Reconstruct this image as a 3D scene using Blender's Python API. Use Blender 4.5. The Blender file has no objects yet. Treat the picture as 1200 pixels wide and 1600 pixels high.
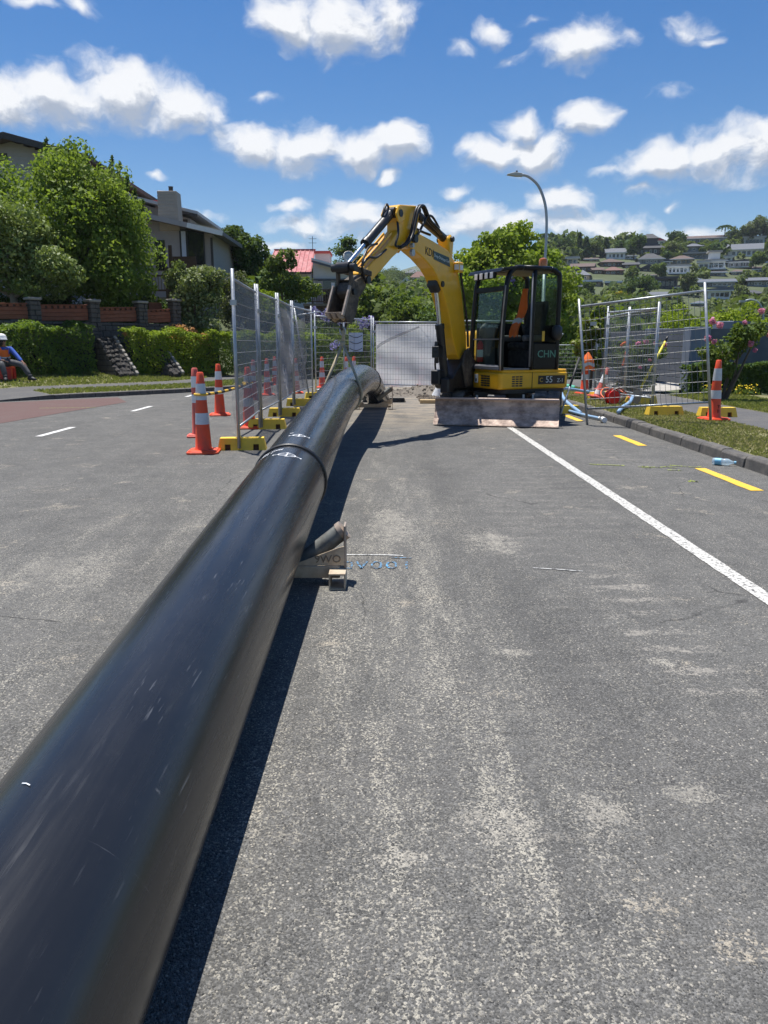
import bpy, math, random
import numpy as np
from mathutils import Vector, Matrix
PI = math.pi
random.seed(7)
S = bpy.context.scene
COL = S.collection
# ------------------------------------------------------------------ camera
CAM_H = 1.3
PITCH = math.atan(263 / 1200)
cam = bpy.data.cameras.new('camera')
cam.sensor_fit = 'VERTICAL'; cam.sensor_height = 36; cam.lens = 27
cam.clip_start = 0.05; cam.clip_end = 9000
co = bpy.data.objects.new('camera', cam); COL.objects.link(co)
co.location = (0, 0, CAM_H); co.rotation_euler = (PI / 2 - PITCH, 0, 0)
S.camera = co
# ------------------------------------------------------------------ light
SUN = Vector((-0.14, 0.2, 1.0)).normalized()          # towards the sun
SUN_EL = math.asin(SUN.z); SUN_AZ = math.atan2(SUN.x, SUN.y)
sl = bpy.data.lights.new('sun', 'SUN'); sl.energy = 5.0; sl.angle = math.radians(0.5); sl.color = (1, .965, .91)
so = bpy.data.objects.new('sun', sl); COL.objects.link(so)
so.rotation_euler = (-SUN).to_track_quat('-Z', 'Y').to_euler()
so.location = (0, 0, 60)
S.view_settings.view_transform = 'Standard'; S.view_settings.look = 'None'
S.view_settings.gamma = 1; S.view_settings.use_curve_mapping = False
S.view_settings.exposure = 0.5
S.cycles.max_bounces = 7; S.cycles.transparent_max_bounces = 24
S.cycles.sample_clamp_indirect = 6
try: S.cycles.use_denoising = True
except Exception: pass

# ------------------------------------------------------------------ node helper
class NT:
    def __init__(s, tree): s.t = tree; s.n = tree.nodes; s.l = tree.links
    def add(s, typ, ins=None, **props):
        n = s.n.new(typ)
        for k, v in props.items(): setattr(n, k, v)
        for k, v in (ins or {}).items(): s.set(n.inputs[k], v)
        return n
    def set(s, sock, v):
        if hasattr(v, 'is_output'): s.l.new(v, sock)
        else: sock.default_value = v
    def m(s, op, a, b=0.0, c=0.0, clamp=False):
        n = s.n.new('ShaderNodeMath'); n.operation = op; n.use_clamp = clamp
        s.set(n.inputs[0], a); s.set(n.inputs[1], b); s.set(n.inputs[2], c)
        return n.outputs[0]
    def ramp(s, v, lo, hi, a=0.0, b=1.0, smooth=True):
        n = s.n.new('ShaderNodeMapRange'); n.interpolation_type = 'SMOOTHSTEP' if smooth else 'LINEAR'
        for k, x in enumerate((v, lo, hi, a, b)): s.set(n.inputs[k], x)
        return n.outputs[0]
    def mix(s, f, a, b, blend='MIX'):
        n = s.n.new('ShaderNodeMix'); n.data_type = 'RGBA'; n.blend_type = blend
        s.set(n.inputs[0], f); s.set(n.inputs[6], a); s.set(n.inputs[7], b)
        return n.outputs[2]
    def noise(s, vec, scale, detail=4, rough=.55, dist=0.0):
        n = s.add('ShaderNodeTexNoise', {'Scale': scale, 'Detail': detail, 'Roughness': rough, 'Distortion': dist})
        if vec is not None: s.l.new(vec, n.inputs['Vector'])
        return n.outputs['Fac']
    def voro(s, vec, scale, feature='F1', rnd=1.0):
        n = s.add('ShaderNodeTexVoronoi', {'Scale': scale, 'Randomness': rnd}, feature=feature)
        s.l.new(vec, n.inputs['Vector']); return n
    def map(s, vec, loc=(0, 0, 0), scale=(1, 1, 1), rot=(0, 0, 0)):
        n = s.add('ShaderNodeMapping', {'Location': loc, 'Scale': scale, 'Rotation': rot})
        s.l.new(vec, n.inputs['Vector']); return n.outputs[0]
def rgba(c): return (c[0], c[1], c[2], 1.0)

# ------------------------------------------------------------------ sky with cumulus
w = bpy.data.worlds.new('World'); S.world = w; w.use_nodes = True
w.node_tree.nodes.clear()
W = NT(w.node_tree)
sky = W.add('ShaderNodeTexSky', sky_type='NISHITA', sun_disc=False)
sky.sun_elevation = SUN_EL; sky.sun_rotation = SUN_AZ
sky.altitude = 60; sky.air_density = 1.0; sky.dust_density = 0.35; sky.ozone_density = 2.2
hs = W.add('ShaderNodeHueSaturation', {'Hue': .506, 'Saturation': 1.42, 'Value': 1.0, 'Fac': 1.0})
W.l.new(sky.outputs[0], hs.inputs['Color'])
gen = W.add('ShaderNodeTexCoord').outputs['Generated']
sep = W.add('ShaderNodeSeparateXYZ'); W.l.new(gen, sep.inputs[0])
az = W.m('ARCTAN2', sep.outputs[0], sep.outputs[1]); el = W.m('ARCSINE', sep.outputs[2])
cmb = W.add('ShaderNodeCombineXYZ'); W.l.new(az, cmb.inputs[0]); W.l.new(el, cmb.inputs[1])
P0 = cmb.outputs[0]
def pix_dir(u, v):
    x = (u - 600) / 1200; y = (800 - v) / 1200
    d = Vector((x, math.cos(PITCH) + y * math.sin(PITCH), -math.sin(PITCH) + y * math.cos(PITCH))).normalized()
    return math.atan2(d.x, d.y), math.asin(d.z)
# cumulus seen in the frame: (u, v, half width, half height, strength)
CUM = [(90, 150, 130, 55, 1), (190, 140, 110, 62, 1), (275, 165, 90, 45, 1), (20, 160, 80, 50, 1),
       (390, 225, 75, 40, 1), (480, 228, 90, 48, 1), (560, 235, 80, 36, 1), (625, 228, 60, 40, 1),
       (450, 30, 70, 50, 1), (540, 40, 95, 62, 1), (610, 30, 60, 50, .9),
       (770, 235, 60, 40, 1), (835, 240, 75, 45, 1), (810, 190, 60, 28, .9), (740, 225, 40, 25, .8),
       (920, 185, 62, 34, 1), (905, 65, 80, 44, 1), (930, 50, 60, 30, .7), (772, 48, 38, 24, .8), (985, 60, 40, 25, .45), (722, 80, 30, 18, .6),
       (1030, 255, 90, 42, 1), (1120, 240, 110, 58, 1), (1210, 235, 110, 60, 1), (1290, 250, 90, 40, 1),
       (1080, 45, 55, 26, .62), (1055, 150, 60, 22, .55), (1118, 58, 25, 12, .6), (800, 92, 40, 14, .5), (830, 28, 30, 14, .5),
       (712, 292, 38, 15, .8), (460, 318, 52, 18, .8), (605, 273, 28, 12, .8), (405, 152, 45, 16, .62),
       (560, 335, 70, 38, .9), (650, 345, 80, 34, .8), (480, 352, 90, 26, .8), (745, 330, 60, 30, .85), (870, 315, 60, 44, .85),
       (800, 350, 80, 26, .7), (960, 355, 90, 24, .75), (1010, 300, 80, 16, .6), (1052, 318, 18, 14, .8), (1080, 358, 110, 20, .65), (430, 385, 110, 20, .7), (560, 352, 180, 40, .72), (900, 352, 190, 36, .72), (720, 345, 120, 34, .68), (1090, 362, 150, 20, .6), (300, 330, 90, 14, .45), (1180, 350, 60, 16, .5),
       (40, 5, 60, 18, .8), (125, 8, 40, 20, .8), (820, 270, 60, 14, .5), (250, 268, 22, 10, .6), (960, 268, 60, 12, .5)]
ng = bpy.data.node_groups.new('cloud_density', 'ShaderNodeTree')
ng.interface.new_socket('P', in_out='INPUT', socket_type='NodeSocketVector')
ng.interface.new_socket('D', in_out='OUTPUT', socket_type='NodeSocketFloat')
G = NT(ng)
gi = G.add('NodeGroupInput'); go = G.add('NodeGroupOutput')
p = gi.outputs[0]
wn = G.add('ShaderNodeTexNoise', {'Scale': 16.0, 'Detail': 3.0}); G.l.new(p, wn.inputs['Vector'])
off = G.add('ShaderNodeVectorMath', {1: (.5, .5, .5)}, operation='SUBTRACT'); G.l.new(wn.outputs['Color'], off.inputs[0])
sc_ = G.add('ShaderNodeVectorMath', operation='SCALE'); G.l.new(off.outputs[0], sc_.inputs[0]); sc_.inputs['Scale'].default_value = .05
pw = G.add('ShaderNodeVectorMath', operation='ADD'); G.l.new(p, pw.inputs[0]); G.l.new(sc_.outputs[0], pw.inputs[1])
acc = None
for (u, v, a, b, s_) in CUM:
    A0, E0 = pix_dir(u, v)
    ra = a / 1200 * 1.06 * math.cos(A0) ** 2; rb = b / 1200 * 1.0 * math.cos(A0)
    mp = G.add('ShaderNodeMapping', {'Scale': (1 / ra, 1 / rb, 0), 'Location': (-A0 / ra, -E0 / rb, 0)})
    G.l.new(pw.outputs[0], mp.inputs[0])
    gr = G.add('ShaderNodeTexGradient', gradient_type='SPHERICAL'); G.l.new(mp.outputs[0], gr.inputs[0])
    vv = G.m('MULTIPLY', gr.outputs[1], s_)
    acc = vv if acc is None else G.m('SMOOTH_MAX', acc, vv, .12)
# the same kind of scattered cumulus everywhere else in the sky
s2 = G.add('ShaderNodeSeparateXYZ'); G.l.new(p, s2.inputs[0])
far = G.m('MAXIMUM', G.ramp(G.m('ABSOLUTE', s2.outputs[0]), .5, .62), G.ramp(s2.outputs[1], .46, .54))
f1 = G.noise(G.map(p, scale=(3.2, 6, 0)), 1.0, 2, .5)
gen_c = G.m('MULTIPLY', G.ramp(f1, .56, .76), G.m('MULTIPLY', far, .8))
acc = G.m('MAXIMUM', acc, gen_c)
fb = G.noise(G.map(pw.outputs[0], scale=(1, 1.5, 0)), 22.0, 7, .6)
fb2 = G.noise(G.map(p, scale=(1, 2.2, 0)), 7.0, 3, .5)
d = G.m('ADD', acc, G.m('MULTIPLY', G.m('SUBTRACT', fb, .52), 1.15))
d = G.m('ADD', d, G.m('MULTIPLY', G.m('SUBTRACT', fb2, .5), .35))
d = G.m('MULTIPLY', d, G.ramp(acc, .0, .22))
G.l.new(d, go.inputs[0])
def dens(vec):
    n = W.n.new('ShaderNodeGroup'); n.node_tree = ng; W.l.new(vec, n.inputs[0]); return n.outputs[0]
d0 = dens(P0)
up = W.add('ShaderNodeVectorMath', {1: (-.004, .017, 0)}, operation='ADD'); W.l.new(P0, up.inputs[0])
d1 = dens(up.outputs[0])
cov = W.ramp(d0, .13, .70)
shade = W.ramp(W.m('SUBTRACT', d0, d1), -.22, .16, 0, 1, False)
thick = W.ramp(d0, .3, .95)
ccol = W.mix(shade, (.42, .47, .56, 1), (.98, .98, .98, 1))
ccol = W.mix(W.m('MULTIPLY', thick, W.m('SUBTRACT', .85, shade, clamp=True)), ccol, (.40, .45, .54, 1))
# thin veil of pale air low over the horizon
bg1 = W.add('ShaderNodeBackground', {'Strength': .079}); W.l.new(hs.outputs[0], bg1.inputs[0])
bg2 = W.add('ShaderNodeBackground', {'Strength': .74}); W.l.new(ccol, bg2.inputs[0])
mx = W.add('ShaderNodeMixShader'); W.l.new(W.m('MULTIPLY', cov, .93), mx.inputs[0])
W.l.new(bg1.outputs[0], mx.inputs[1]); W.l.new(bg2.outputs[0], mx.inputs[2])
wo = W.add('ShaderNodeOutputWorld'); W.l.new(mx.outputs[0], wo.inputs[0])
w.cycles.sampling_method = 'MANUAL'; w.cycles.sample_map_resolution = 512

# ------------------------------------------------------------------ materials
MATS = {}
def newmat(name):
    m = bpy.data.materials.new(name); m.use_nodes = True; m.node_tree.nodes.clear()
    n = NT(m.node_tree); out = n.add('ShaderNodeOutputMaterial'); MATS[name] = m
    return m, n, out
def pm(name, c, rough=.6, metal=0.0, var=.12, scale=6.0, bump=0.0, bscale=40.0, dirt=0.0, dcol=(.30, .25, .19), dscale=3.0, spec=.5, coat=0.0, stretch=(1, 1, 1)):
    """painted / plain surface: base colour with mottling, optional grime and fine relief"""
    m, n, out = newmat(name)
    tc = n.add('ShaderNodeTexCoord').outputs['Object']
    tcs = n.map(tc, scale=stretch)
    f = n.noise(tcs, scale, 5, .6)
    col = n.mix(f, rgba([x * (1 - var) for x in c]), rgba([min(1, x * (1 + var)) for x in c]))
    if dirt > 0:
        g_ = n.ramp(n.noise(tcs, dscale, 8, .68), .5 - dirt * .25, .72, 0, min(1, dirt * 1.3))
        col = n.mix(g_, col, rgba(dcol))
    b = n.add('ShaderNodeBsdfPrincipled', {'Roughness': rough, 'Metallic': metal, 'Specular IOR Level': spec, 'Coat Weight': coat})
    n.l.new(col, b.inputs['Base Color'])
    rr = n.ramp(n.noise(tc, scale * 2.3, 4), .3, .7, rough * .8, min(1, rough * 1.2)); n.l.new(rr, b.inputs['Roughness'])
    if bump > 0:
        bp = n.add('ShaderNodeBump', {'Strength': bump, 'Distance': .01}); n.l.new(n.noise(tcs, bscale, 5, .6), bp.inputs['Height'])
        n.l.new(bp.outputs[0], b.inputs['Normal'])
    n.l.new(b.outputs[0], out.inputs[0]); return m
def leafmat(name, c0, c1, trans=.35, rough=.45, c2=None):
    """leaf: colour by each leaf's own random value, light passes through"""
    m, n, out = newmat(name)
    at = n.add('ShaderNodeAttribute', attribute_name='tint').outputs['Fac']
    col = n.mix(n.ramp(at, 0, 1, 0, 1, False), rgba(c0), rgba(c1))
    if c2: col = n.mix(n.ramp(at, .8, .95), col, rgba(c2))
    b = n.add('ShaderNodeBsdfPrincipled', {'Roughness': min(1, rough + .22), 'Specular IOR Level': .22}); n.l.new(col, b.inputs['Base Color'])
    t = n.add('ShaderNodeBsdfTranslucent'); tcol = n.mix(.5, col, (.30, .42, .02, 1)); n.l.new(tcol, t.inputs[0])
    x = n.add('ShaderNodeMixShader', {0: trans}); n.l.new(b.outputs[0], x.inputs[1]); n.l.new(t.outputs[0], x.inputs[2])
    n.l.new(x.outputs[0], out.inputs[0]); return m
def glassmat(name, c=(.8, .88, .86), rough=.02, alpha=.75):
    m, n, out = newmat(name)
    t = n.add('ShaderNodeBsdfTransparent', {0: rgba(c)}); g_ = n.add('ShaderNodeBsdfGlossy', {'Roughness': rough})
    fr = n.add('ShaderNodeFresnel', {'IOR': 1.5}).outputs[0]
    x = n.add('ShaderNodeMixShader'); n.l.new(n.m('ADD', n.m('MULTIPLY', fr, .12), 1 - alpha - .2, clamp=True), x.inputs[0])
    n.l.new(t.outputs[0], x.inputs[1]); n.l.new(g_.outputs[0], x.inputs[2]); n.l.new(x.outputs[0], out.inputs[0]); return m
def filmmat(name, c, through, rough=.4, stretch=(2, 2, 12)):
    """thin plastic sheet: part see-through, part scattering"""
    m, n, out = newmat(name)
    tc = n.add('ShaderNodeTexCoord').outputs['Object']
    f = n.noise(n.map(tc, scale=stretch), 1.2, 5, .6)
    th = n.ramp(f, .25, .75, through * .7, min(.97, through * 1.3))
    d_ = n.add('ShaderNodeBsdfPrincipled', {'Base Color': rgba(c), 'Roughness': rough})
    tl = n.add('ShaderNodeBsdfTranslucent', {0: rgba(c)})
    a = n.add('ShaderNodeMixShader', {0: .58}); n.l.new(d_.outputs[0], a.inputs[1]); n.l.new(tl.outputs[0], a.inputs[2])
    bp = n.add('ShaderNodeBump', {'Strength': .5, 'Distance': .03}); n.l.new(n.noise(n.map(tc, scale=stretch), 2.0, 4), bp.inputs['Height']); n.l.new(bp.outputs[0], d_.inputs['Normal'])
    t = n.add('ShaderNodeBsdfTransparent')
    x = n.add('ShaderNodeMixShader'); n.l.new(th, x.inputs[0]); n.l.new(a.outputs[0], x.inputs[1]); n.l.new(t.outputs[0], x.inputs[2])
    n.l.new(x.outputs[0], out.inputs[0]); return m

# ------------------------------------------------------------------ mesh helper
def frame(o, x, y, z=(0, 0, 1)):
    m = Matrix.Identity(4)
    for i in range(3): m[i][0] = x[i]; m[i][1] = y[i]; m[i][2] = z[i]; m[i][3] = o[i]
    return m
class MB:
    def __init__(s, M=None): s.v = []; s.f = []; s.M = M or Matrix.Identity(4)
    def _add(s, vs, fs):
        k = len(s.v); s.v += [tuple(s.M @ Vector(v)) for v in vs]; s.f += [tuple(i + k for i in f) for f in fs]; return s
    def box(s, a, b, rot=0, tilt=None):
        c = [(a[i] + b[i]) / 2 for i in range(3)]; h = [(b[i] - a[i]) / 2 for i in range(3)]
        R = Matrix.Rotation(rot, 4, 'Z')
        if tilt: R = R @ Matrix.Rotation(tilt[0], 4, tilt[1])
        vs = [tuple(Vector(c) + R @ Vector((h[0] * x, h[1] * y, h[2] * z))) for z in (-1, 1) for y in (-1, 1) for x in (-1, 1)]
        return s._add(vs, [(0, 2, 3, 1), (4, 5, 7, 6), (0, 1, 5, 4), (2, 6, 7, 3), (0, 4, 6, 2), (1, 3, 7, 5)])
    def beam(s, p, q, wd, ht, up=(0, 0, 1)):
        p = Vector(p); q = Vector(q); d = (q - p).normalized(); sd = d.cross(Vector(up))
        if sd.length < 1e-4: sd = d.cross(Vector((0, 1, 0)))
        sd.normalize(); u = sd.cross(d)
        vs = [tuple(e + sd * (wd / 2 * i) + u * (ht / 2 * j)) for e in (p, q) for j in (-1, 1) for i in (-1, 1)]
        return s._add(vs, [(0, 1, 3, 2), (4, 6, 7, 5), (0, 4, 5, 1), (2, 3, 7, 6), (0, 2, 6, 4), (1, 5, 7, 3)])
    def prism(s, poly, t0, t1, axis='y'):
        """polygon in (a, b) extruded along the third axis from t0 to t1"""
        def P(a, b, t): return {'y': (a, t, b), 'x': (t, a, b), 'z': (a, b, t)}[axis]
        n = len(poly); vs = [P(a, b, t0) for a, b in poly] + [P(a, b, t1) for a, b in poly]
        return s._add(vs, [tuple(range(n)), tuple(range(2 * n - 1, n - 1, -1))] + [(i, i + n, (i + 1) % n + n, (i + 1) % n) for i in range(n)])
    def tube(s, pts, r, n=8, cap=True, closed=False):
        pts = [Vector(p) for p in pts]; m = len(pts); rs = r if hasattr(r, '__len__') else [r] * m
        vs = []; ref = None
        for i, p in enumerate(pts):
            if closed: d = pts[(i + 1) % m] - pts[i - 1]
            else: d = pts[min(i + 1, m - 1)] - pts[max(i - 1, 0)]
            d.normalize()
            if ref is None:
                ref = Vector((0, 0, 1)) if abs(d.z) < .9 else Vector((1, 0, 0))
            a = d.cross(ref)
            if a.length < 1e-5: a = d.cross(Vector((0, 1, 0)))
            a.normalize(); b = a.cross(d).normalized(); ref = b
            for k in range(n):
                t = 2 * PI * k / n; vs.append(tuple(p + (a * math.cos(t) + b * math.sin(t)) * rs[i]))
        fs = [(i * n + k, i * n + (k + 1) % n, (i + 1) * n + (k + 1) % n, (i + 1) * n + k) for i in range(m - 1) for k in range(n)]
        if closed: fs += [((m - 1) * n + k, (m - 1) * n + (k + 1) % n, (k + 1) % n, k) for k in range(n)]
        elif cap: fs += [tuple(range(n - 1, -1, -1)), tuple(range((m - 1) * n, m * n))]
        return s._add(vs, fs)
    def cyl(s, p, q, r, n=12, r2=None): return s.tube([p, q], [r, r if r2 is None else r2], n)
    def lathe(s, prof, c=(0, 0, 0), n=20, cap=True):
        vs = [(c[0] + r * math.cos(2 * PI * k / n), c[1] + r * math.sin(2 * PI * k / n), c[2] + z) for r, z in prof for k in range(n)]
        m = len(prof)
        fs = [(i * n + k, i * n + (k + 1) % n, (i + 1) * n + (k + 1) % n, (i + 1) * n + k) for i in range(m - 1) for k in range(n)]
        if cap: fs += [tuple(range(n - 1, -1, -1)), tuple(range((m - 1) * n, m * n))]
        return s._add(vs, fs)
    def poly(s, vs): return s._add(vs, [tuple(range(len(vs)))])
    def grid(s, P, nu, nv):
        vs = [P(i / nu, j / nv) for j in range(nv + 1) for i in range(nu + 1)]
        return s._add(vs, [(j * (nu + 1) + i, j * (nu + 1) + i + 1, (j + 1) * (nu + 1) + i + 1, (j + 1) * (nu + 1) + i) for j in range(nv) for i in range(nu)])
    def mesh(s, name, mat, smooth=False):
        me = bpy.data.meshes.new(name); me.from_pydata(s.v, [], s.f); me.update()
        for m in (mat if isinstance(mat, (list, tuple)) else [mat]): me.materials.append(MATS[m])
        if smooth: me.shade_smooth()
        return me
    def build(s, name, mat, parent=None, smooth=False, bevel=0, loc=None, seg=1, auto=None):
        me = s.mesh(name, mat, smooth or auto)
        if auto:
            try: me.set_sharp_from_angle(angle=math.radians(auto))
            except Exception: pass
        o = bpy.data.objects.new(name, me); COL.objects.link(o)
        if parent: o.parent = parent
        if loc: o.location = loc
        if bevel:
            b = o.modifiers.new('bevel', 'BEVEL'); b.width = bevel; b.segments = seg; b.limit_method = 'ANGLE'; b.angle_limit = math.radians(40)
        return o
def tag(o, label=None, cat=None, group=None, kind=None):
    if label: o['label'] = label
    if cat: o['category'] = cat
    if group: o['group'] = group
    if kind: o['kind'] = kind
    return o
def thing(name, label, cat, loc=(0, 0, 0), rz=0, group=None):
    o = bpy.data.objects.new(name, None); COL.objects.link(o); o.location = loc; o.rotation_euler = (0, 0, rz)
    o.empty_display_size = .2
    return tag(o, label, cat, group)
KIDS = {}
def dup(root, loc, rz=None, label=None, group=None, rot=None):
    def cp(o, par):
        c = o.copy(); COL.objects.link(c)
        if par is not None: c.parent = par
        for ch in [x for x in ALLC(o)]: cp(ch, c)
        return c
    r = cp(root, None); r.location = loc
    if rz is not None: r.rotation_euler = (0, 0, rz)
    if rot is not None: r.rotation_euler = rot
    if label: r['label'] = label
    if group: r['group'] = group
    return r
def ALLC(o): return [x for x in COL.objects if x.parent == o]
def text(body, size, mat, M, parent, name='lettering', depth=.002, align='CENTER'):
    cu = bpy.data.curves.new(name, 'FONT'); cu.body = body; cu.size = size; cu.extrude = depth; cu.align_x = align; cu.align_y = 'CENTER'
    cu.resolution_u = 2
    t = bpy.data.objects.new('tmp_text', cu); COL.objects.link(t)
    dg = bpy.context.evaluated_depsgraph_get(); me = bpy.data.meshes.new_from_object(t.evaluated_get(dg))
    bpy.data.objects.remove(t); bpy.data.curves.remove(cu)
    me.transform(M); me.name = name; me.materials.clear(); me.materials.append(MATS[mat])
    o = bpy.data.objects.new(name, me); COL.objects.link(o)
    if parent: o.parent = parent
    return o

# ------------------------------------------------------------------ foliage helper
def leaves(P, D, size, rng, jit=.9, aspect=.6, fold=.18, up=0.0):
    """one folded leaf per point P (n,3); D outward directions"""
    n = len(P)
    N = D + rng.normal(0, jit, (n, 3)); N[:, 2] += up
    N /= np.linalg.norm(N, axis=1, keepdims=True) + 1e-9
    A = np.cross(N, rng.normal(0, 1, (n, 3))); A /= np.linalg.norm(A, axis=1, keepdims=True) + 1e-9
    B = np.cross(N, A)
    s = (size * rng.uniform(.6, 1.35, n))[:, None]
    tip = P + A * s * .5; tail = P - A * s * .5
    l = P + B * s * .5 * aspect + N * s * fold; r = P - B * s * .5 * aspect + N * s * fold
    V = np.stack([tail, l, tip, r], 1).reshape(-1, 3)
    return V
def leaf_mesh(name, Vs, mat, rng, tint=None):
    n = len(Vs) // 4
    me = bpy.data.meshes.new(name)
    me.vertices.add(len(Vs)); me.vertices.foreach_set('co', Vs.astype(np.float32).ravel())
    F = np.arange(n * 4, dtype=np.int32)
    me.loops.add(n * 4); me.loops.foreach_set('vertex_index', F)
    me.polygons.add(n); me.polygons.foreach_set('loop_start', np.arange(0, n * 4, 4, dtype=np.int32))
    me.update(calc_edges=True)
    at = me.attributes.new('tint', 'FLOAT', 'FACE')
    tv = rng.random(n) if tint is None else tint
    at.data.foreach_set('value', tv.astype(np.float32))
    me.materials.append(MATS[mat]); return me
def blob_points(lobes, n, rng, shell=.55):
    """points in a union of ellipsoids (cx,cy,cz,rx,ry,rz), denser to the outside"""
    L = np.array(lobes, float); wgt = (L[:, 3] * L[:, 4] + L[:, 4] * L[:, 5] + L[:, 3] * L[:, 5]); wgt /= wgt.sum()
    idx = rng.choice(len(L), n, p=wgt); d = rng.normal(0, 1, (n, 3)); d /= np.linalg.norm(d, axis=1, keepdims=True)
    r = shell + (1.06 - shell) * rng.random(n) ** .7
    P = L[idx, :3] + d * L[idx, 3:] * r[:, None]
    return P, d
def sub_lobes(lobes, k, rng, rel=(.28, .5)):
    """small clumps over the surface of big lobes: an uneven outline with gaps"""
    out = []
    for (x, y, z, a, b, c) in lobes:
        for _ in range(k):
            d = rng.normal(0, 1, 3); d /= np.linalg.norm(d); q = rng.uniform(.55, .95); s = rng.uniform(*rel)
            out.append((x + d[0] * a * q, y + d[1] * b * q, z + d[2] * c * q, a * s, b * s, c * s * .85))
    return out
def crown(name, lobes, n, size, mat, parent=None, seed=1, k=10, rel=(.28, .5), shell=.45, jit=.8, aspect=.6, up=.2):
    rng = np.random.default_rng(seed)
    SL = sub_lobes(lobes, k, rng, rel) + [(x, y, z, a * .75, b * .75, c * .75) for x, y, z, a, b, c in lobes]
    P, D = blob_points(SL, n, rng, shell)
    t = np.clip(rng.normal(.45, .2, n) + .25 * np.sin(P[:, 0] * 2.1 / max(.3, lobes[0][3])) * np.cos(P[:, 2] * 2.7), 0, 1)
    me = leaf_mesh(name, leaves(P, D, size, rng, jit, aspect, up=up), mat, rng, t)
    o = bpy.data.objects.new(name, me); COL.objects.link(o)
    if parent: o.parent = parent
    return o
def limbs(mb, base, tips, r, rng, bend=.25):
    base = Vector(base)
    for t in tips:
        t = Vector(t); mid = base.lerp(t, .5) + Vector(rng.normal(0, bend, 3)) * (t - base).length * .3
        mb.tube([base, base.lerp(mid, .6), mid, t], [r, r * .75, r * .55, r * .15], 6)
    return mb
def tree(name, label, cat, loc, h_trunk, lobes, n, size, mat, seed=1, r=.12, k=10, group=None, bark='bark', rel=(.28, .5), **kw):
    rng = np.random.default_rng(seed)
    t = thing(name, label, cat, loc, 0, group)
    mb = MB(); mb.tube([(0, 0, -.3), (0, 0, 0), (.03, .02, h_trunk * .6), (0, 0, h_trunk)], [r * 1.5, r * 1.2, r, r * .8], 8)
    limbs(mb, (0, 0, h_trunk * .9), [(x + rng.normal(0, a * .3), y, z + c * .3) for x, y, z, a, b, c in lobes], r * .6, rng)
    mb.build('trunk', bark, t, smooth=True)
    crown('crown', lobes, n, size, mat, t, seed, k, rel, **kw)
    return t
# ------------------------------------------------------------------ material list
pm('bark', (.11, .085, .06), .9, var=.3, scale=9, bump=.6, bscale=30)
pm('bark_pale', (.26, .22, .17), .9, var=.25, scale=9, bump=.5, bscale=30)
leafmat('leaf_maple', (0.111, 0.186, 0.031), (0.261, 0.335, 0.060), .46, .38)
leafmat('leaf_pale', (.115, .165, .040), (.27, .33, .11), .25, .3)
leafmat('leaf_bright', (0.152, 0.230, 0.025), (0.312, 0.376, 0.046), .46)
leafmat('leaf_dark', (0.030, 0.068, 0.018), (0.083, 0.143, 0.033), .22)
leafmat('leaf_mid', (0.061, 0.110, 0.025), (0.149, 0.192, 0.040), .28)
leafmat('leaf_lime', (0.162, 0.230, 0.016), (0.297, 0.365, 0.027), .35)
leafmat('leaf_yellow', (0.340, 0.250, 0.012), (0.550, 0.400, 0.020), .3)
leafmat('leaf_olive', (0.083, 0.108, 0.045), (0.173, 0.192, 0.083), .25)
leafmat('leaf_grey', (0.070, 0.081, 0.048), (0.133, 0.140, 0.084), .2)
leafmat('leaf_variegated', (0.098, 0.140, 0.042), (0.280, 0.308, 0.140), .25, .35, (.42, .42, .28))
leafmat('leaf_hedge', (0.060, 0.127, 0.027), (0.167, 0.251, 0.043), .46, .28)
leafmat('leaf_hedge_lime', (0.121, 0.204, 0.021), (0.312, 0.367, 0.040), .46, .3)
leafmat('leaf_bronze', (0.084, 0.140, 0.021), (0.224, 0.238, 0.042), .3, .3, (.20, .09, .03))
leafmat('leaf_far', (0.047, 0.083, 0.027), (0.145, 0.164, 0.045), .2, .6)
leafmat('flower_pink', (.70, .16, .36), (.85, .42, .58), .3)
leafmat('flower_purple', (.22, .18, .50), (.36, .30, .68), .3)
leafmat('flower_orange', (.62, .26, .08), (.80, .48, .22), .25)
leafmat('flower_yellow', (.80, .58, .02), (.9, .7, .05), .2)
leafmat('grass_blade', (.17, .17, .06), (.36, .31, .15), .3, .6)
leafmat('grass_far', (.15, .175, .045), (.30, .28, .10), .3, .6)
pm('soil', (.12, .095, .07), 1, var=.35, scale=14, bump=.8, bscale=60)
pm('spoil_earth', (.17, .145, .115), 1, var=.35, scale=16, bump=.8, bscale=70)
pm('lawn', (.17, .165, .07), .95, var=.35, scale=5, bump=.5, bscale=90, dirt=.35, dcol=(.27, .23, .12), dscale=2.2)
pm('far_ground', (.065, .082, .03), 1, var=.4, scale=.08, bump=0)
pm('kerb_concrete', (.085, .08, .075), .95, var=.35, scale=14, bump=.8, bscale=80, dirt=.45, dcol=(.20, .18, .15), dscale=6)
pm('kerb_joint', (.03, .028, .026), 1)
pm('path_asphalt', (.085, .083, .082), .95, var=.25, scale=20, bump=.5, bscale=160, dirt=.3, dcol=(.17, .155, .13), dscale=2)
pm('concrete', (.36, .34, .31), .9, var=.15, scale=5, bump=.3, bscale=60, dirt=.3, dcol=(.2, .19, .17))
pm('red_seal', (.112, .062, .054), .95, var=.3, scale=40, bump=.6, bscale=150, dirt=.4, dcol=(.12, .085, .075), dscale=1.5)
pm('hdpe', (.02, .02, .021), .4)
pm('hdpe_bead', (.010, .010, .010), .45)
pm('white_mark', (.75, .77, .8), .7)
pm('steel_worn', (.40, .33, .27), .55, .35, var=.25, scale=10, bump=.2, dirt=.35, dcol=(.17, .09, .05), dscale=7)
pm('steel_cream', (.50, .42, .31), .6, .0, var=.2, scale=8, bump=.15, dirt=.4, dcol=(.20, .11, .06), dscale=9)
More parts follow.
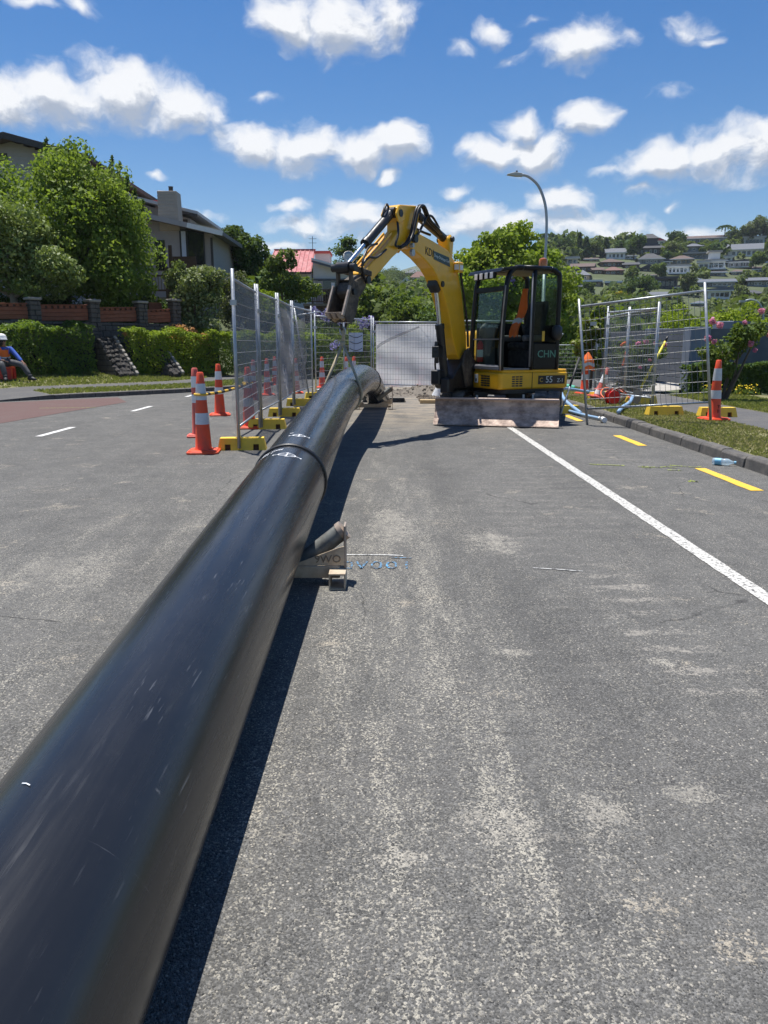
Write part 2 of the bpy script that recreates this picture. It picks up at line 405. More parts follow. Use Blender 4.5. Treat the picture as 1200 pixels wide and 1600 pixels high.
pm('roller_grey', (.20, .21, .20), .6, .2, var=.3, scale=20, dirt=.5, dcol=(.07, .065, .055), dscale=12)
pm('galv', (.40, .42, .44), .42, .55, var=.18, scale=14, dirt=.2, dcol=(.25, .24, .23), dscale=10)
pm('galv_wire', (.24, .245, .25), .6, .2)
pm('cab_black', (.007, .007, .008), .35, var=.15, dirt=.12, dcol=(.03, .028, .026), dscale=6, spec=.28)
pm('pole_grey', (.36, .39, .42), .45, .5, var=.08)
pm('lamp_grey', (.45, .45, .42), .5, .1)
pm('foot_yellow', (.84, .56, .045), .6, var=.1, scale=5, bump=.2, bscale=30, dirt=.25, dcol=(.36, .27, .10), dscale=5)
pm('cone_orange', (.84, .085, .022), .5, var=.1, scale=5, dirt=.42, dcol=(.42, .09, .05), dscale=7, stretch=(1, 1, .5))
pm('cone_faded', (.70, .12, .085), .6, var=.12, scale=5, dirt=.5, dcol=(.42, .16, .12), dscale=6)
pm('cone_band', (.62, .64, .66), .45, var=.1, dirt=.35, dcol=(.36, .36, .36), dscale=9)
pm('cone_band_white', (.80, .80, .78), .5, var=.06, dirt=.25, dcol=(.5, .48, .46), dscale=9)
pm('cone_letter', (.10, .02, .015), .8)
pm('digger_yellow', (.80, .42, .010), .36, var=.06, scale=4, dirt=.18, dcol=(.40, .23, .05), dscale=5, coat=.2)
pm('digger_black', (.012, .012, .013), .42, var=.2, scale=6, dirt=.25, dcol=(.055, .05, .045), dscale=6)
pm('digger_grey', (.085, .085, .088), .6, var=.2, dirt=.25, dcol=(.16, .14, .12))
pm('trim_grey', (.22, .22, .23), .45, .3, var=.2)
pm('rubber', (.05, .05, .052), .85, var=.25, scale=8, dirt=.6, dcol=(.24, .215, .185), dscale=5)
pm('blade_worn', (.60, .45, .355), .6, .15, var=.22, scale=5, bump=.25, bscale=40, dirt=.75, dcol=(.155, .105, .082), dscale=4.2, stretch=(1, 1, 1.6))
pm('blade_lip', (.55, .43, .37), .55, .2, var=.15, dirt=.3, dcol=(.2, .13, .1))
pm('stone_dark', (.045, .04, .034), .95, var=.4, scale=9, bump=.7, bscale=40)
pm('bucket_steel', (.060, .048, .038), .7, .2, var=.3, scale=9, bump=.4, dirt=.42, dcol=(.30, .235, .165), dscale=6)
pm('mud', (.36, .26, .15), .95, var=.25, scale=14, bump=.6, bscale=60)
pm('chrome', (.60, .66, .72), .15, .95, var=.03)
pm('hose_black', (.013, .013, .014), .45)
pm('brass', (.42, .22, .07), .45, .7)
pm('sling_webbing', (.40, .33, .22), .85, var=.25, scale=40)
pm('seat_dark', (.016, .016, .018), .8)
pm('liner', (.20, .185, .15), .9)
pm('beacon_amber', (.65, .17, .015), .2, coat=.5)
pm('sign_dark', (.015, .05, .05), .45)
pm('text_pale', (.62, .66, .64), .6)
pm('text_stamp', (.19, .15, .11), .7)
pm('text_dark', (.03, .028, .02), .6)
pm('text_teal', (.11, .30, .22), .6)
pm('decal_white', (.75, .76, .77), .5)
pm('red_paint', (.60, .025, .02), .4)
pm('hivis_orange', (.85, .17, .025), .8, var=.1)
pm('hivis_band', (.55, .57, .58), .5)
pm('timber_raw', (.52, .38, .20), .8, var=.15, scale=6, stretch=(1, 8, 8))
pm('timber_brown', (.105, .055, .032), .85, var=.25, scale=5, stretch=(1, 1, 6), bump=.2)
pm('timber_grey', (.25, .20, .16), .9, var=.25, scale=5, stretch=(1, 1, 6))
pm('timber_red', (.29, .098, .048), .85, var=.3, scale=4, stretch=(1, 1, 7), bump=.25, dirt=.3, dcol=(.09, .035, .02))
pm('stone_grey', (.115, .098, .08), .95, var=.4, scale=9, bump=.7, bscale=40)
pm('stone_pale', (.30, .275, .235), .95, var=.3, scale=9, bump=.6, bscale=40)
pm('weatherboard', (.37, .34, .33), .7, var=.07)
pm('weatherboard_white', (.68, .69, .70), .6, var=.05)
pm('wall_pinkish', (.52, .40, .38), .8, var=.06)
pm('roof_grey', (.16, .155, .15), .75, var=.15)
pm('roof_steel', (.50, .50, .50), .45, .2, var=.06)
pm('roof_red', (.36, .070, .078), .6, var=.13, scale=2.0, dirt=.3, dcol=(.55, .26, .24), dscale=1.2)
pm('fascia_white', (.72, .72, .70), .6)
pm('fascia_dark', (.05, .045, .042), .7)
pm('chimney_block', (.40, .345, .285), .9, var=.1, scale=6, bump=.4)
pm('window_dark', (.012, .016, .020), .06, spec=.8)
pm('aluminium_dark', (.03, .03, .03), .5)
pm('render_blue', (.165, .195, .245), .85, var=.1, scale=1.2, bump=.15, dirt=.35, dcol=(.30, .33, .38), dscale=1.1)
pm('render_blue_dark', (.095, .105, .125), .85, var=.12, scale=1.2, dirt=.2, dcol=(.19, .2, .22))  # shade of the wall faces put into the colour; the gate is simply dark
pm('hose_blue', (.22, .36, .55), .5, var=.12, dirt=.25, dcol=(.35, .38, .4))
pm('pipe_green', (.07, .42, .29), .5, var=.1)
pm('reel_red', (.70, .02, .015), .35)
pm('spade_yellow', (.78, .66, .04), .5)
pm('cord_orange', (.85, .16, .05), .6)
pm('cord_pale', (.55, .50, .42), .7)
pm('bag_white', (.66, .67, .68), .7, var=.08, bump=.6, bscale=14)
pm('bag_blue', (.10, .25, .55), .7)
pm('line_yellow', (.72, .44, .03), .75, var=.12, scale=9, dirt=.35, dcol=(.45, .32, .12), dscale=7)
pm('spray_lime', (.62, .72, .08), .8)
pm('spray_blue', (.10, .42, .75), .8)
pm('spray_white', (.66, .66, .64), .8)
pm('bottle_blue', (.18, .45, .62), .4)
pm('paper_blue', (.48, .54, .66), .7, var=.06)
pm('bar_black', (.02, .02, .02), .6)
pm('skin', (.30, .155, .10), .6, var=.06)
pm('shirt_blue', (.035, .10, .42), .85, var=.12)
pm('trousers_grey', (.075, .075, .08), .85, var=.2)
pm('boot_dark', (.03, .03, .035), .7)
pm('helmet_white', (.82, .81, .76), .35)
pm('hair_dark', (.012, .010, .009), .7)
pm('w_cream', (.55, .50, .40), .8); pm('w_white', (.68, .69, .69), .75); pm('w_brown', (.17, .12, .09), .85)
pm('w_grey', (.24, .25, .26), .8); pm('w_tan', (.33, .275, .20), .85); pm('w_char', (.06, .06, .065), .8)
pm('r_char', (.055, .057, .062), .8); pm('r_brown', (.11, .075, .062), .85); pm('r_slate', (.105, .115, .135), .75)
pm('r_redbrown', (.165, .085, .068), .85); pm('r_pale', (.36, .34, .31), .7); pm('r_red', (.45, .06, .05), .7)
glassmat('cab_glass', (.76, .82, .77), .03, .80)
filmmat('bottle_clear', (.62, .76, .84), .35, .15)
filmmat('film_clear', (.10, .14, .21), .84, .25, (1.5, 1.5, 5))
filmmat('film_grey', (.36, .36, .38), .16, .4)
filmmat('film_white', (.85, .84, .83), .12, .45, (2, 2, 8))
filmmat('film_haze', (.22, .22, .24), .45, .4)

# asphalt: aggregate, mottling, dust, drag marks and crawler prints
def asphalt():
    m, n, out = newmat('asphalt')
    tc = n.add('ShaderNodeTexCoord').outputs['Object']
    xy = n.add('ShaderNodeSeparateXYZ'); n.l.new(tc, xy.inputs[0]); X, Y = xy.outputs[0], xy.outputs[1]
    big = n.noise(n.map(tc, scale=(1.6, .6, 1)), .8, 7, .66); mid = n.noise(tc, 3.2, 6, .65); fine = n.noise(tc, 55, 5, .7)
    base = n.mix(n.ramp(big, .3, .7), (.072, .071, .067, 1), (.108, .106, .099, 1))
    base = n.mix(n.m('MULTIPLY', n.ramp(mid, .35, .75), .5), base, (.140, .135, .124, 1))
    v1 = n.voro(tc, 210.0); v2 = n.voro(tc, 105.0)
    st = n.add('ShaderNodeSeparateColor'); n.l.new(v1.outputs['Color'], st.inputs[0])
    st2 = n.add('ShaderNodeSeparateColor'); n.l.new(v2.outputs['Color'], st2.inputs[0])
    base = n.mix(n.m('MULTIPLY', n.ramp(st.outputs[0], .45, 1), .6), base, (.24, .234, .22, 1))
    base = n.mix(n.m('MULTIPLY', n.m('MULTIPLY', n.ramp(st.outputs[1], .62, .95), n.ramp(n.noise(tc, 12, 5, .7), .35, .6)), .7), base, (.028, .028, .028, 1))
    stv = n.m('ADD', n.m('MULTIPLY', st.outputs[2], .62), n.m('MULTIPLY', st2.outputs[2], .38))
    def stone(dn, top=.72): return n.m('MULTIPLY', n.ramp(n.m('SUBTRACT', n.m('MULTIPLY', dn, top), n.ramp(stv, .18, .82, 0, 1, False)), -.02, .40), n.ramp(fine, .30, .62, .35, 1.0))
    # chips of pale stone and grit
    chip = n.m('MULTIPLY', n.ramp(st2.outputs[0], .86, .92), n.ramp(v2.outputs['Distance'], .42, .28))
    chip = n.m('MULTIPLY', chip, n.ramp(mid, .34, .58))
    base = n.mix(n.m('MULTIPLY', chip, .9), base, (.48, .44, .37, 1))
    # dragged dust: streaks along the road in the wheel path, beige
    stx = n.noise(n.map(tc, scale=(6, .8, 1)), 1.0, 9, .72)
    path = n.m('ADD', n.ramp(n.m('ABSOLUTE', n.m('ADD', X, -.12)), .75, .15), n.m('MULTIPLY', n.ramp(n.m('ABSOLUTE', n.m('ADD', X, 1.75)), .9, .2), .5), clamp=True)
    nr = n.ramp(Y, 11, 3, .45, 1.0)
    dust = stone(n.m('MULTIPLY', n.m('MULTIPLY', n.ramp(stx, .30, .74), n.m('MULTIPLY_ADD', path, .58, .38)), nr), .74)
    base = n.mix(dust, base, (.44, .41, .34, 1))
    # scattered scuffs of clay, some of them wide
    pt = n.noise(tc, 2.1, 9, .72, .3)
    sc = stone(n.ramp(pt, .55, .72), 1.05)
    base = n.mix(n.m('MULTIPLY', sc, .85), base, (.42, .37, .29, 1))
    wd = stone(n.ramp(n.noise(n.map(tc, scale=(.5, 5, 1)), 1.7, 8, .7), .50, .74), .9)
    base = n.mix(n.m('MULTIPLY', wd, .5), base, (.27, .25, .215, 1))
    # fines gathered between the stones, brighter tan towards the trench
    tr = n.m('MULTIPLY', n.ramp(Y, 10, 15.5), n.m('MULTIPLY', n.ramp(n.m('ABSOLUTE', n.m('ADD', X, -.6)), 2.3, .6), n.ramp(n.noise(n.map(tc, scale=(.8, 2, 1)), 1.8, 7, .7), .36, .62)))
    base = n.mix(n.m('MULTIPLY', tr, .85), base, (.33, .275, .205, 1))
    # crawler prints: rows of pale bars across the road
    wv = n.add('ShaderNodeTexWave', {'Scale': 1.45, 'Distortion': 3.6, 'Detail': 5.0, 'Detail Scale': 2.2}, bands_direction='Y'); n.l.new(tc, wv.inputs['Vector'])
    def lane(x0, hw, y0, y1, k):
        xx = n.ramp(n.m('ABSOLUTE', n.m('ADD', X, -x0)), hw, hw * .55)
        return n.m('MULTIPLY', n.m('MULTIPLY', xx, n.m('MULTIPLY', n.ramp(Y, y0 - .4, y0 + .2), n.ramp(Y, y1 + .6, y1 - .3))), k)
    ln = n.m('MAXIMUM', n.m('MAXIMUM', lane(1.28, .24, 2.75, 4.3, 1), lane(1.5, .42, 5.3, 9.6, .45)), n.m('MAXIMUM', lane(.98, .25, 4.6, 7.5, .45), lane(2.75, .3, 8.2, 10.8, .5)))
    bars = stone(n.m('MULTIPLY', n.m('MULTIPLY', n.ramp(wv.outputs['Fac'], .50, .9), ln), n.ramp(n.noise(tc, 9, 9, .8), .40, .58)), 1.1)
    base = n.mix(n.m('MULTIPLY', bars, .8), base, (.33, .305, .265, 1))
    # one spilled pale patch
    def spot(x, y, rx, ry):
        q = n.m('ADD', n.m('POWER', n.m('DIVIDE', n.m('ADD', X, -x), rx), 2), n.m('POWER', n.m('DIVIDE', n.m('ADD', Y, -y), ry), 2))
        return n.m('ADD', q, n.m('MULTIPLY', n.m('SUBTRACT', n.noise(tc, 7, 9, .8), .5), 5.5))
    for (x, y, rx, ry, k) in [(.72, 5.0, .22, .38, .85), (.05, 5.5, .22, .8, .6), (.02, 1.75, .10, .05, .7), (.62, 1.95, .10, .12, .6), (.9, 2.05, .1, .1, .55), (.3, 1.9, .16, .12, .45), (.55, 3.1, .10, .06, .7), (1.15, 3.0, .07, .07, .7), (-1.9, 4.3, .5, .5, .3)]:
        f = stone(n.ramp(spot(x, y, rx, ry), 1.2, -.4), 1.0)
        base = n.mix(n.m('MULTIPLY', f, k), base, (.42, .39, .33, 1))
    # the dark rolled wheel path and old cracks
    wp = n.m('MULTIPLY', n.ramp(n.m('ABSOLUTE', n.m('ADD', X, n.m('MULTIPLY_ADD', Y, .03, -.78))), .3, .05), n.ramp(n.noise(n.map(tc, scale=(3, .4, 1)), 1, 5), .4, .65))
    base = n.mix(n.m('MULTIPLY', wp, .28), base, (.036, .037, .039, 1))
    ck = n.add('ShaderNodeTexVoronoi', {'Scale': .8}, feature='DISTANCE_TO_EDGE'); n.l.new(n.add('ShaderNodeVectorMath', {0: tc, 1: (0, 0, 0)}, operation='ADD').outputs[0], ck.inputs['Vector'])
    wpv = n.add('ShaderNodeMix', {0: .12}, data_type='VECTOR'); n.l.new(tc, wpv.inputs[4])
    nzv = n.add('ShaderNodeTexNoise', {'Scale': 4.0, 'Detail': 6.0}); n.l.new(tc, nzv.inputs['Vector']); n.l.new(nzv.outputs['Color'], wpv.inputs[5]); n.l.new(wpv.outputs[1], ck.inputs['Vector'])
    crk = n.m('MULTIPLY', n.ramp(ck.outputs['Distance'], .005, .0015), n.ramp(big, .52, .6))
    base = n.mix(n.m('MULTIPLY', crk, .6), base, (.02, .02, .02, 1))
    b = n.add('ShaderNodeBsdfPrincipled', {'Roughness': .9, 'Specular IOR Level': .3}); n.l.new(base, b.inputs['Base Color'])
    h = n.m('ADD', n.m('MULTIPLY', n.ramp(v1.outputs['Distance'], 0, .6, 1, 0), .6), n.m('MULTIPLY', fine, .6))
    h = n.m('ADD', h, n.m('MULTIPLY', n.ramp(v2.outputs['Distance'], 0, .6, 1, 0), .5))
    bp = n.add('ShaderNodeBump', {'Strength': .75, 'Distance': .006}); n.l.new(h, bp.inputs['Height']); n.l.new(bp.outputs[0], b.inputs['Normal'])
    n.l.new(b.outputs[0], out.inputs[0])
asphalt()
def worn_line(name, c, wear):
    m, n, out = newmat(name)
    tc = n.add('ShaderNodeTexCoord').outputs['Object']
    f = n.ramp(n.noise(tc, 42, 7, .75), wear, wear + .10)
    g_ = n.noise(tc, 6, 5)
    col = n.mix(f, (.085, .083, .08, 1), n.mix(g_, rgba([x * .82 for x in c]), rgba(c)))
    b = n.add('ShaderNodeBsdfPrincipled', {'Roughness': .8}); n.l.new(col, b.inputs['Base Color']); n.l.new(b.outputs[0], out.inputs[0])
worn_line('line_white', (.58, .565, .52), .405)
worn_line('line_white_far', (.66, .65, .62), .30)
worn_line('spray_lime_w', (.50, .60, .05), .47)
worn_line('spray_blue_w', (.10, .33, .58), .475)
worn_line('spray_white_w', (.62, .62, .60), .42)
def hdpe():
    m = MATS['hdpe']; m.node_tree.nodes.clear(); n = NT(m.node_tree); out = n.add('ShaderNodeOutputMaterial')
    tc = n.add('ShaderNodeTexCoord').outputs['Object']
    sx = n.noise(n.map(tc, scale=(26, .5, 26)), 1.0, 7, .7)
    sc = n.m('MULTIPLY', n.ramp(sx, .58, .68), n.ramp(n.noise(tc, 2.2, 4), .40, .62))
    vz = n.noise(n.map(tc, scale=(60, .8, 60)), 1.0, 3, .6)
    arc = n.noise(n.map(tc, scale=(1.2, 34, 1.2)), 1.0, 6, .7, .4)
    ar = n.m('MULTIPLY', n.ramp(arc, .68, .74), n.ramp(n.noise(n.map(tc, loc=(3, 1, 0)), 3.2, 3), .54, .66))
    col = n.mix(n.m('MULTIPLY', sc, .16), (.012, .0125, .0135, 1), (.10, .105, .115, 1))
    col = n.mix(n.m('MULTIPLY', ar, .25), col, (.20, .21, .23, 1))
    col = n.mix(n.m('MULTIPLY', n.ramp(n.noise(tc, 1.3, 5, .6), .5, .75), .18), col, (.05, .05, .052, 1))
    fs = n.noise(n.map(tc, scale=(150, 1.1, 150)), 1.0, 4, .6)
    fsm = n.m('MULTIPLY', n.ramp(fs, .63, .68), n.ramp(n.noise(tc, 3.1, 4), .45, .62))
    col = n.mix(n.m('MULTIPLY', fsm, .5), col, (.13, .135, .145, 1))
    sk = n.noise(n.map(tc, scale=(9, 30, 9), rot=(0, 0, .35)), 1.0, 7, .75)
    col = n.mix(n.m('MULTIPLY', n.m('MULTIPLY', n.ramp(sk, .64, .70), n.ramp(n.noise(tc, 1.9, 3), .50, .62)), .35), col, (.19, .195, .20, 1))
    b = n.add('ShaderNodeBsdfPrincipled', {'Specular IOR Level': .55}); n.l.new(col, b.inputs['Base Color'])
    r = n.m('ADD', n.ramp(vz, .3, .7, .21, .29), n.m('MULTIPLY', n.m('ADD', sc, ar), .10)); n.l.new(r, b.inputs['Roughness'])
    bp = n.add('ShaderNodeBump', {'Strength': .0, 'Distance': .003}); n.l.new(sx, bp.inputs['Height']); n.l.new(bp.outputs[0], b.inputs['Normal'])
    n.l.new(b.outputs[0], out.inputs[0])
hdpe()

# ------------------------------------------------------------------ ground
def sstep(a, b, x):
    t = min(1, max(0, (x - a) / (b - a))); return t * t * (3 - 2 * t)
KO = Vector((-8.17, 18.29)); KT = Vector((.687, .727)); KN = Vector((-.727, .687))
def bank(t, n, z=0): return (KO.x + KT.x * t + KN.x * n, KO.y + KT.y * t + KN.y * n, z)
def road_z(y): return -max(0, y - 29) * .050 if y < 62 else -1.65 - (y - 62) * .02
def T(x, y):
    z = road_z(y) - .08
    az = x / max(y, 8)
    n = (x - KO.x) * KN.x + (y - KO.y) * KN.y
    lf = sstep(-.02, -.12, az) * sstep(16, 21, y)
    if n > 4.6 and lf > 0:
        z = z * (1 - lf) + lf * (.12 + 1.75 * sstep(5.7, 6.7, n) + min(3.2, max(0, n - 7) * .14))
    dip = sstep(45, 80, y) * (1 - sstep(-.04, -.10, az)) * 6
    z -= dip
    hill = sstep(.10, .24, az) * max(0, y - 92) * .245
    hill = min(hill, 41.5 + az * 14)
    z += hill
    z += (1 - sstep(.10, .24, az)) * sstep(-.075, -.02, az) * min(41, max(0, y - 130) * .20)
    if abs(x - .1) < 2.5 and 15.5 < y < 22.5: z -= 1.4
    if x > 9 and 8 < y < 45: z += .15 * sstep(9, 12, x)
    return z
def ground():
    xs = np.unique(np.concatenate([np.linspace(-900, -60, 15), np.arange(-60, 100.1, 2.0), np.linspace(102, 300, 34), np.linspace(320, 1200, 12)]))
    ys = np.unique(np.concatenate([np.linspace(-60, 0, 9), np.arange(0, 120, 2.0), np.arange(120, 330, 5.0), np.linspace(340, 3000, 20)]))
    vs = [(x, y, T(x, y)) for y in ys for x in xs]
    nx = len(xs)
    fs = [(j * nx + i, j * nx + i + 1, (j + 1) * nx + i + 1, (j + 1) * nx + i) for j in range(len(ys) - 1) for i in range(nx - 1)]
    m = MB(); m._add(vs, fs); tag(m.build('ground', 'far_ground', smooth=True), kind='structure')
ground()
def far_hills():
    m = MB(); rng = random.Random(4)
    for (y, h, x0, x1, ph) in [(1500, 118, -1500, 2200, .3), (1150, 62, -1500, 2000, 1.7)]:
        N = 140; top = []
        for i in range(N + 1):
            x = x0 + (x1 - x0) * i / N
            hh = h * (.66 + .22 * math.sin(x / 230 + ph) + .12 * math.sin(x / 95 + 2 * ph) + .04 * math.sin(x / 31))
            if y == 1500: hh += 34 * math.exp(-((x - 60) / 90) ** 2)
            top.append((x, hh))
        k = len(m.v)
        for x, hh in top: m.v += [(x, y - 260, -12), (x, y - 60, hh * .75), (x, y, hh), (x, y + 200, -12)]
        m.f += [(k + 4 * i + j, k + 4 * i + 4 + j, k + 4 * i + 5 + j, k + 4 * i + 1 + j) for i in range(N) for j in range(3)]
    tag(m.build('far_hills', 'far_ground', smooth=True), kind='structure')
far_hills()
def road():
    m = MB(); xs = [-16 + .5 * i for i in range(40)] + [3.86]; ys = [-8 + .5 * i for i in range(141)]
    xs = sorted(set(xs)); hole = lambda x, y: -.5 <= x < .5 and 17.5 <= y < 19.0
    for j in range(len(ys) - 1):
        for i in range(len(xs) - 1):
            if hole(xs[i], ys[j]): continue
            a, b, c, d = xs[i], xs[i + 1], ys[j], ys[j + 1]
            m._add([(a, c, road_z(c)), (b, c, road_z(c)), (b, d, road_z(d)), (a, d, road_z(d))], [(0, 1, 2, 3)])
    # beyond the corner the road swings right
    for j in range(60):
        c, d = 24 + .6 * j, 24.6 + .6 * j
        for i in range(12):
            a, b = 3.862 + i, 4.862 + i
            m._add([(a, c, road_z(c)), (b, c, road_z(c)), (b, d, road_z(d)), (a, d, road_z(d))], [(0, 1, 2, 3)])
    tag(m.build('road', 'asphalt'), kind='structure')
    t = MB()
    for a, b in (((-.5, 17.5), (.5, 17.5)), ((.5, 17.5), (.5, 19.0)), ((.5, 19.0), (-.5, 19.0)), ((-.5, 19.0), (-.5, 17.5))):
        t.poly([(a[0], a[1], -.002), (b[0], b[1], -.002), (b[0], b[1], -1.3), (a[0], a[1], -1.3)])
    t.poly([(-.5, 17.5, -1.25), (.5, 17.5, -1.25), (.5, 19, -1.25), (-.5, 19, -1.25)])
    tag(t.build('trench', 'soil'), kind='structure')
road()
def sheet(name, pts, z, mat, kind='structure'):
    m = MB(); m.poly([(x, y, z) for x, y in pts]); return tag(m.build(name, mat), kind=kind)
sheet('red_surfacing', [(-15.9, 11.8), (-6.45, 12.2), (-6.15, 15.2), (-5.85, 17.6), (-6.6, 19.2), (-8.3, 17.7), (-15.9, 12.0)], .004, 'red_seal')
def strip(x0, x1, y0, y1, n, jit, z=.004):
    m = MB(); rng = random.Random(int(y0 * 10)); L = []; 
    for i in range(n + 1):
        y = y0 + (y1 - y0) * i / n; L.append((x0 + rng.uniform(-jit, jit), x1 + rng.uniform(-jit, jit), y))
    for (a, b, y), (c, d, yy) in zip(L, L[1:]): m._add([(a, y, z + road_z(y)), (b, y, z + road_z(y)), (d, yy, z + road_z(yy)), (c, yy, z + road_z(yy))], [(0, 1, 2, 3)])
    return m
tag(strip(1.95, 2.05, -6, 27, 300, .004).build('edge_line', 'line_white'), kind='structure')
for i in range(-1, 9):
    y = 6.78 + i * 4.2 - 4.2
    tag(strip(-5.0, -4.9, y, y + 1.25, 12, .004).build('centre_line_dash', 'line_white_far'), kind='structure')
for y0, y1 in ((2.0, 3.4), (6.82, 8.1), (9.95, 11.1), (13.2, 14.3), (16.6, 17.7)):
    tag(strip(3.31, 3.43, y0, y1, 10, .005).build('yellow_line_dash', 'line_yellow'), kind='structure')
# spray marks of the surveyors, painted flat on the seal
def spray(name, segs, wd, mat, z=.005):
    m = MB(); rng = random.Random(len(segs))
    for pl in segs:
        for a, b in zip(pl, pl[1:]):
            dx, dy = b[0] - a[0], b[1] - a[1]; l = math.hypot(dx, dy) or 1; n = max(1, int(l / .03))
            nx, ny = -dy / l, dx / l; prev = None
            for k in range(n + 1):
                q = k / n; h = wd * rng.uniform(.35, .62); c = (a[0] + dx * q, a[1] + dy * q)
                cur = ((c[0] + nx * h, c[1] + ny * h, z), (c[0] - nx * h, c[1] - ny * h, z))
                if prev: m._add([prev[0], prev[1], cur[1], cur[0]], [(0, 1, 2, 3)])
                prev = cur
    return tag(m.build(name, mat), kind='structure')
def flip_text(body, w, h, cx, cy):
    """strokes of simple capitals, written to be read from the far end"""
    g = {'I': [[(.5, 0), (.5, 1)]], 'O': [[(.5 + .45 * math.cos(t * PI / 6), .5 + .5 * math.sin(t * PI / 6)) for t in range(13)]],
         'A': [[(0, 0), (.5, 1), (1, 0)], [(.2, .4), (.8, .4)]], 'D': [[(0, 0), (0, 1), (.6, .95), (1, .5), (.6, .05), (0, 0)]]}
    out = []; n = len(body)
    for i, c in enumerate(body):
        for st in g[c]:
            out.append([(cx - ((i - (n - 1) / 2) * w * 1.45 + (x - .5) * w), cy - (y - .5) * h) for x, y in st])
    return out
spray('spray_mark', flip_text('IOOAD', .062, .145, -.045, 4.43), .014, 'spray_blue_w')
spray('spray_mark', [[(-.27, 4.66), (.0, 4.655), (.12, 4.64)]], .016, 'spray_white_w')
spray('spray_mark', [[(.03, 4.60), (.17, 4.585)]], .012, 'spray_blue_w')
spray('spray_mark', [[(2.26, 8.38), (2.62, 8.28)], [(2.74, 8.2), (2.86, 8.12), (2.8, 8.24), (2.95, 8.14), (3.05, 8.22), (3.12, 8.1)], [(3.12, 8.3), (3.35, 8.16), (3.42, 8.2)], [(2.98, 7.98), (3.12, 7.96)], [(2.93, 7.3), (3.02, 7.28), (2.97, 7.36)]], .03, 'spray_lime_w')
spray('spray_mark', [[(.88, 4.37), (1.02, 4.34), (1.16, 4.3)]], .012, 'spray_white_w')
spray('spray_mark', [[(-7.1, 15.9), (-6.0, 16.1)]], .05, 'spray_lime_w')

# right verge
VZ = .125
def kerb():
    k = thing('kerb', None, None, (0, 0, 0)); del_keys = [k.pop(q) for q in list(k.keys())]
    k['kind'] = 'structure'
    rng = random.Random(2)
    n = 0; y = 7.55
    me = None
    while y < 25.5:
        L = .6
        m = MB(); j = rng.uniform(-.006, .006); h = VZ + rng.uniform(-.006, .008)
        m._add([(3.85 + j, y + .008, -.02), (3.865 + j, y + .008, h - .025), (3.895 + j, y + .008, h), (4.01, y + .008, h), (4.01, y + .008, -.02),
                (3.85 + j, y + L - .008, -.02), (3.865 + j, y + L - .008, h - .025), (3.895 + j, y + L - .008, h), (4.01, y + L - .008, h), (4.01, y + L - .008, -.02)],
               [(0, 1, 2, 3, 4), (9, 8, 7, 6, 5)] + [(i, i + 5, (i + 1) % 5 + 5, (i + 1) % 5) for i in range(5)])
        m.build('kerb_stone', 'kerb_concrete', k, bevel=.006); y += L
    m = MB(); m.box((3.87, 7.42, -.05), (4.0, 25.5, VZ - .03)); m.build('kerb_bed', 'kerb_joint', k)
kerb()
def rv(name, x0, x1, y0, y1, z, mat, step=.4, bumpy=.0):
    rng = np.random.default_rng(3); nx = max(1, int((x1 - x0) / step)); ny = max(1, int((y1 - y0) / step)); m = MB()
    def P(i, j):
        x = x0 + (x1 - x0) * i; y = y0 + (y1 - y0) * j
        return (x, y, z + bumpy * (math.sin(x * 3.1 + y) + math.sin(y * 2.3 - x * 1.7)) + road_z(y))
    m.grid(P, nx, ny); return tag(m.build(name, mat, smooth=True), kind='structure')
rv('grass_verge', 4.0, 5.36, 7.39, 24, VZ - .012, 'lawn', bumpy=.006)
rv('footpath', 5.36, 6.66, -4, 24, VZ - .002, 'path_asphalt')
rv('lawn', 6.66, 16, -4, 18.2, VZ - .005, 'lawn', bumpy=.006)
m = MB(); m.poly([(3.84, -7, .006), (5.36, -7, .115), (5.36, 7.38, .12), (3.84, 7.38, .006)]); tag(m.build('driveway', 'path_asphalt'), kind='structure')
m = MB(); m.poly([(6.66, 19.2, .123), (8.4, 19.76, .26), (8.4, 22.38, .26), (6.66, 23.2, .123)]); tag(m.build('driveway', 'concrete'), kind='structure')

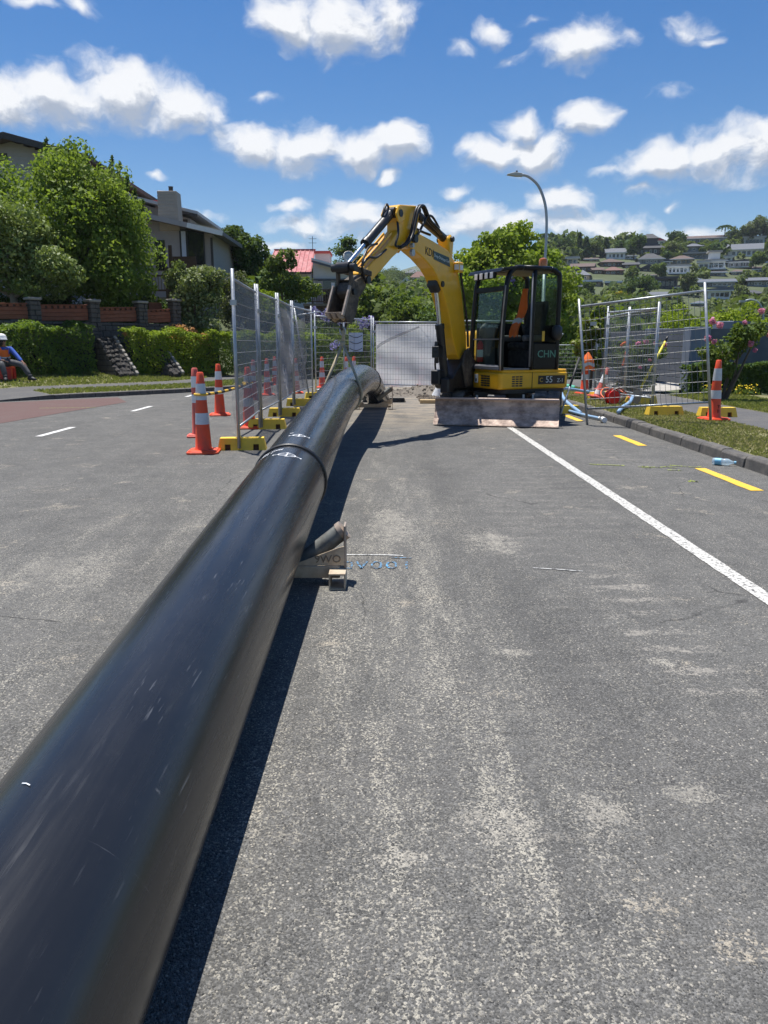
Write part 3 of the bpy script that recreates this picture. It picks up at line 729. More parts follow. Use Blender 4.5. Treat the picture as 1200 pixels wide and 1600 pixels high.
# left verge, footpath and lawn above it, along the curving kerb
def leftbank():
    line = []
    pts = [(-14.5, 12.0), (-11, 15.5), (-8.17, 18.29), (-6.3, 20.1), (-4.56, 22.11), (-3.7, 24.2), (-3.3, 26.4), (-2.9, 30), (-2.4, 34), (-1.6, 40)]
    P = [Vector(p) for p in pts]
    dense = []
    for i in range(len(P) - 1):
        p0 = P[max(0, i - 1)]; p1 = P[i]; p2 = P[i + 1]; p3 = P[min(len(P) - 1, i + 2)]
        for k in range(8):
            t = k / 8; dense.append(.5 * ((2 * p1) + (p2 - p0) * t + (2 * p0 - 5 * p1 + 4 * p2 - p3) * t * t + (-p0 + 3 * p1 - 3 * p2 + p3) * t ** 3))
    dense.append(P[-1])
    nor = []
    for i in range(len(dense)):
        d = dense[min(i + 1, len(dense) - 1)] - dense[max(i - 1, 0)]; d.normalize(); nor.append(Vector((-d.y, d.x)))
    def h(n, i):
        rz = road_z(dense[i].y)
        f = sstep(12, 18, i)
        return rz + ((.11 if n < .2 else .10 + .035 * n) * f + (1 - f) * (.008 + .03 * n) if n < 3 else .20 + (n - 3) * .10)
    def band(name, n0, n1, mat, i0, i1, dz=0, segs=4):
        m = MB(); idx = list(range(i0, i1))
        for i in idx:
            for s_ in range(segs + 1):
                n = n0 + (n1 - n0) * s_ / segs; q = dense[i] + nor[i] * n; m.v.append((q.x, q.y, h(n, i) + dz))
        w_ = segs + 1
        m.f = [(a * w_ + b, (a + 1) * w_ + b, (a + 1) * w_ + b + 1, a * w_ + b + 1) for a in range(len(idx) - 1) for b in range(segs)]
        return tag(m.build(name, mat, smooth=True), kind='structure')
    band('grass_verge', .13, 1.35, 'lawn', 17, len(dense), .004)
    band('footpath', 1.35, 2.55, 'path_asphalt', 0, len(dense))
    band('footpath', .0, 1.35, 'path_asphalt', 0, 18, .003)
    band('lawn', 2.55, 6.5, 'lawn', 0, len(dense), .002, 8)
    k = bpy.data.objects.new('kerb', None); COL.objects.link(k); k['kind'] = 'structure'
    for i in range(11, len(dense) - 1):
        fa, fb = sstep(12, 18, i), sstep(12, 18, i + 1)
        m = MB(); a, b = dense[i], dense[i + 1]; na, nb = nor[i], nor[i + 1]; e = .006
        a2 = a.lerp(b, .012); b2 = a.lerp(b, .988); za = road_z(a.y); zb = road_z(b.y)
        A = [(a2, za - .02), (a2, za + .004 + .106 * fa), (a2 + na * .14, za + .014 + .106 * fa), (a2 + na * .14, za - .02)]; B_ = [(b2, zb - .02), (b2, zb + .004 + .106 * fb), (b2 + nb * .14, zb + .014 + .106 * fb), (b2 + nb * .14, zb - .02)]
        m._add([(q.x, q.y, z) for q, z in A + B_], [(3, 2, 1, 0), (4, 5, 6, 7)] + [(j, (j + 1) % 4, (j + 1) % 4 + 4, j + 4) for j in range(4)])
        m.build('kerb_stone', 'kerb_concrete', k, bevel=.01)
    return dense, nor, h
LB, LNOR, LH = leftbank()

# grass: real blades on the verges
def blades(name, pts, hgt, mat, seed, wide=.012):
    rng = np.random.default_rng(seed); P = np.array(pts); n = len(P)
    a = rng.uniform(0, 2 * PI, n); h = hgt * rng.uniform(.5, 1.4, n); lean = rng.normal(0, .5, (n, 2)) * h[:, None]
    dx = np.stack([np.cos(a), np.sin(a), np.zeros(n)], 1) * (wide * rng.uniform(.6, 1.5, n))[:, None]
    top = P + np.concatenate([lean, h[:, None]], 1); midp = P + np.concatenate([lean * .35, h[:, None] * .6], 1)
    V = np.stack([P - dx, P + dx, midp + dx * .8, top], 1).reshape(-1, 3)
    t = np.clip(rng.normal(.5, .22, n) + .22 * np.sin(P[:, 0] * 3.3) * np.sin(P[:, 1] * 2.1 + 1), 0, 1)
    o = bpy.data.objects.new(name, leaf_mesh(name, V, mat, rng, t)); COL.objects.link(o); return tag(o, kind='stuff')
rng = np.random.default_rng(5)
n = 42000
xs = rng.uniform(4.02, 5.34, n); ys = 7.45 + 16.2 * rng.random(n) ** 1.5
keep = rng.random(n) < .35 + .65 * (np.sin(xs * 2.2 + ys * .9) * np.sin(ys * 1.7) > -.45)
xs, ys = xs[keep], ys[keep]
blades('grass', np.stack([xs, ys, np.full(len(xs), VZ - .01)], 1), .032, 'grass_blade', 1)
n = 24000; xs = rng.uniform(6.68, 8.2, n); ys = 8.5 + 9.7 * rng.random(n)
blades('grass', np.stack([xs, ys, np.full(n, VZ - .005)], 1), .05, 'grass_far', 2)
G_ = []
for n0, n1, cnt, i0 in ((.16, 1.33, 14000, 17), (2.56, 6.2, 34000, 1)):
    for _ in range(cnt):
        i = rng.integers(i0, len(LB) - 1); f = rng.random(); a = LB[i].lerp(LB[i + 1], f); nn = rng.uniform(n0, n1); q = a + LNOR[i] * nn
        G_.append((q.x, q.y, LH(nn, i)))
blades('grass', G_, .055, 'grass_far', 3, .02)
# ------------------------------------------------------------------ the pipe
PR = .24
PIPE = [(-.668, -3, .0), (-.66, 0, .137), (-.652, 2, .239), (-.643, 4.1, .346), (-.636, 5.2, .40), (-.625, 7, .492), (-.60, 8.5, .578), (-.55, 9.7, .66), (-.47, 10.9, .72), (-.41, 12.2, .735), (-.355, 13.5, .70), (-.30, 14.8, .60), (-.24, 16, .43), (-.15, 17.1, .15), (-.03, 18, -.18), (.1, 18.8, -.6), (.2, 19.3, -1.0)]
def spline(pts, n):
    P = [Vector(p) for p in pts]; out = []
    for i in range(len(P) - 1):
        p0 = P[max(0, i - 1)]; p1 = P[i]; p2 = P[i + 1]; p3 = P[min(len(P) - 1, i + 2)]
        for k in range(n):
            t = k / n; out.append(.5 * ((2 * p1) + (p2 - p0) * t + (2 * p0 - 5 * p1 + 4 * p2 - p3) * t * t + (-p0 + 3 * p1 - 3 * p2 + p3) * t ** 3))
    out.append(P[-1]); return out
AX = spline(PIPE, 8)
def pipe_at(y):
    for a, b in zip(AX, AX[1:]):
        if a.y <= y <= b.y: return a.lerp(b, (y - a.y) / (b.y - a.y)), (b - a).normalized()
def pipe_pt(y, ang, r=PR):
    """point on the pipe; ang from straight up, positive to the right"""
    c, d = pipe_at(y); s = d.cross(Vector((0, 0, 1))).normalized(); u = s.cross(d)
    return c + (u * math.cos(ang) + s * math.sin(ang)) * r
pipe = thing('water_main_pipe', 'long thick black plastic pipe lying along the road, its far end lifted by the digger', 'pipe', (0, 0, 0))
m = MB(); m.tube(AX, PR, 56); m.build('pipe_wall', 'hdpe', pipe, smooth=True)
for y in (5.12, 14.6):
    c, d = pipe_at(y)
    for o in (-.011, .011):
        q, _ = pipe_at(y + o); s = d.cross(Vector((0, 0, 1))).normalized(); u = s.cross(d)
        m = MB(); m.tube([q + (u * math.cos(t * PI / 32) + s * math.sin(t * PI / 32)) * (PR + .002) for t in range(64)], .011, 8, closed=True)
        m.build('weld_bead', 'hdpe_bead', pipe, smooth=True)
def on_pipe(segs, wd, name, dy=0):
    """thin marker strokes lying on the pipe's skin; points are (y, angle)"""
    m = MB(); rg = random.Random(3)
    for st in segs:
        for a, b in zip(st, st[1:]):
            n = max(1, int(math.hypot(b[0] - a[0], (b[1] - a[1]) * PR) / .015)); prev = None
            da, db = b[0] - a[0], (b[1] - a[1]) * PR; l = math.hypot(da, db) or 1; ny, na = -db / l, da / l / PR
            for k in range(n + 1):
                t = k / n; y = a[0] + (b[0] - a[0]) * t; g_ = a[1] + (b[1] - a[1]) * t; h = wd * rg.uniform(.4, .6)
                cur = (pipe_pt(y + ny * h, g_ + na * h, PR + .0025), pipe_pt(y - ny * h, g_ - na * h, PR + .0025))
                if prev: m._add([prev[0], prev[1], cur[1], cur[0]], [(0, 1, 2, 3)])
                prev = cur
    return m.build(name, 'white_mark', pipe)
code = []; rg = random.Random(11)
for k in range(15):                              # the two printed rows of code before the weld
    a = -.98 + k * .062
    if k in (4, 9): continue
    for y in (4.955, 4.90):
        if y < 4.93 and k > 10: continue
        code.append([(y, a), (y + .012, a + .004)]); code.append([(y + .030, a + .02), (y + .036, a + .024)])
        if rg.random() < .6: code.append([(y + .012, a - .01), (y + .012, a + .03)])
on_pipe(code, .011, 'printed_code')
def target(y, a, s):
    c = [[(y + s * math.sin(t * PI / 8) * .8, a + s / PR * math.cos(t * PI / 8)) for t in range(17)], [(y - s * 1.15, a), (y + s * 1.15, a)], [(y, a - 1.7 * s / PR), (y, a + 1.7 * s / PR)]]
    for k in (-1.6, 1.6): c += [[(y - .012, a + k * s / PR), (y + .014, a + k * s / PR + .02)]]
    for k in (-1, 1): c += [[(y + k * s, a - .05), (y + k * s, a + .07)]]
    return on_pipe(c, .006, 'chalk_mark')
target(4.80, .12, .055); target(5.52, .1, .045)
on_pipe([[(5.62, -.22), (5.64, -.12)]], .010, 'chalk_mark')
on_pipe([[(1.40, -.30), (1.395, -.25), (1.385, -.2)]], .0025, 'chalk_mark')

# ------------------------------------------------------------------ pipe rollers
def roller(y, label):
    c, d = pipe_at(y); t = thing('pipe_roller', label, 'pipe roller', (c.x, y, 0), 0, 'pipe rollers under the black pipe')
    dz = c.z - .346
    m = MB(); m.box((-.30, -.035, .035), (.40, .035, .105)); m.build('cross_beam', 'steel_cream', t, bevel=.004)
    for s in (-1, 1):
        kk = 1 if s > 0 else .74
        # hollow square foot running along the pipe
        f = MB(); x0, x1 = (.345, .435) if s > 0 else (-.325, -.235)
        for (a, b) in (((x0, -.14, .0), (x1, .035, .008)), ((x0, -.14, .082), (x1, .035, .090)), ((x0, -.14, .008), (x0 + .008, .035, .082)), ((x1 - .008, -.14, .008), (x1, .035, .082))): f.box(a, b)
        f.build('foot', 'steel_cream', t)
        g_ = MB(); g_.prism([(s * .13, .1075), (s * .425 * kk, .1075), (s * .425 * kk, .215), (s * .40 * kk, .21)], -.033, -.026); g_.build('gusset', 'steel_cream', t)
        pz = .33 + dz
        p_ = MB(); p_.box((s * .428 * kk - .006, -.03, .09), (s * .428 * kk + .006, .075, pz if s > 0 else .26)); p_.build('end_plate', 'steel_worn', t, bevel=.003)
        a = Vector((s * .12, .045, .055 + max(0, dz))); b = Vector((s * .412 * kk, .045, (.285 if s > 0 else .22) + dz))
        if dz > .05: a.z = .055 + dz
        r_ = MB(); r_.cyl(a, b, .05, 24); ro = r_.build('roller', 'roller_grey', t, auto=40)
        q = MB(); q.cyl(a.lerp(b, .96), a.lerp(b, 1.035), .056, 24); q.build('roller_cap', 'steel_worn', ro, auto=40)
    text('9WO', .062, 'text_stamp', frame((.335, -.0345, .142), (1, 0, 0), (0, 0, 1), (0, -1, 0)), t, 'lettering', .0015)
    return t
roller(4.1, 'cream steel pipe roller stamped with letters under the near stretch of black pipe')
r2 = roller(15.7, 'small grey pipe roller under the far lifted end of the black pipe')

# ------------------------------------------------------------------ the excavator
SL = Vector((2.12, 13.72, 0))
ex = thing('excavator', 'yellow and black mini excavator lifting the pipe end, dozer blade towards the camera', 'excavator', SL)
def loc(M): return Matrix.Translation(-SL) @ M
ua = math.radians(14); uf = Vector((-math.sin(ua), -math.cos(ua), 0)); ul = Vector((-uf.y, uf.x, 0))
UM = loc(frame(SL + Vector((.02, .05, 0)), uf, ul))                      # undercarriage: x forward, y left
ha = math.radians(25); hf = Vector((-math.cos(ha), -math.sin(ha), 0)); hl = Vector((-hf.y, hf.x, 0))
HM = loc(frame(SL, hf, hl))                                              # upper structure
bd = Vector((-.527, -.85, 0)).normalized(); bl = Vector((-bd.y, bd.x, 0))
BM_ = loc(frame((1.26, 13.14, 0), bd, bl))                               # boom: x outward, y left, z up
# undercarriage
m = MB(UM); m.box((-.7, -.45, .28), (.75, .45, .52)); m.box((.5, -.12, .22), (1.2, .12, .34)); m.box((-.55, -.6, .24), (-.3, .6, .4)); m.box((.35, -.6, .24), (.6, .6, .4))
m.build('undercarriage', 'digger_black', ex, bevel=.02)
m = MB(UM); m.lathe([(.44, .5), (.46, .52), (.46, .6), (.4, .62)], (0, 0, 0), 32); m.build('slew_ring', 'digger_grey', ex, auto=40)
def track(s):
    yc = s * .775; wd = .40; R = .25; L0, L1 = -.95, .93
    path = []
    for k in range(13): a = PI / 2 - PI * k / 12; path.append((L1 + R * math.cos(a), R + R * math.sin(a)))
    for k in range(1, 8): path.append((L1 + (L0 - L1) * k / 8, 0))
    for k in range(13): a = -PI / 2 - PI * k / 12; path.append((L0 + R * math.cos(a), R + R * math.sin(a)))
    for k in range(1, 8): path.append((L0 + (L1 - L0) * k / 8, 2 * R))
    m = MB(UM); n = len(path)
    inn = [(x * .97 if abs(x) > .9 else x, R + (z - R) * .86) for x, z in path]
    vs = [(x, yc - wd / 2, z) for x, z in path] + [(x, yc + wd / 2, z) for x, z in path] + [(x, yc - wd / 2, z) for x, z in inn] + [(x, yc + wd / 2, z) for x, z in inn]
    fs = []
    for i in range(n):
        j = (i + 1) % n; fs += [(i, j, j + n, i + n), (i + 2 * n, i + 3 * n, j + 3 * n, j + 2 * n), (i, i + 2 * n, j + 2 * n, j), (i + n, j + n, j + 3 * n, i + 3 * n)]
    m._add(vs, fs); to = m.build('track', 'rubber', ex)
    # lugs round the belt
    per = [0]
    for i in range(n): a, b = path[i], path[(i + 1) % n]; per.append(per[-1] + math.hypot(b[0] - a[0], b[1] - a[1]))
    tot = per[-1]; N = 40
    for k in range(N):
        d_ = tot * k / N; i = max(q for q in range(n) if per[q] <= d_); a, b = path[i], path[(i + 1) % n]; f = (d_ - per[i]) / max(1e-6, per[i + 1] - per[i])
        x = a[0] + (b[0] - a[0]) * f; z = a[1] + (b[1] - a[1]) * f; tx, tz = b[0] - a[0], b[1] - a[1]; l = math.hypot(tx, tz); tx /= l; tz /= l; nx, nz = -tz, tx
        if nx * (x - 0) + nz * (z - R) < 0: nx, nz = -nx, -nz
        lug = MB(UM); y0 = yc - wd / 2 + (.0 if k % 2 else .03); 
        for (ya, yb) in ((yc - wd / 2 + .005, yc - .02), (yc + .02, yc + wd / 2 - .005)):
            off = .03 if ya > yc - .05 else -.0
            P = []
            for yy in (ya, yb):
                for (du, dn) in ((-.042, 0), (.042, 0), (.03, .03), (-.03, .03)): P.append((x + tx * (du + off) + nx * dn, yy, z + tz * (du + off) + nz * dn))
            lug._add(P, [(0, 1, 2, 3), (7, 6, 5, 4), (0, 4, 5, 1), (1, 5, 6, 2), (2, 6, 7, 3), (3, 7, 4, 0)])
        lug.build('track_lug', 'rubber', to)
    for x in (L0, L1):
        q = MB(UM); q.cyl((x, yc - .12, R), (x, yc + .12, R), R * .78, 20); q.build('sprocket', 'digger_black', to, auto=40)
    q = MB(UM); q.box((L0 + .1, yc - .1, .12), (L1 - .1, yc + .1, .36)); q.build('track_frame', 'digger_black', to, bevel=.02)
track(1); track(-1)
# dozer blade, curved, worn to bare steel
prof = [(1.56, .03), (1.48, .115), (1.425, .215), (1.392, .315), (1.388, .38), (1.41, .42)]
m = MB(UM); nb = 12
for i in range(len(prof) - 1):
    for k in range(nb):
        y0 = -.98 + 1.96 * k / nb; y1 = -.98 + 1.96 * (k + 1) / nb
        (xa, za), (xb, zb) = prof[i], prof[i + 1]
        m._add([(xa, y0, za), (xa, y1, za), (xb, y1, zb), (xb, y0, zb)], [(0, 1, 2, 3)])
        m._add([(xa - .05, y0, za), (xa - .05, y1, za), (xb - .05, y1, zb), (xb - .05, y0, zb)], [(3, 2, 1, 0)])
for (xa, za) in (prof[0], prof[-1]): m._add([(xa - .05, -.98, za), (xa - .05, .98, za), (xa, .98, za), (xa, -.98, za)], [(0, 1, 2, 3)])
bo = m.build('dozer_blade', 'blade_worn', ex, smooth=False)
for s in (-1, 1):
    q = MB(UM); q.prism([(x - .055, z) for x, z in prof] + [(x + .006, z) for x, z in reversed(prof)], s * .98, s * .995); q.build('blade_end_plate', 'blade_worn', bo)
q = MB(UM); q.box((1.355, -.985, .421), (1.43, .985, .447)); q.build('blade_lip', 'blade_lip', bo, bevel=.004)
q = MB(UM); q.beam((1.572, -.985, .02), (1.572, .985, .02), .02, .012); q.build('cutting_edge', 'blade_worn', bo, bevel=.003)
for y, z in ((.2, .20), (-.35, .2), (.66, .2)):
    q = MB(UM); q.cyl((1.385, y, z), (1.412, y, z), .018, 8); q.build('blade_bolt', 'digger_grey', bo)
for s in (-1, 1):
    m = MB(UM); m.beam((.3, s * .42, .3), (1.36, s * .42, .22), .09, .1); m.build('blade_arm', 'digger_black', ex, bevel=.01)
m = MB(UM); m.cyl((.45, 0, .42), (1.34, 0, .3), .045, 14); m.build('blade_cylinder', 'digger_black', ex, auto=40)
m = MB(UM); m.box((1.0, -.18, .34), (1.16, .12, .48)); m.build('step_plate', 'digger_grey', ex, bevel=.015)
for y, h_ in ((.4, .5), (.55, .5), (-.35, .48)):
    m = MB(UM); m.box((1.2, y, .3), (1.23, y + .03, h_)); m.build('blade_pin', 'galv', ex)
# upper structure
def rnd(x0, x1, y0, y1, r, n=5, front=False):
    out = []
    for (cx, cy, a0) in ((x1 - r, y1 - r, 0), (x0 + r, y1 - r, 90), (x0 + r, y0 + r, 180), (x1 - r, y0 + r, 270)):
        for k in range(n + 1): a = math.radians(a0 + 90 * k / n); out.append((cx + r * math.cos(a), cy + r * math.sin(a)))
    return out
m = MB(HM); m.prism(rnd(-.66, .66, -.95, .93, .16), .50, .60, 'z'); m.build('deck_plate', 'digger_black', ex, auto=40)
m = MB(HM); sk = [(-.6, .955), (.70, .975), (.74, .93), (.74, -.06), (.6, -.06), (.6, -.9), (-.45, -.93), (-.62, -.78), (-.70, -.3), (-.70, .6), (-.66, .9)]
m.prism(sk, .57, .84, 'z'); so_ = m.build('skirt_panel', 'digger_yellow', ex, bevel=.03, seg=3)
q = MB(HM); q.prism([(-.59, .93), (.66, .95), (.70, .9), (.70, -.04), (.5, -.04), (.5, -.85), (-.45, -.88), (-.6, -.7), (-.66, .88)], .835, .885, 'z'); q.build('skirt_top', 'digger_yellow', ex, bevel=.02, seg=2)
# panel gap, grilles, decal and model sign
q = MB(HM); q.box((.10, .966, .575), (.106, .9745, .84)); q.build('panel_gap', 'digger_black', so_)
def grille(org, ax, w_, h_):
    up_ = Vector((0, 0, 1)); a = Vector(ax); nrm = a.cross(up_); o = Vector(org)
    for i in range(3):
        for j in range(5):
            g_ = MB(HM); c = o + a * (w_ * (i - 1) / 3) + up_ * (h_ * (j - 2) / 5); g_.beam(c - a * (w_ / 7.5), c + a * (w_ / 7.5), .008, h_ / 8)
            g_.build('vent_slot', 'digger_black', so_)
grille((.745, .55, .70), (0, -1, 0), .28, .19)
grille((.40, .968, .70), (-1, 0, 0), .22, .18)
q = MB(HM); q.box((.741, .22, .66), (.747, .32, .80)); q.build('decal', 'decal_white', so_)
q = MB(HM); q.box((.7475, .25, .68), (.749, .29, .73)); q.build('decal_mark', 'text_dark', so_)
left_fr = lambda x, z: HM @ frame((x, .9745, z), (-1, -.012, 0), (0, 0, 1), (0, 1, 0))
q = MB(HM); q.prism([(-.02, .645), (-.56, .645), (-.56, .785), (-.02, .785)], .9635, .9705); q.build('model_sign', 'digger_black', so_)
text('C', .10, 'line_yellow', left_fr(-.075, .712), so_, 'lettering')
text('55', .15, 'text_pale', left_fr(-.235, .715), so_, 'lettering')
text('Z-1', .09, 'text_pale', left_fr(-.46, .70), so_, 'lettering')
# boom side: tank cover right of the cab and the slew post
m = MB(HM); m.prism([(-.6, .885), (.45, .885), (.5, 1.1), (.42, 1.5), (-.3, 1.58), (-.62, 1.5)], -.92, -.12, 'y'); m.build('tank_cover', 'digger_yellow', ex, bevel=.05, seg=2)
m = MB(HM); m.box((.6, -.35, .5), (1.0, -.02, .70)); m.box((.6, -.35, .86), (.98, -.02, 1.0)); m.cyl((.9, -.19, .45), (.9, -.19, 1.04), .11, 18); m.build('slew_post', 'digger_black', ex, bevel=.015)
m = MB(BM_); m.prism([(-.42, .56), (.52, .58), (.62, .72), (.42, .88), (.12, 1.12), (-.10, 1.12), (-.42, .98)], -.17, .17); m.build('boom_bracket', 'digger_black', ex, bevel=.02)
m = MB(BM_); m.prism([(-.05, .62), (.12, .6), (.28, .95), (.2, 1.18), (.04, 1.24), (-.06, 1.1)], .175, .215); m.build('bracket_plate', 'bucket_steel', ex, bevel=.01)
# boom
bp_ = [(.18, 1.02), (.30, 1.12), (.46, 1.38), (.64, 1.80), (.85, 2.11), (1.05, 2.31), (1.20, 2.41), (1.48, 2.53), (1.74, 2.61), (1.86, 2.70), (1.87, 2.82), (1.74, 2.88), (1.54, 2.85), (1.17, 2.80), (.70, 2.72), (.47, 2.59), (.34, 2.45), (.17, 2.08), (-.02, 1.45), (-.04, 1.15), (.05, 1.02)]
m = MB(BM_); m.prism(bp_, -.115, .115); boom = m.build('boom', 'digger_yellow', ex, bevel=.018, seg=2)
q = MB(BM_); q.prism([(.50, 2.60), (.60, 2.66), (.66, 2.9), (.56, 2.97), (.46, 2.90)], -.10, .10); q.build('cylinder_lug', 'digger_yellow', boom, bevel=.02)
for s in (-1, 1):
    q = MB(BM_); q.prism([(1.6, 2.72), (1.78, 2.58), (1.95, 2.63), (1.98, 2.78), (1.85, 2.9), (1.68, 2.88)], s * .117, s * .150); q.build('boom_cheek', 'digger_yellow', boom, bevel=.012)
q = MB(BM_); pass
for a_, z_, h_, r_ in ((1.82, 2.76, .19, .058), (.87, 2.2, .135, .045), (.56, 2.89, .14, .04), (.06, 1.1, .2, .06)):
    q = MB(BM_); q.cyl((a_, -h_, z_), (a_, h_, z_), r_, 16); q.build('pivot_pin', 'digger_black', boom, auto=40)
bt = BM_ @ frame((.96, .118, 2.62), Vector((1, 0, .24)).normalized(), Vector((-.24, 0, 1)).normalized(), (0, -1, 0))
# lettering on the side that faces the camera: reads along the boom
LF = lambda a, z, sl: BM_ @ frame((a, .1175, z), Vector((-1, 0, -sl)).normalized(), Vector((-sl, 0, 1)).normalized(), (0, 1, 0))
text('KDI', .16, 'text_dark', LF(1.30, 2.625, .10), boom, 'lettering')
q = MB(BM_); q.prism([(1.16, 2.54), (1.17, 2.66), (.66, 2.61), (.62, 2.47)], .1165, .1195); sg = q.build('boom_sign', 'sign_dark', boom)
text('Deep Drainage Civil', .062, 'text_pale', BM_ @ frame((.90, .1200, 2.572), Vector((-1, 0, -.115)).normalized(), Vector((-.115, 0, 1)).normalized(), (0, 1, 0)), sg, 'lettering', .001)
q = MB(BM_); q.prism([(.76, 2.16), (.86, 2.30), (.99, 2.28), (1.0, 2.16), (.90, 2.06)], -.085, .085); q.build('rod_clevis', 'digger_black', boom, bevel=.02)
q = MB(BM_); q.box((.33, .12, 2.40), (.49, .21, 2.56)); wl = q.build('work_light', 'digger_yellow', boom, bevel=.015)
q = MB(BM_); q.box((.487, .13, 2.44), (.496, .205, 2.52)); q.box((.35, .208, 2.44), (.46, .213, 2.51)); q.build('lamp_lens', 'cone_band_white', wl)
def ram(p, q_, f, r, rr, name, side=0, mat='digger_black'):
    p = Vector((p[0], side, p[1])); q_ = Vector((q_[0], side, q_[1])); k = p.lerp(q_, f)
    m = MB(BM_); m.cyl(p, k, r, 18); m.cyl(k - (q_ - p).normalized() * .07, k, r * 1.12, 18); m.cyl(p - Vector((0, r * 1.15, 0)), p + Vector((0, r * 1.15, 0)), r * 1.15, 14)
    o = m.build(name, mat, ex, auto=40)
    m = MB(BM_); m.cyl(k, q_, rr, 14); m.cyl(q_ - Vector((0, r, 0)), q_ + Vector((0, r, 0)), r * .95, 14); m.build('piston_rod', 'chrome', o, auto=40)
    return o
ram((.50, .70), (.87, 2.2), .60, .068, .036, 'boom_cylinder')
ram((.56, 2.89), (1.62, 3.17), .83, .062, .034, 'arm_cylinder')
# arm (stick)
ap_ = [(2.22, 3.13), (2.12, 3.18), (1.66, 3.23), (1.58, 3.16), (1.60, 3.02), (1.72, 2.72), (1.84, 2.62), (2.00, 2.64), (2.33, 2.46), (2.88, 2.10), (3.06, 2.06), (3.08, 2.20), (2.44, 2.63), (2.16, 2.84), (2.16, 2.95)]
m = MB(BM_); m.prism(ap_, -.10, .10); arm = m.build('arm', 'digger_yellow', ex, bevel=.016, seg=2)
q = MB(BM_); pass
for a_, z_, h_, r_ in ((1.63, 3.17, .13, .045), (3.0, 2.12, .15, .05), (2.16, 3.06, .14, .05)):
    q = MB(BM_); q.cyl((a_, -h_, z_), (a_, h_, z_), r_, 14); q.build('pivot_pin', 'digger_black', arm, auto=40)
for s in (-1, 1):
    q = MB(BM_); q.prism([(2.05, 2.98), (2.2, 2.92), (2.28, 3.04), (2.2, 3.16), (2.08, 3.12)], s * .10, s * .13); q.build('arm_lug', 'digger_yellow', arm, bevel=.01)
    q = MB(BM_); q.beam((2.3, s * .06, 2.79), (2.98, s * .06, 2.32), .02, .03); q.build('arm_rail', 'digger_yellow', arm)
ram((2.2, 3.07), (3.36, 2.24), .58, .062, .032, 'bucket_cylinder')
# quick hitch, links, bucket
for s in (-1, 1):
    m = MB(BM_); m.beam((2.93, s * .135, 2.2), (3.36, s * .125, 2.25), .03, .07); m.build('tipping_link', 'bucket_steel', ex, bevel=.008)
    m = MB(BM_); m.beam((3.36, s * .10, 2.26), (3.34, s * .10, 1.95), .035, .07); m.build('bucket_link', 'bucket_steel', ex, bevel=.008)
m = MB(BM_); m.cyl((3.36, -.18, 2.25), (3.36, .18, 2.25), .05, 14); m.build('link_pin', 'digger_black', ex, auto=40)
m = MB(BM_); m.cyl((3.34, -.16, 1.95), (3.34, .16, 1.95), .04, 14); m.build('link_pin', 'digger_black', ex, auto=40)
m = MB(BM_); m.cyl((3.36, -.10, 2.25), (3.36, .10, 2.25), .075, 14); m.build('link_bush', 'digger_black', ex, auto=40)
m = MB(BM_); m.prism([(2.95, 2.19), (3.1, 2.18), (3.36, 2.06), (3.42, 1.94), (3.34, 1.86), (3.12, 1.90), (2.98, 2.04)], -.10, .10); m.build('quick_hitch', 'bucket_steel', ex, bevel=.02)
sp_ = [(3.22, 2.08), (3.32, 2.10), (3.41, 2.00), (3.50, 1.84), (3.57, 1.67), (3.47, 1.57), (3.37, 1.56), (3.28, 1.66), (3.20, 1.86)]
bk = None
for s in (-1, 1):
    m = MB(BM_); m.prism(sp_, s * .105, s * .124); o = m.build('bucket', 'bucket_steel', ex if bk is None else bk, bevel=.006)
    if bk is None: bk = o
    else: o.name = 'bucket_side'
    q = MB(BM_); q.beam((3.42, s * .128, 2.02), (3.59, s * .128, 1.65), .025, .035); q.build('wear_strip', 'steel_worn', bk)
m = MB(BM_); sh = [(3.32, 2.09), (3.23, 2.06), (3.21, 1.86), (3.29, 1.67), (3.37, 1.57), (3.46, 1.58), (3.57, 1.67)]
for (a, b), (c, d_) in zip(sh, sh[1:]): m.prism([(a, b), (c, d_), (c + .018, d_ + .012), (a + .018, b + .012)], -.106, .106)
m.build('bucket_shell', 'bucket_steel', bk)
for y in (-.085, 0, .085):
    m = MB(BM_); m.prism([(3.50, 1.62), (3.58, 1.61), (3.66, 1.69), (3.59, 1.69)], y - .025, y + .025); m.build('bucket_tooth', 'steel_worn', bk, bevel=.004)
m = MB(BM_); rgm = random.Random(5)
for k in range(14):
    c = Vector((3.47 + rgm.uniform(-.08, .07), rgm.uniform(-.09, .09), 1.61 + rgm.uniform(0, .04))); r_ = rgm.uniform(.02, .045)
    m.lathe([(.001, -r_), (r_ * .8, -r_ * .5), (r_, 0), (r_ * .7, r_ * .6), (.001, r_ * .9)], c, 7)
m.build('caked_mud', 'mud', bk, smooth=True)
m = MB(BM_); m.tube([(3.32, 0, 1.56), (3.34, 0, 1.50), (3.40, 0, 1.46), (3.45, 0, 1.50), (3.44, 0, 1.55)], .018, 8); m.build('lifting_eye', 'bucket_steel', bk, smooth=True)
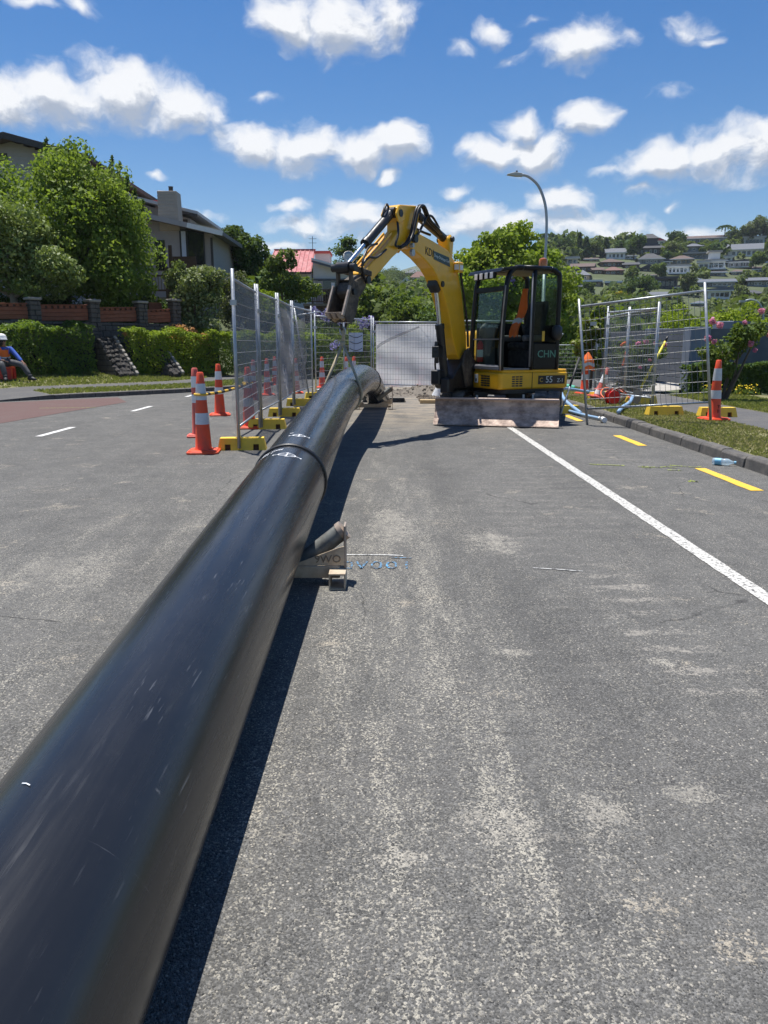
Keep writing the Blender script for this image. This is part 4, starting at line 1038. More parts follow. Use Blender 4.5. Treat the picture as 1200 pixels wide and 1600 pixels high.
# hydraulic hoses
def hose(pts, r=.018, mat='hose_black', M=BM_, par=ex, name='hydraulic_hose'):
    m = MB(M); m.tube(spline(pts, 6), r, 8); return m.build(name, mat, par, smooth=True)
for s in (.15, .19, -.15):
    hose([(.9, s * .6, 2.93), (1.2, s, 2.98), (1.42, s, 3.06), (1.60, s, 3.22), (1.76, s, 3.17), (1.86, s, 2.96), (1.92, s, 2.82), (2.05, s, 2.68), (2.2, s * .8, 2.60)], .02)
hose([(1.05, .14, 3.0), (1.3, .16, 3.12), (1.48, .17, 3.1), (1.6, .17, 2.98), (1.72, .17, 2.85), (1.9, .17, 2.72)], .018)
hose([(2.2, .12, 2.62), (2.35, .16, 2.62), (2.28, .16, 2.78), (2.2, .1, 2.95)], .016)
hose([(2.16, -.05, 3.10), (2.28, -.02, 3.17), (2.38, .0, 3.10), (2.42, .0, 2.98), (2.36, .0, 2.90)], .016)
hose([(2.5, .1, 2.55), (2.8, .14, 2.42), (3.0, .15, 2.40), (3.14, .14, 2.30), (3.1, .1, 2.16)], .016)
hose([(2.6, .02, 2.62), (2.86, .08, 2.56), (3.08, .15, 2.46), (3.2, .17, 2.28), (3.06, .12, 2.12)], .016)
hose([(.3, .14, 2.42), (.16, .15, 2.0), (.05, .16, 1.6), (.0, .16, 1.25)], .02)
hose([(.36, -.13, .68), (.62, -.1, .84), (.70, -.08, 1.05), (.66, -.06, 1.2)], .016)
for p in ((.62, .10, .62), (.66, -.05, .75)):
    m = MB(BM_); m.box((p[0] - .1, p[1] - .08, p[2] - .1), (p[0] + .1, p[1] + .08, p[2] + .14)); m.build('valve_block', 'digger_black', ex, bevel=.02)
m = MB(BM_); m.tube([(.78, .0, 1.0), (.84, .0, 1.2), (.82, 0, 1.32), (.74, 0, 1.3)], .03, 8); m.box((.70, -.06, 1.08), (.86, .06, 1.26)); m.build('hose_guard', 'digger_black', ex, bevel=.015)
m = MB(BM_); m.cyl((1.92, .16, 2.56), (1.92, .20, 2.56), .05, 12); m.cyl((1.92, .11, 2.66), (1.92, .2, 2.66), .03, 12); m.build('hose_clamp', 'galv', arm, auto=40)
# cab: x forward, y left in the upper frame
cx0, cx1, cy0, cy1, cz0, cz1 = -.43, .695, -.01, .967, .88, 2.50
def post(pts, wd, name, mat='cab_black', n=8):
    m = MB(HM); m.tube(spline(pts, 4) if len(pts) > 2 else pts, wd, n); return m.build(name, mat, ex, smooth=True)
for y in (cy0 + .04, cy1 - .04):
    post([(cx1, y, cz0), (cx1 + .0, y, 1.4), (cx1 - .04, y, 2.0), (cx1 - .09, y, 2.32), (cx1 - .2, y, 2.46), (cx1 - .36, y, cz1 - .02)], .042, 'front_pillar')
    post([(cx0 + .04, y, cz0), (cx0 + .04, y, 2.25), (cx0 + .09, y, 2.42), (cx0 + .22, y, cz1 - .02)], .042, 'rear_pillar')
    post([(cx1 - .36, y, cz1 - .02), (cx0 + .22, y, cz1 - .02)], .042, 'roof_rail')
post([(.12, cy1 - .035, cz0), (.12, cy1 - .035, 1.8), (.10, cy1 - .035, cz1 - .05)], .036, 'door_pillar')
post([(.165, cy1 - .01, cz0 + .05), (.165, cy1 - .01, 2.4)], .016, 'door_trim', 'trim_grey', 6)
post([(cx1 + .035, cy1 - .005, cz0), (cx1 + .035, cy1 - .005, 1.5), (cx1 - .02, cy1 - .005, 2.2)], .012, 'grab_rail', 'steel_worn', 6)
m = MB(HM); m.box((cx0 + .08, cy0 + .03, cz1 - .06), (cx1 - .2, cy1 - .03, cz1)); roof = m.build('roof', 'cab_black', ex, bevel=.03, seg=3)
q = MB(HM); q.box((cx0 + .1, cy0 + .07, cz1 - .072), (cx1 - .26, cy1 - .07, cz1 - .061)); q.build('roof_lining', 'liner', roof)
m = MB(HM); m.prism([(cx1 - .22, cz1 - .05), (cx1 - .2, cz1), (cx1 + .04, cz1 - .035), (cx1 + .09, cz1 - .10), (cx1 + .02, cz1 - .085)], cy0 - .02, cy1 + .0); m.build('sun_visor', 'cab_black', ex, bevel=.01)
m = MB(HM); m.box((cx1 - .10, cy0, 2.12), (cx1 - .03, cy1 - .02, 2.20)); m.build('head_rail', 'cab_black', ex, bevel=.01)
for k in range(4):
    y = .24 + k * .155
    m = MB(HM); m.box((cx1 + .015, y - .055, 2.315), (cx1 + .085, y + .055, 2.42)); o = m.build('headlight', 'cab_black', ex, bevel=.01)
    q = MB(HM); q.box((cx1 + .084, y - .045, 2.322), (cx1 + .090, y + .045, 2.412)); q.build('lamp_lens', 'cone_band_white', o, bevel=.004)
m = MB(HM); m.lathe([(.06, 2.5), (.075, 2.51), (.075, 2.54)], (-.2, .72, 0), 18); bc = m.build('beacon', 'trim_grey', ex, auto=40)
q = MB(HM); q.lathe([(.068, 2.54), (.07, 2.62), (.06, 2.655), (.02, 2.67)], (-.2, .72, 0), 18); q.build('beacon_lens', 'beacon_amber', bc, auto=50)
# glass
def pane(vs, name='window_pane', mat='cab_glass'):
    m = MB(HM); m._add(vs, [(0, 1, 2, 3)]); o = m.build(name, mat, ex); so2 = o.modifiers.new('thickness', 'SOLIDIFY'); so2.thickness = .006; return o
pane([(cx1 - .005, .05, 1.38), (cx1 - .005, .91, 1.38), (cx1 - .055, .91, 2.12), (cx1 - .055, .05, 2.12)])
pane([(cx1, .05, .96), (cx1, .91, .96), (cx1, .91, 1.36), (cx1, .05, 1.36)])
pane([(cx0 + .08, cy1 - .03, 1.32), (.085, cy1 - .03, 1.32), (.085, cy1 - .03, 2.40), (cx0 + .08, cy1 - .03, 2.40)])
pane([(cx0 + .03, .06, 1.605), (cx0 + .03, .9, 1.605), (cx0 + .03, .9, 2.36), (cx0 + .03, .06, 2.36)])
pane([(cx0 + .1, cy0 + .02, 1.645), (cx1 - .1, cy0 + .02, 1.645), (cx1 - .16, cy0 + .02, 2.34), (cx0 + .1, cy0 + .02, 2.34)])
m = MB(HM); m.box((cx1 - .01, .05, 1.36), (cx1 + .006, .91, 1.382)); m.build('glazing_bar', 'trim_grey', ex)
m = MB(HM); m.box((cx1 - .02, .02, .885), (cx1 + .05, .93, .945)); m.box((cx1 - .02, .06, .945), (cx1 + .03, .9, .96)); m.build('front_sill', 'trim_grey', ex, bevel=.008)
m = MB(HM); m.box((.16, cy1 - .05, .885), (cx1 - .04, cy1 - .01, .91)); m.build('door_sill', 'trim_grey', ex, bevel=.004)
m = MB(HM); m.box((cx0 + .02, cy1 - .06, .885), (.09, cy1 - .02, 1.31)); pb = m.build('rear_panel', 'cab_black', ex, bevel=.015)
text('CHN', .17, 'text_teal', HM @ frame((-.18, cy1 - .018, 1.13), (-1, 0, 0), (0, 0, 1), (0, 1, 0)), pb, 'lettering')
q = MB(HM); q.box((-.12, cy1 - .019, 1.34), (-.07, cy1 - .012, 1.50)); q.build('hazard_sticker', 'line_yellow', pb)
q = MB(HM); q.lathe([(.05, 1.36), (.09, 1.42), (.08, 1.56), (.03, 1.6)], (-.34, cy1 + .02, 0), 10); q.build('door_latch', 'digger_black', pb, smooth=True)
m = MB(HM); m.box((cx0 + .03, .02, .885), (cx0 + .07, .93, 1.60)); m.build('rear_wall', 'cab_black', ex)
m = MB(HM); m.box((cx0 + .075, .0, .885), (cx1 - .1, .03, 1.64)); m.build('side_wall', 'cab_black', ex)
m = MB(HM); m.box((cx0 + .05, .03, .886), (cx1 - .03, .92, .90)); m.build('cab_floor', 'digger_grey', ex)
# inside the cab
m = MB(HM); m.box((-.32, .22, .9), (.1, .78, 1.2)); m.build('seat_base', 'seat_dark', ex, bevel=.03)
m = MB(HM); m.box((-.3, .24, 1.2), (.14, .74, 1.32)); m.build('seat_cushion', 'seat_dark', ex, bevel=.05, seg=3)
m = MB(HM); m.prism([(-.26, 1.3), (-.14, 1.3), (-.26, 1.98), (-.36, 2.0)], .26, .74); m.build('seat_backrest', 'seat_dark', ex, bevel=.04, seg=3)
for s in (.16, .80):
    m = MB(HM); m.box((-.2, s - .05, 1.34), (.2, s + .05, 1.44)); o = m.build('armrest', 'digger_grey', ex, bevel=.03, seg=2)
    q = MB(HM); q.tube([(.18, s, 1.44), (.2, s, 1.54), (.19, s, 1.60)], [.014, .014, .026], 8); q.build('joystick', 'digger_black', o, smooth=True)
m = MB(HM); m.prism([(.36, .9), (.58, .9), (.6, 1.55), (.5, 1.66), (.40, 1.6)], .06, .28); m.build('console', 'digger_grey', ex, bevel=.04, seg=2)
for y in (.42, .52):
    m = MB(HM); m.tube([(.4, y, .9), (.42, y, 1.2), (.38, y, 1.5)], .012, 6); m.build('travel_lever', 'trim_grey', ex, smooth=True)
ext = MB(HM); ext.lathe([(.05, 1.0), (.055, 1.02), (.055, 1.28), (.03, 1.33), (.02, 1.35)], (.62, .17, 0), 14)
eo = ext.build('fire_extinguisher', 'red_paint', None, auto=50, loc=SL); tag(eo, 'small red fire extinguisher standing inside the digger cab behind the front glass', 'extinguisher')
q = MB(HM); q.lathe([(.056, 1.08), (.056, 1.20)], (.62, .17, 0), 14, cap=False); q.build('extinguisher_label', 'decal_white', eo)
q = MB(HM); q.lathe([(.025, 1.35), (.03, 1.40), (.01, 1.42)], (.62, .17, 0), 10); q.build('valve', 'digger_black', eo)
# jacket hanging by the rear corner of the cab
jk = MB(HM); rj = random.Random(6)
def JP(i, j):
    z = 2.20 - .78 * j; wid = .03 + .10 * min(1, j * 2.4) - .03 * j; a = i * 2 * PI
    return (-.10 + .045 * math.cos(a) * (1 + .5 * math.sin(4 * a + j * 4)) + .20 * j ** 1.3 + .02 * math.sin(j * 9), .40 + wid * math.sin(a) + .03 * math.sin(j * 6), z + .02 * math.sin(5 * a) * j)
jk.grid(JP, 24, 10); jo = jk.build('work_jacket', 'hivis_orange', None, smooth=True, loc=SL); tag(jo, 'orange safety jacket hanging inside the open digger cab', 'jacket')
q = MB(HM)
def JB(i, j):
    x, y, z = JP(i, .62 + .10 * j); return (x + .004, .40 + (y - .40) * 1.08, z)
q.grid(JB, 24, 1); q.build('reflective_band', 'hivis_band', jo, smooth=True)

# ------------------------------------------------------------------ lifting sling
hk = BM_ @ Vector((3.41, 0, 1.47)) + SL
sg_ = thing('lifting_sling', 'tan webbing sling hanging from the digger bucket around the lifted pipe', 'sling', (0, 0, 0))
ys = 10.05
knot = hk + Vector((0, 0, -.17))
m = MB(); m.tube([hk + Vector((0, 0, .03)), hk + Vector((.012, 0, -.08)), knot], .022, 8); m.build('shackle_strap', 'sling_webbing', sg_, smooth=True)
m = MB(); m.tube([hk + Vector((.035 * math.cos(t * PI / 6), 0, -.01 + .05 * math.sin(t * PI / 6))) for t in range(12)], .011, 8, closed=True); m.build('shackle', 'galv', sg_, smooth=True)
m = MB(); m.tube([knot + Vector((0, 0, .03)), knot + Vector((0, 0, -.05))], .035, 8); m.build('choker_knot', 'sling_webbing', sg_, smooth=True)
for s in (-1, 1):
    yy = ys + (.0 if s < 0 else -.12)
    m = MB(); pts = [knot, pipe_pt(yy, s * 1.1, PR + .012)] + [pipe_pt(yy, s * a, PR + .010) for a in (1.3, 1.55, 1.9, 2.3, 2.7, 3.1)]
    m.tube(pts, .019, 6); m.build('sling_leg', 'sling_webbing', sg_, smooth=True)
# ------------------------------------------------------------------ temporary fences
def fence(label, p0, p1, h=2.0, z0=.15, z1=.15, nv=None, group='wire mesh fence panels round the works', hw=.15, lean=0, sag=False):
    p0 = Vector((p0[0], p0[1], z0)); p1 = Vector((p1[0], p1[1], z1)); d = p1 - p0; L = math.hypot(d.x, d.y); ang = math.atan2(d.y, d.x); dz = d.z
    t = thing('mesh_fence', label, 'fence panel', p0, ang, group)
    zz = lambda x: dz * x / L
    for x in (.0, L):
        m = MB(); m.tube([(x, 0, zz(x) - .12), (x + lean, 0, zz(x) + h + .12)], .021, 8); m.build('post', 'galv', t, smooth=True)
    lx = lambda z: lean * (z + .12) / (h + .24)
    for z, nm in ((h, 'top_rail'), (.14, 'bottom_rail')):
        m = MB(); m.tube([(.02 + lx(z), 0, zz(0) + z), (L - .02 + lx(z), 0, zz(L) + z)], .019 if z > 1 else .016, 8); m.build(nm, 'galv', t, smooth=True)
    nv = nv or int(L / .078); m = MB(); r = .0035
    for k in range(1, nv):
        x = L * k / nv; m.tube([(x + lx(.14), 0, zz(x) + .14), (x + lx(h), 0, zz(x) + h)], r, 3, cap=False)
    z = .14 + hw
    while z < h - .03:
        m.tube([(lx(z), 0, zz(0) + z), (L + lx(z), 0, zz(L) + z)], r * 1.15, 3, cap=False); z += hw
    tag(m.build('wire_mesh', 'galv_wire', t), kind='stuff')
    m = MB(); m.box((-.03, -.035, zz(0) + h - .30), (.05, .035, zz(0) + h - .24)); m.build('clamp', 'galv', t)
    return t
def film(label, p0, p1, z0, z1, mat, off=.03, cut=None, top=None, cat='plastic sheet'):
    p0 = Vector((p0[0], p0[1], 0)); d = Vector((p1[0], p1[1], 0)) - p0; L = d.length; t = None
    m = MB(); rg = random.Random(int(L * 100))
    def P(i, j):
        x = L * i; z = z0 + (z1 - z0) * j
        if top: z = z0 + ((z1 + (top - z1) * i) - z0) * j
        return (x, off + .022 * math.sin(i * 9 + j * 4) + .018 * math.sin(j * 13 + i * 5) + .012 * math.sin(i * 31 + j * 9), z)
    m.grid(P, 26, 20)
    o = m.build('plastic_sheet', mat, None, smooth=True); o.location = p0; o.rotation_euler = (0, 0, math.atan2(d.y, d.x)); return tag(o, label, cat)
LF_ = [(-1.80, 9.5), (-1.90, 11.95), (-1.87, 14.0), (-1.90, 16.45), (-1.70, 18.75)]
labs = ['nearest mesh fence panel on the left, standing on the first yellow block', 'second mesh fence panel on the left, behind the fallen barrier bar',
        'third mesh fence panel on the left, hung with dull grey plastic', 'fourth mesh fence panel on the left, just before the corner']
for i in range(4): fence(labs[i], LF_[i], (LF_[i + 1][0] - .02, LF_[i + 1][1] - .06), 1.90)
film('clear plastic film stretched over the nearest left fence panel', LF_[0], LF_[1], .32, 2.06, 'film_clear')
film('clear plastic film stretched over the second left fence panel', LF_[1], LF_[2], .34, 2.05, 'film_clear')
film('dull grey plastic sheet tied along the third left fence panel', LF_[2], (-1.9, 16.3), .30, 2.02, 'film_grey', top=1.90)
film('grey plastic sheet with a drooping corner on the fourth left fence panel', (-1.89, 16.6), (-1.78, 18.0), .30, 1.66, 'film_haze', top=1.94)
B = [(-1.66, 18.95), (-1.05, 20.6), (-.36, 22.25), (1.85, 21.9), (4.0, 22.3), (6.2, 23.1)]
fence('short mesh panel at the left fence corner, behind the sling', B[0], B[1], 1.9, .05, .05)
fence('mesh panel with a pale paper sign, straight behind the sling', B[1], B[2], 1.9, .05, .05)
fence('mesh panel carrying the white plastic sheet behind the pipe', (B[2][0] + .06, B[2][1]), B[3], 1.88, .02, .0)
fence('mesh panel hidden behind the digger cab', (B[3][0] + .08, B[3][1]), B[4], 1.9, .02, .02)
film('white plastic sheet covering the back fence panel behind the pipe', (-.24, 22.29), (1.80, 21.96), .10, 1.84, 'film_white', .04)
m = MB(); m.grid(lambda i, j: (-.20 + .6 * 0 + i * 1.55, -.03 + .02 * math.sin(i * 7), 1.15 + .72 * i ** .8 + j * (.10 - .06 * i)), 14, 3)
t = m.build('tarpaulin_fold', 'film_haze', None, smooth=True, loc=(-.0, 22.2, 0)); tag(t, 'grey folded flap running up across the white plastic sheet', 'plastic sheet')
m = MB(); m.box((-.19, -.004, -.25), (.19, .004, .25)); ps = m.build('paper_sign', 'paper_blue', None, loc=(-.76, 21.22, 1.34)); ps.rotation_euler = (0, 0, math.atan2(1.65, .69)); ps.rotation_euler = (0, 0, .15)
tag(ps, 'pale blue paper sign hung on the fence behind the sling', 'sign')
for z in (.18, .02, -.16):
    q = MB(); q.tube([(-.17 + .34 * k / 8, -.007, z - .06 * math.sin(PI * k / 8)) for k in range(9)], .008, 5); q.build('paper_sag', 'text_dark', ps)
m = MB(); m.tube([(-2.03, 17.9, 2.12), (-1.72, 17.7, .2)], .02, 8); br = m.build('brace_pole', 'galv', None, smooth=True); tag(br, 'loose steel brace leaning against the fourth left fence panel', 'pole')
m = MB(); m.tube([(-1.94, 17.9, 1.93), (-1.5, 18.4, 2.02)], .016, 8); br = m.build('brace_pole', 'galv', None, smooth=True); tag(br, 'short steel bar sticking out near the top of the left fence corner', 'pole')
# right hand fences
fence('nearest mesh panel on the right, one post standing in the gutter before the kerb', (3.33, 12.6), (4.92, 11.6), 1.76, .12, .30, hw=.155, lean=-.25)
R = [(5.02, 14.45), (5.07, 16.4), (5.30, 18.7), (5.75, 21.2), (6.15, 23.6), (6.6, 26.0)]
labs = ['right mesh panel beside the yellow spade, facing the grey gate', 'right mesh panel in front of the rose bushes', 'right mesh panel behind the young tree', 'far right mesh panel next to the digger', 'farthest right mesh panel running towards the street lamp']
for i in range(5): fence(labs[i], R[i], (R[i + 1][0], R[i + 1][1] - .06), 1.74, .18, .18 if i < 3 else .06)
fence('second mesh panel stacked against the right fence, near the leaning cone', (4.55, 16.1), (4.95, 14.3), 1.74, .18, .18, nv=22)
fence('low set mesh panel far behind the digger, in front of the pink wall', (5.0, 31.0), (8.6, 30.2), 1.95, -.70, -.70)
# yellow feet
def foot(label, x, y, rz, L=.60, w=.22, h=.15, z=0.0):
    t = thing('ballast_block', label, 'fence foot', (x, y, z), rz, 'yellow fence feet')
    m = MB(); b = .03
    # moulded block: two ends, a middle and a top so that the hand notches are open
    def wedge(x0, x1, z0_, z1_):
        def S_(z): return w / 2 - b * z / h
        vs = []
        for z_ in (z0_, z1_):
            e = b * z_ / h
            xa = x0 + (e if x0 <= -L / 2 + .01 else 0); xb = x1 - (e if x1 >= L / 2 - .01 else 0)
            vs += [(xa, -S_(z_), z_), (xb, -S_(z_), z_), (xb, S_(z_), z_), (xa, S_(z_), z_)]
        m._add(vs, [(3, 2, 1, 0), (4, 5, 6, 7)] + [(i, (i + 1) % 4, (i + 1) % 4 + 4, i + 4) for i in range(4)])
    wedge(-L / 2, -L / 2 + .09, 0, h); wedge(-L / 2 + .091, -L / 2 + .16, .075, h); wedge(-L / 2 + .161, L / 2 - .161, 0, h)
    wedge(L / 2 - .16, L / 2 - .091, .075, h); wedge(L / 2 - .09, L / 2, 0, h)
    m.build('block', 'foot_yellow', t)
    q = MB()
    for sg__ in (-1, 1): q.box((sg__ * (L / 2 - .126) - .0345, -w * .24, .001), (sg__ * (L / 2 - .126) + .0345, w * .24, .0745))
    tag(q.build('notch_shade', 'timber_brown', t), kind='stuff')  # dark core fills the notches, standing in for the shade inside them
    for dx in (-.06, .06):
        q = MB(); q.cyl((dx, 0, h), (dx, 0, h + .004), .026, 12); q.build('post_hole', 'digger_black', t)
    for s in (-1, 1):
        q = MB(); q.box((-L / 2 + .2, s * (w / 2 - b * .72) - .004, .045), (L / 2 - .2, s * (w / 2 - b * .72) + .004, .052)); q.build('mould_line', 'foot_yellow', t)
    return t
F = [('yellow fence foot nearest the camera, beside the front cone', -1.78, 9.62, .09), ('yellow fence foot with the orange cone standing against it', -1.83, 12.05, .05),
     ('yellow fence foot under the third left fence post', -1.82, 14.15, .04), ('yellow fence foot under the grey plastic sheet', -1.80, 16.6, .10),
     ('yellow fence foot half hidden by the pipe at the left fence corner', -1.62, 18.8, .2),
     ('yellow fence foot on the seal beside the dozer blade', 3.44, 14.75, .3)]
for l, x, y, r_ in F: foot(l, x, y, r_)
foot('long yellow fence foot lying on the grass behind the near right rail', 4.72, 13.0, .04, z=VZ)
foot('yellow fence foot partly behind the right cone', 5.5, 12.75, -.05, z=VZ)
foot('yellow fence foot under the twin posts beside the footpath', 5.18, 15.6, .02, z=VZ)
foot('yellow fence foot standing just right of the twin posts', 5.62, 15.55, .0, .45, z=VZ) if 0 else None
foot('dusty yellow fence foot behind the red cord reel', 4.75, 17.0, .6, z=VZ)

# ------------------------------------------------------------------ cones
def cone(label, loc, rz=0, h=.92, mat='cone_orange', band='cone_band', slim=False, letters=None, tilt=None, gr='orange traffic cones', bands=((.36, .50), (.66, .86))):
    t = thing('traffic_cone', label, 'traffic cone', loc, rz, gr)
    if tilt: t.rotation_euler = tilt
    rb, rt = (.10, .045) if not slim else (.062, .045)
    R = lambda z: rb + (rt - rb) * (z - .05) / (h - .05) if not slim else (.075 if z < .1 else .062 - .012 * z)
    sq = .19 if not slim else .15
    m = MB(); m.prism(rnd(-sq, sq, -sq, sq, .05, 3), 0, .028, 'z'); m.prism(rnd(-sq + .02, sq - .02, -sq + .02, sq - .02, .05, 3), .028, .042, 'z'); m.build('base', mat, t, bevel=.006)
    m = MB(); m.lathe([(R(.04) + .012, .04), (R(.06), .06), (R(h * .5), h * .5), (R(h - .12), h - .12), (rt + .004, h - .11), (rt - .004, h - .015), (rt - .015, h), (.02, h)], n=24); bo_ = m.build('body', mat, t, auto=40)
    for a, b in bands:
        q = MB(); q.lathe([(R(a * h) + .003, a * h), (R(b * h) + .003, b * h)], n=24, cap=False); q.build('reflective_band', band, t, smooth=True)
    if letters:
        for k, c in enumerate(letters):
            text(c, .075, 'cone_letter', frame((0, -R(.2) - .0015, .21 - k * .07), (1, 0, 0), (0, -.06, 1), (0, -1, 0)), bo_, 'lettering', .004)
    return t
cf = cone('large orange cone at the front left, holding the end of the striped bar', (-2.2, 9.32, 0), .1, .97)
cone('slim faded orange marker post just behind the front cone', (-2.66, 10.95, 0), .2, .97, 'cone_faded', 'cone_band_white', True, bands=((.50, .62), (.72, .88)))
cone('orange cone with white bands standing alone by the lane line', (-3.04, 14.3, 0), .2, .94, 'cone_orange', 'cone_band_white', bands=((.42, .55), (.70, .86)))
cone('orange cone inside the left fence, holding the far end of the striped bar', (-2.12, 12.1, 0), .15, .95)
cone('slim orange marker post seen through the second left fence panel', (-3.08, 18.4, 0), 0, .93, 'cone_faded', 'cone_band', True, bands=((.48, .6), (.72, .86)))
cone('orange cone in the lane behind the second left fence panel', (-3.0, 20.0, 0), .3, .93)
cone('small tilted-looking orange cone farthest up the left lane', (-3.5, 25.0, 0), .3, .9)
cone('orange cone behind the corner fence, left of the sling', (-1.86, 23.4, 0), .1, .92)
cone('orange cone behind the grey plastic of the fourth fence panel', (-2.35, 20.8, 0), .1, .92)
cone('orange cone half hidden by the hump of the pipe', (-1.12, 23.2, 0), .1, .92)
cone('orange cone right beside the half hidden one behind the pipe hump', (-.92, 23.9, 0), .1, .92) 
for x, y, l in ((-.1, 26.5, 'orange cone showing faintly at the left of the white plastic sheet'), (.42, 24.2, 'orange cone showing faintly through the middle of the white plastic sheet'), (1.2, 24.9, 'orange cone showing faintly at the right of the white plastic sheet')):
    cone(l, (x, y, 0), .1, .92)
cone('orange cone with dark initials on the grass beside the footpath', (5.2, 12.15, VZ), .25, .93, letters='TB')
cone('orange cone by the blue hose with a jacket draped over its top', (4.80, 18.6, VZ), .2, .92)
lc = cone('small leaning cone with white bands beside the cord reel', (4.60, 16.7, VZ + .02), 0, .68, 'cone_faded', 'cone_band_white', tilt=(.02, .30, .2), bands=((.12, .26), (.5, .78)))
cone('dark red cone in the shade of the rose bushes behind the fence', (5.72, 20.3, .12), .1, .92, 'cone_faded')
far0 = cone('row of orange cones far down the road beyond the digger', (12.1, 53.5, road_z(53.5)), 0, .95, gr='far cones along the road')
for x, y, l in ((12.35, 53.8, 'far cone second from the digger cab, in front of the pink wall'), (11.9, 50.5, 'far cone standing nearest on the road beyond the digger'), (13.0, 53.0, 'far cone at the right end of the distant row')):
    dup(far0, (x, y, road_z(y)), label=l)
far0['label'] = 'far cone next to the digger cab, first of the distant row'
# jacket over the cone
m = MB()
def JC(i, j):
    a = i * 2 * PI; z = .98 - .42 * j; r = .02 + .10 * min(1, j * 2.2) + .02 * j
    return (r * math.cos(a) * (1 + .35 * math.cos(a - .6) * j) , r * math.sin(a), z + .03 * math.sin(3 * a) * j)
m.grid(JC, 20, 8); o = m.build('work_jacket', 'hivis_orange', None, smooth=True, loc=(4.83, 18.55, VZ)); tag(o, 'orange work jacket draped over the cone beside the blue hose', 'jacket')
q = MB()
def JC2(i, j):
    x, y, z = JC(i, .58 + .18 * j); return (x * 1.05, y * 1.05, z)
q.grid(JC2, 20, 1); q.build('reflective_band', 'hivis_band', o, smooth=True)
# striped bar between two cones
b0 = Vector((-2.2, 9.32, .70)); b1 = Vector((-2.12, 12.1, .70)); bt_ = thing('striped_bar', 'black and yellow striped bar reaching from the front cone to the cone behind the fence', 'barrier bar', b0)
N = 14
for k in range(N):
    m = MB(); a = (b1 - b0) * (k / N); b = (b1 - b0) * ((k + 1) / N); m.cyl(a + Vector((0, 0, -.03 * math.sin(PI * k / N))), b + Vector((0, 0, -.03 * math.sin(PI * (k + 1) / N))), .019, 10)
    m.build('stripe', 'line_yellow' if k % 2 == 0 else 'bar_black', bt_, smooth=False)
m = MB(); m.tube([Vector((.075 * math.cos(t * PI / 8), .075 * math.sin(t * PI / 8), .005)) for t in range(16)], .015, 6, closed=True); m.build('end_loop', 'line_yellow', bt_, smooth=True)
m = MB(); m.tube([b1 - b0 + Vector((.075 * math.cos(t * PI / 8), .075 * math.sin(t * PI / 8), .005)) for t in range(16)], .015, 6, closed=True); m.build('end_loop', 'line_yellow', bt_, smooth=True)

# ------------------------------------------------------------------ tools and litter on the right verge
m = MB(); m.tube(spline([(3.62, 14.2, .05), (3.55, 15.2, .22), (3.75, 16.4, .36), (4.2, 17.4, .30), (4.7, 17.7, .22), (5.0, 17.6, .2)], 8), .034, 12)
h1 = m.build('hose', 'hose_blue', None, smooth=True); tag(h1, 'thick blue hose curving off the kerb into the grass beyond the cones', 'hose')
m = MB(); m.tube(spline([(3.98, 13.1, .17), (4.3, 13.9, .19), (4.6, 14.5, .22), (4.78, 14.9, .30)], 8), .034, 12)
h2 = m.build('hose', 'hose_blue', None, smooth=True); tag(h2, 'short length of blue hose lying on the grass by the spade', 'hose')
m = MB(); m.tube(spline([(3.52, 14.75, .05), (3.62, 13.9, .04), (3.72, 13.3, .04), (3.70, 13.0, .05)], 8), .027, 10)
h3 = m.build('hose', 'hose_blue', None, smooth=True); tag(h3, 'grey blue hose end lying in the gutter by the yellow foot', 'hose')
q = MB(); q.cyl((3.70, 13.05, .05), (3.69, 12.88, .05), .045, 10); q.cyl((3.66, 12.93, .05), (3.60, 12.90, .10), .02, 8); q.build('coupling', 'cone_band_white', h3, auto=40)
m = MB(); m.tube(spline([(4.10, 21.2, .55), (4.4, 20.8, .32), (4.75, 20.5, .20), (5.0, 20.4, .14)], 8), .085, 14); gp = m.build('pipe_offcut', 'pipe_green', None, smooth=True); tag(gp, 'short green plastic pipe lying behind the digger on the verge', 'pipe')
# timber edging of the pit behind
m = MB(); m.box((3.4, 17.9, -.02), (4.55, 18.1, .14)); tb = m.build('timber_beam', 'timber_brown', None, bevel=.01); tag(tb, 'dark timber beam lying across the kerb below the green pipe', 'timber')
# reel
rt = thing('cord_reel', 'red cord reel tangled in orange and pale cord on the grass', 'cord reel', (4.55, 15.35, VZ), .2)
m = MB(); m.cyl((0, -.03, .14), (0, .0, .14), .13, 24); m.build('flange', 'reel_red', rt, auto=40)
m = MB(); m.cyl((0, .10, .14), (0, .12, .14), .15, 24); m.build('flange', 'reel_red', rt, auto=40)
m = MB(); m.cyl((0, .0, .14), (0, .1, .14), .09, 20); m.build('drum', 'cord_orange', rt, auto=40)
m = MB(); m.tube([(-.12, .05, .0), (-.16, .05, .2), (0, .05, .36), (.16, .05, .2), (.12, .05, 0)], .010, 6); m.build('stand', 'digger_black', rt, smooth=True)
rgc = random.Random(9)
for k in range(4):
    pts = [(.1 + .16 * math.cos(a * .9 + k) + rgc.uniform(-.04, .04), .08 + rgc.uniform(-.05, .05), .17 + .15 * math.sin(a * .9 + k) + rgc.uniform(-.03, .03)) for a in range(8)]
    m = MB(); m.tube(spline(pts, 4), .007, 5); m.build('cord', ('cord_pale', 'digger_black', 'cord_orange', 'cord_pale')[k], rt, smooth=True)
m = MB(); m.tube(spline([(4.40, 15.4, .22), (4.36, 15.6, .33), (4.55, 15.9, .42), (4.85, 15.7, .34), (4.9, 15.3, .2)], 6), .012, 6); o = m.build('cord', 'cord_orange', None, smooth=True); tag(o, 'orange cord looping up behind the red reel', 'cord')
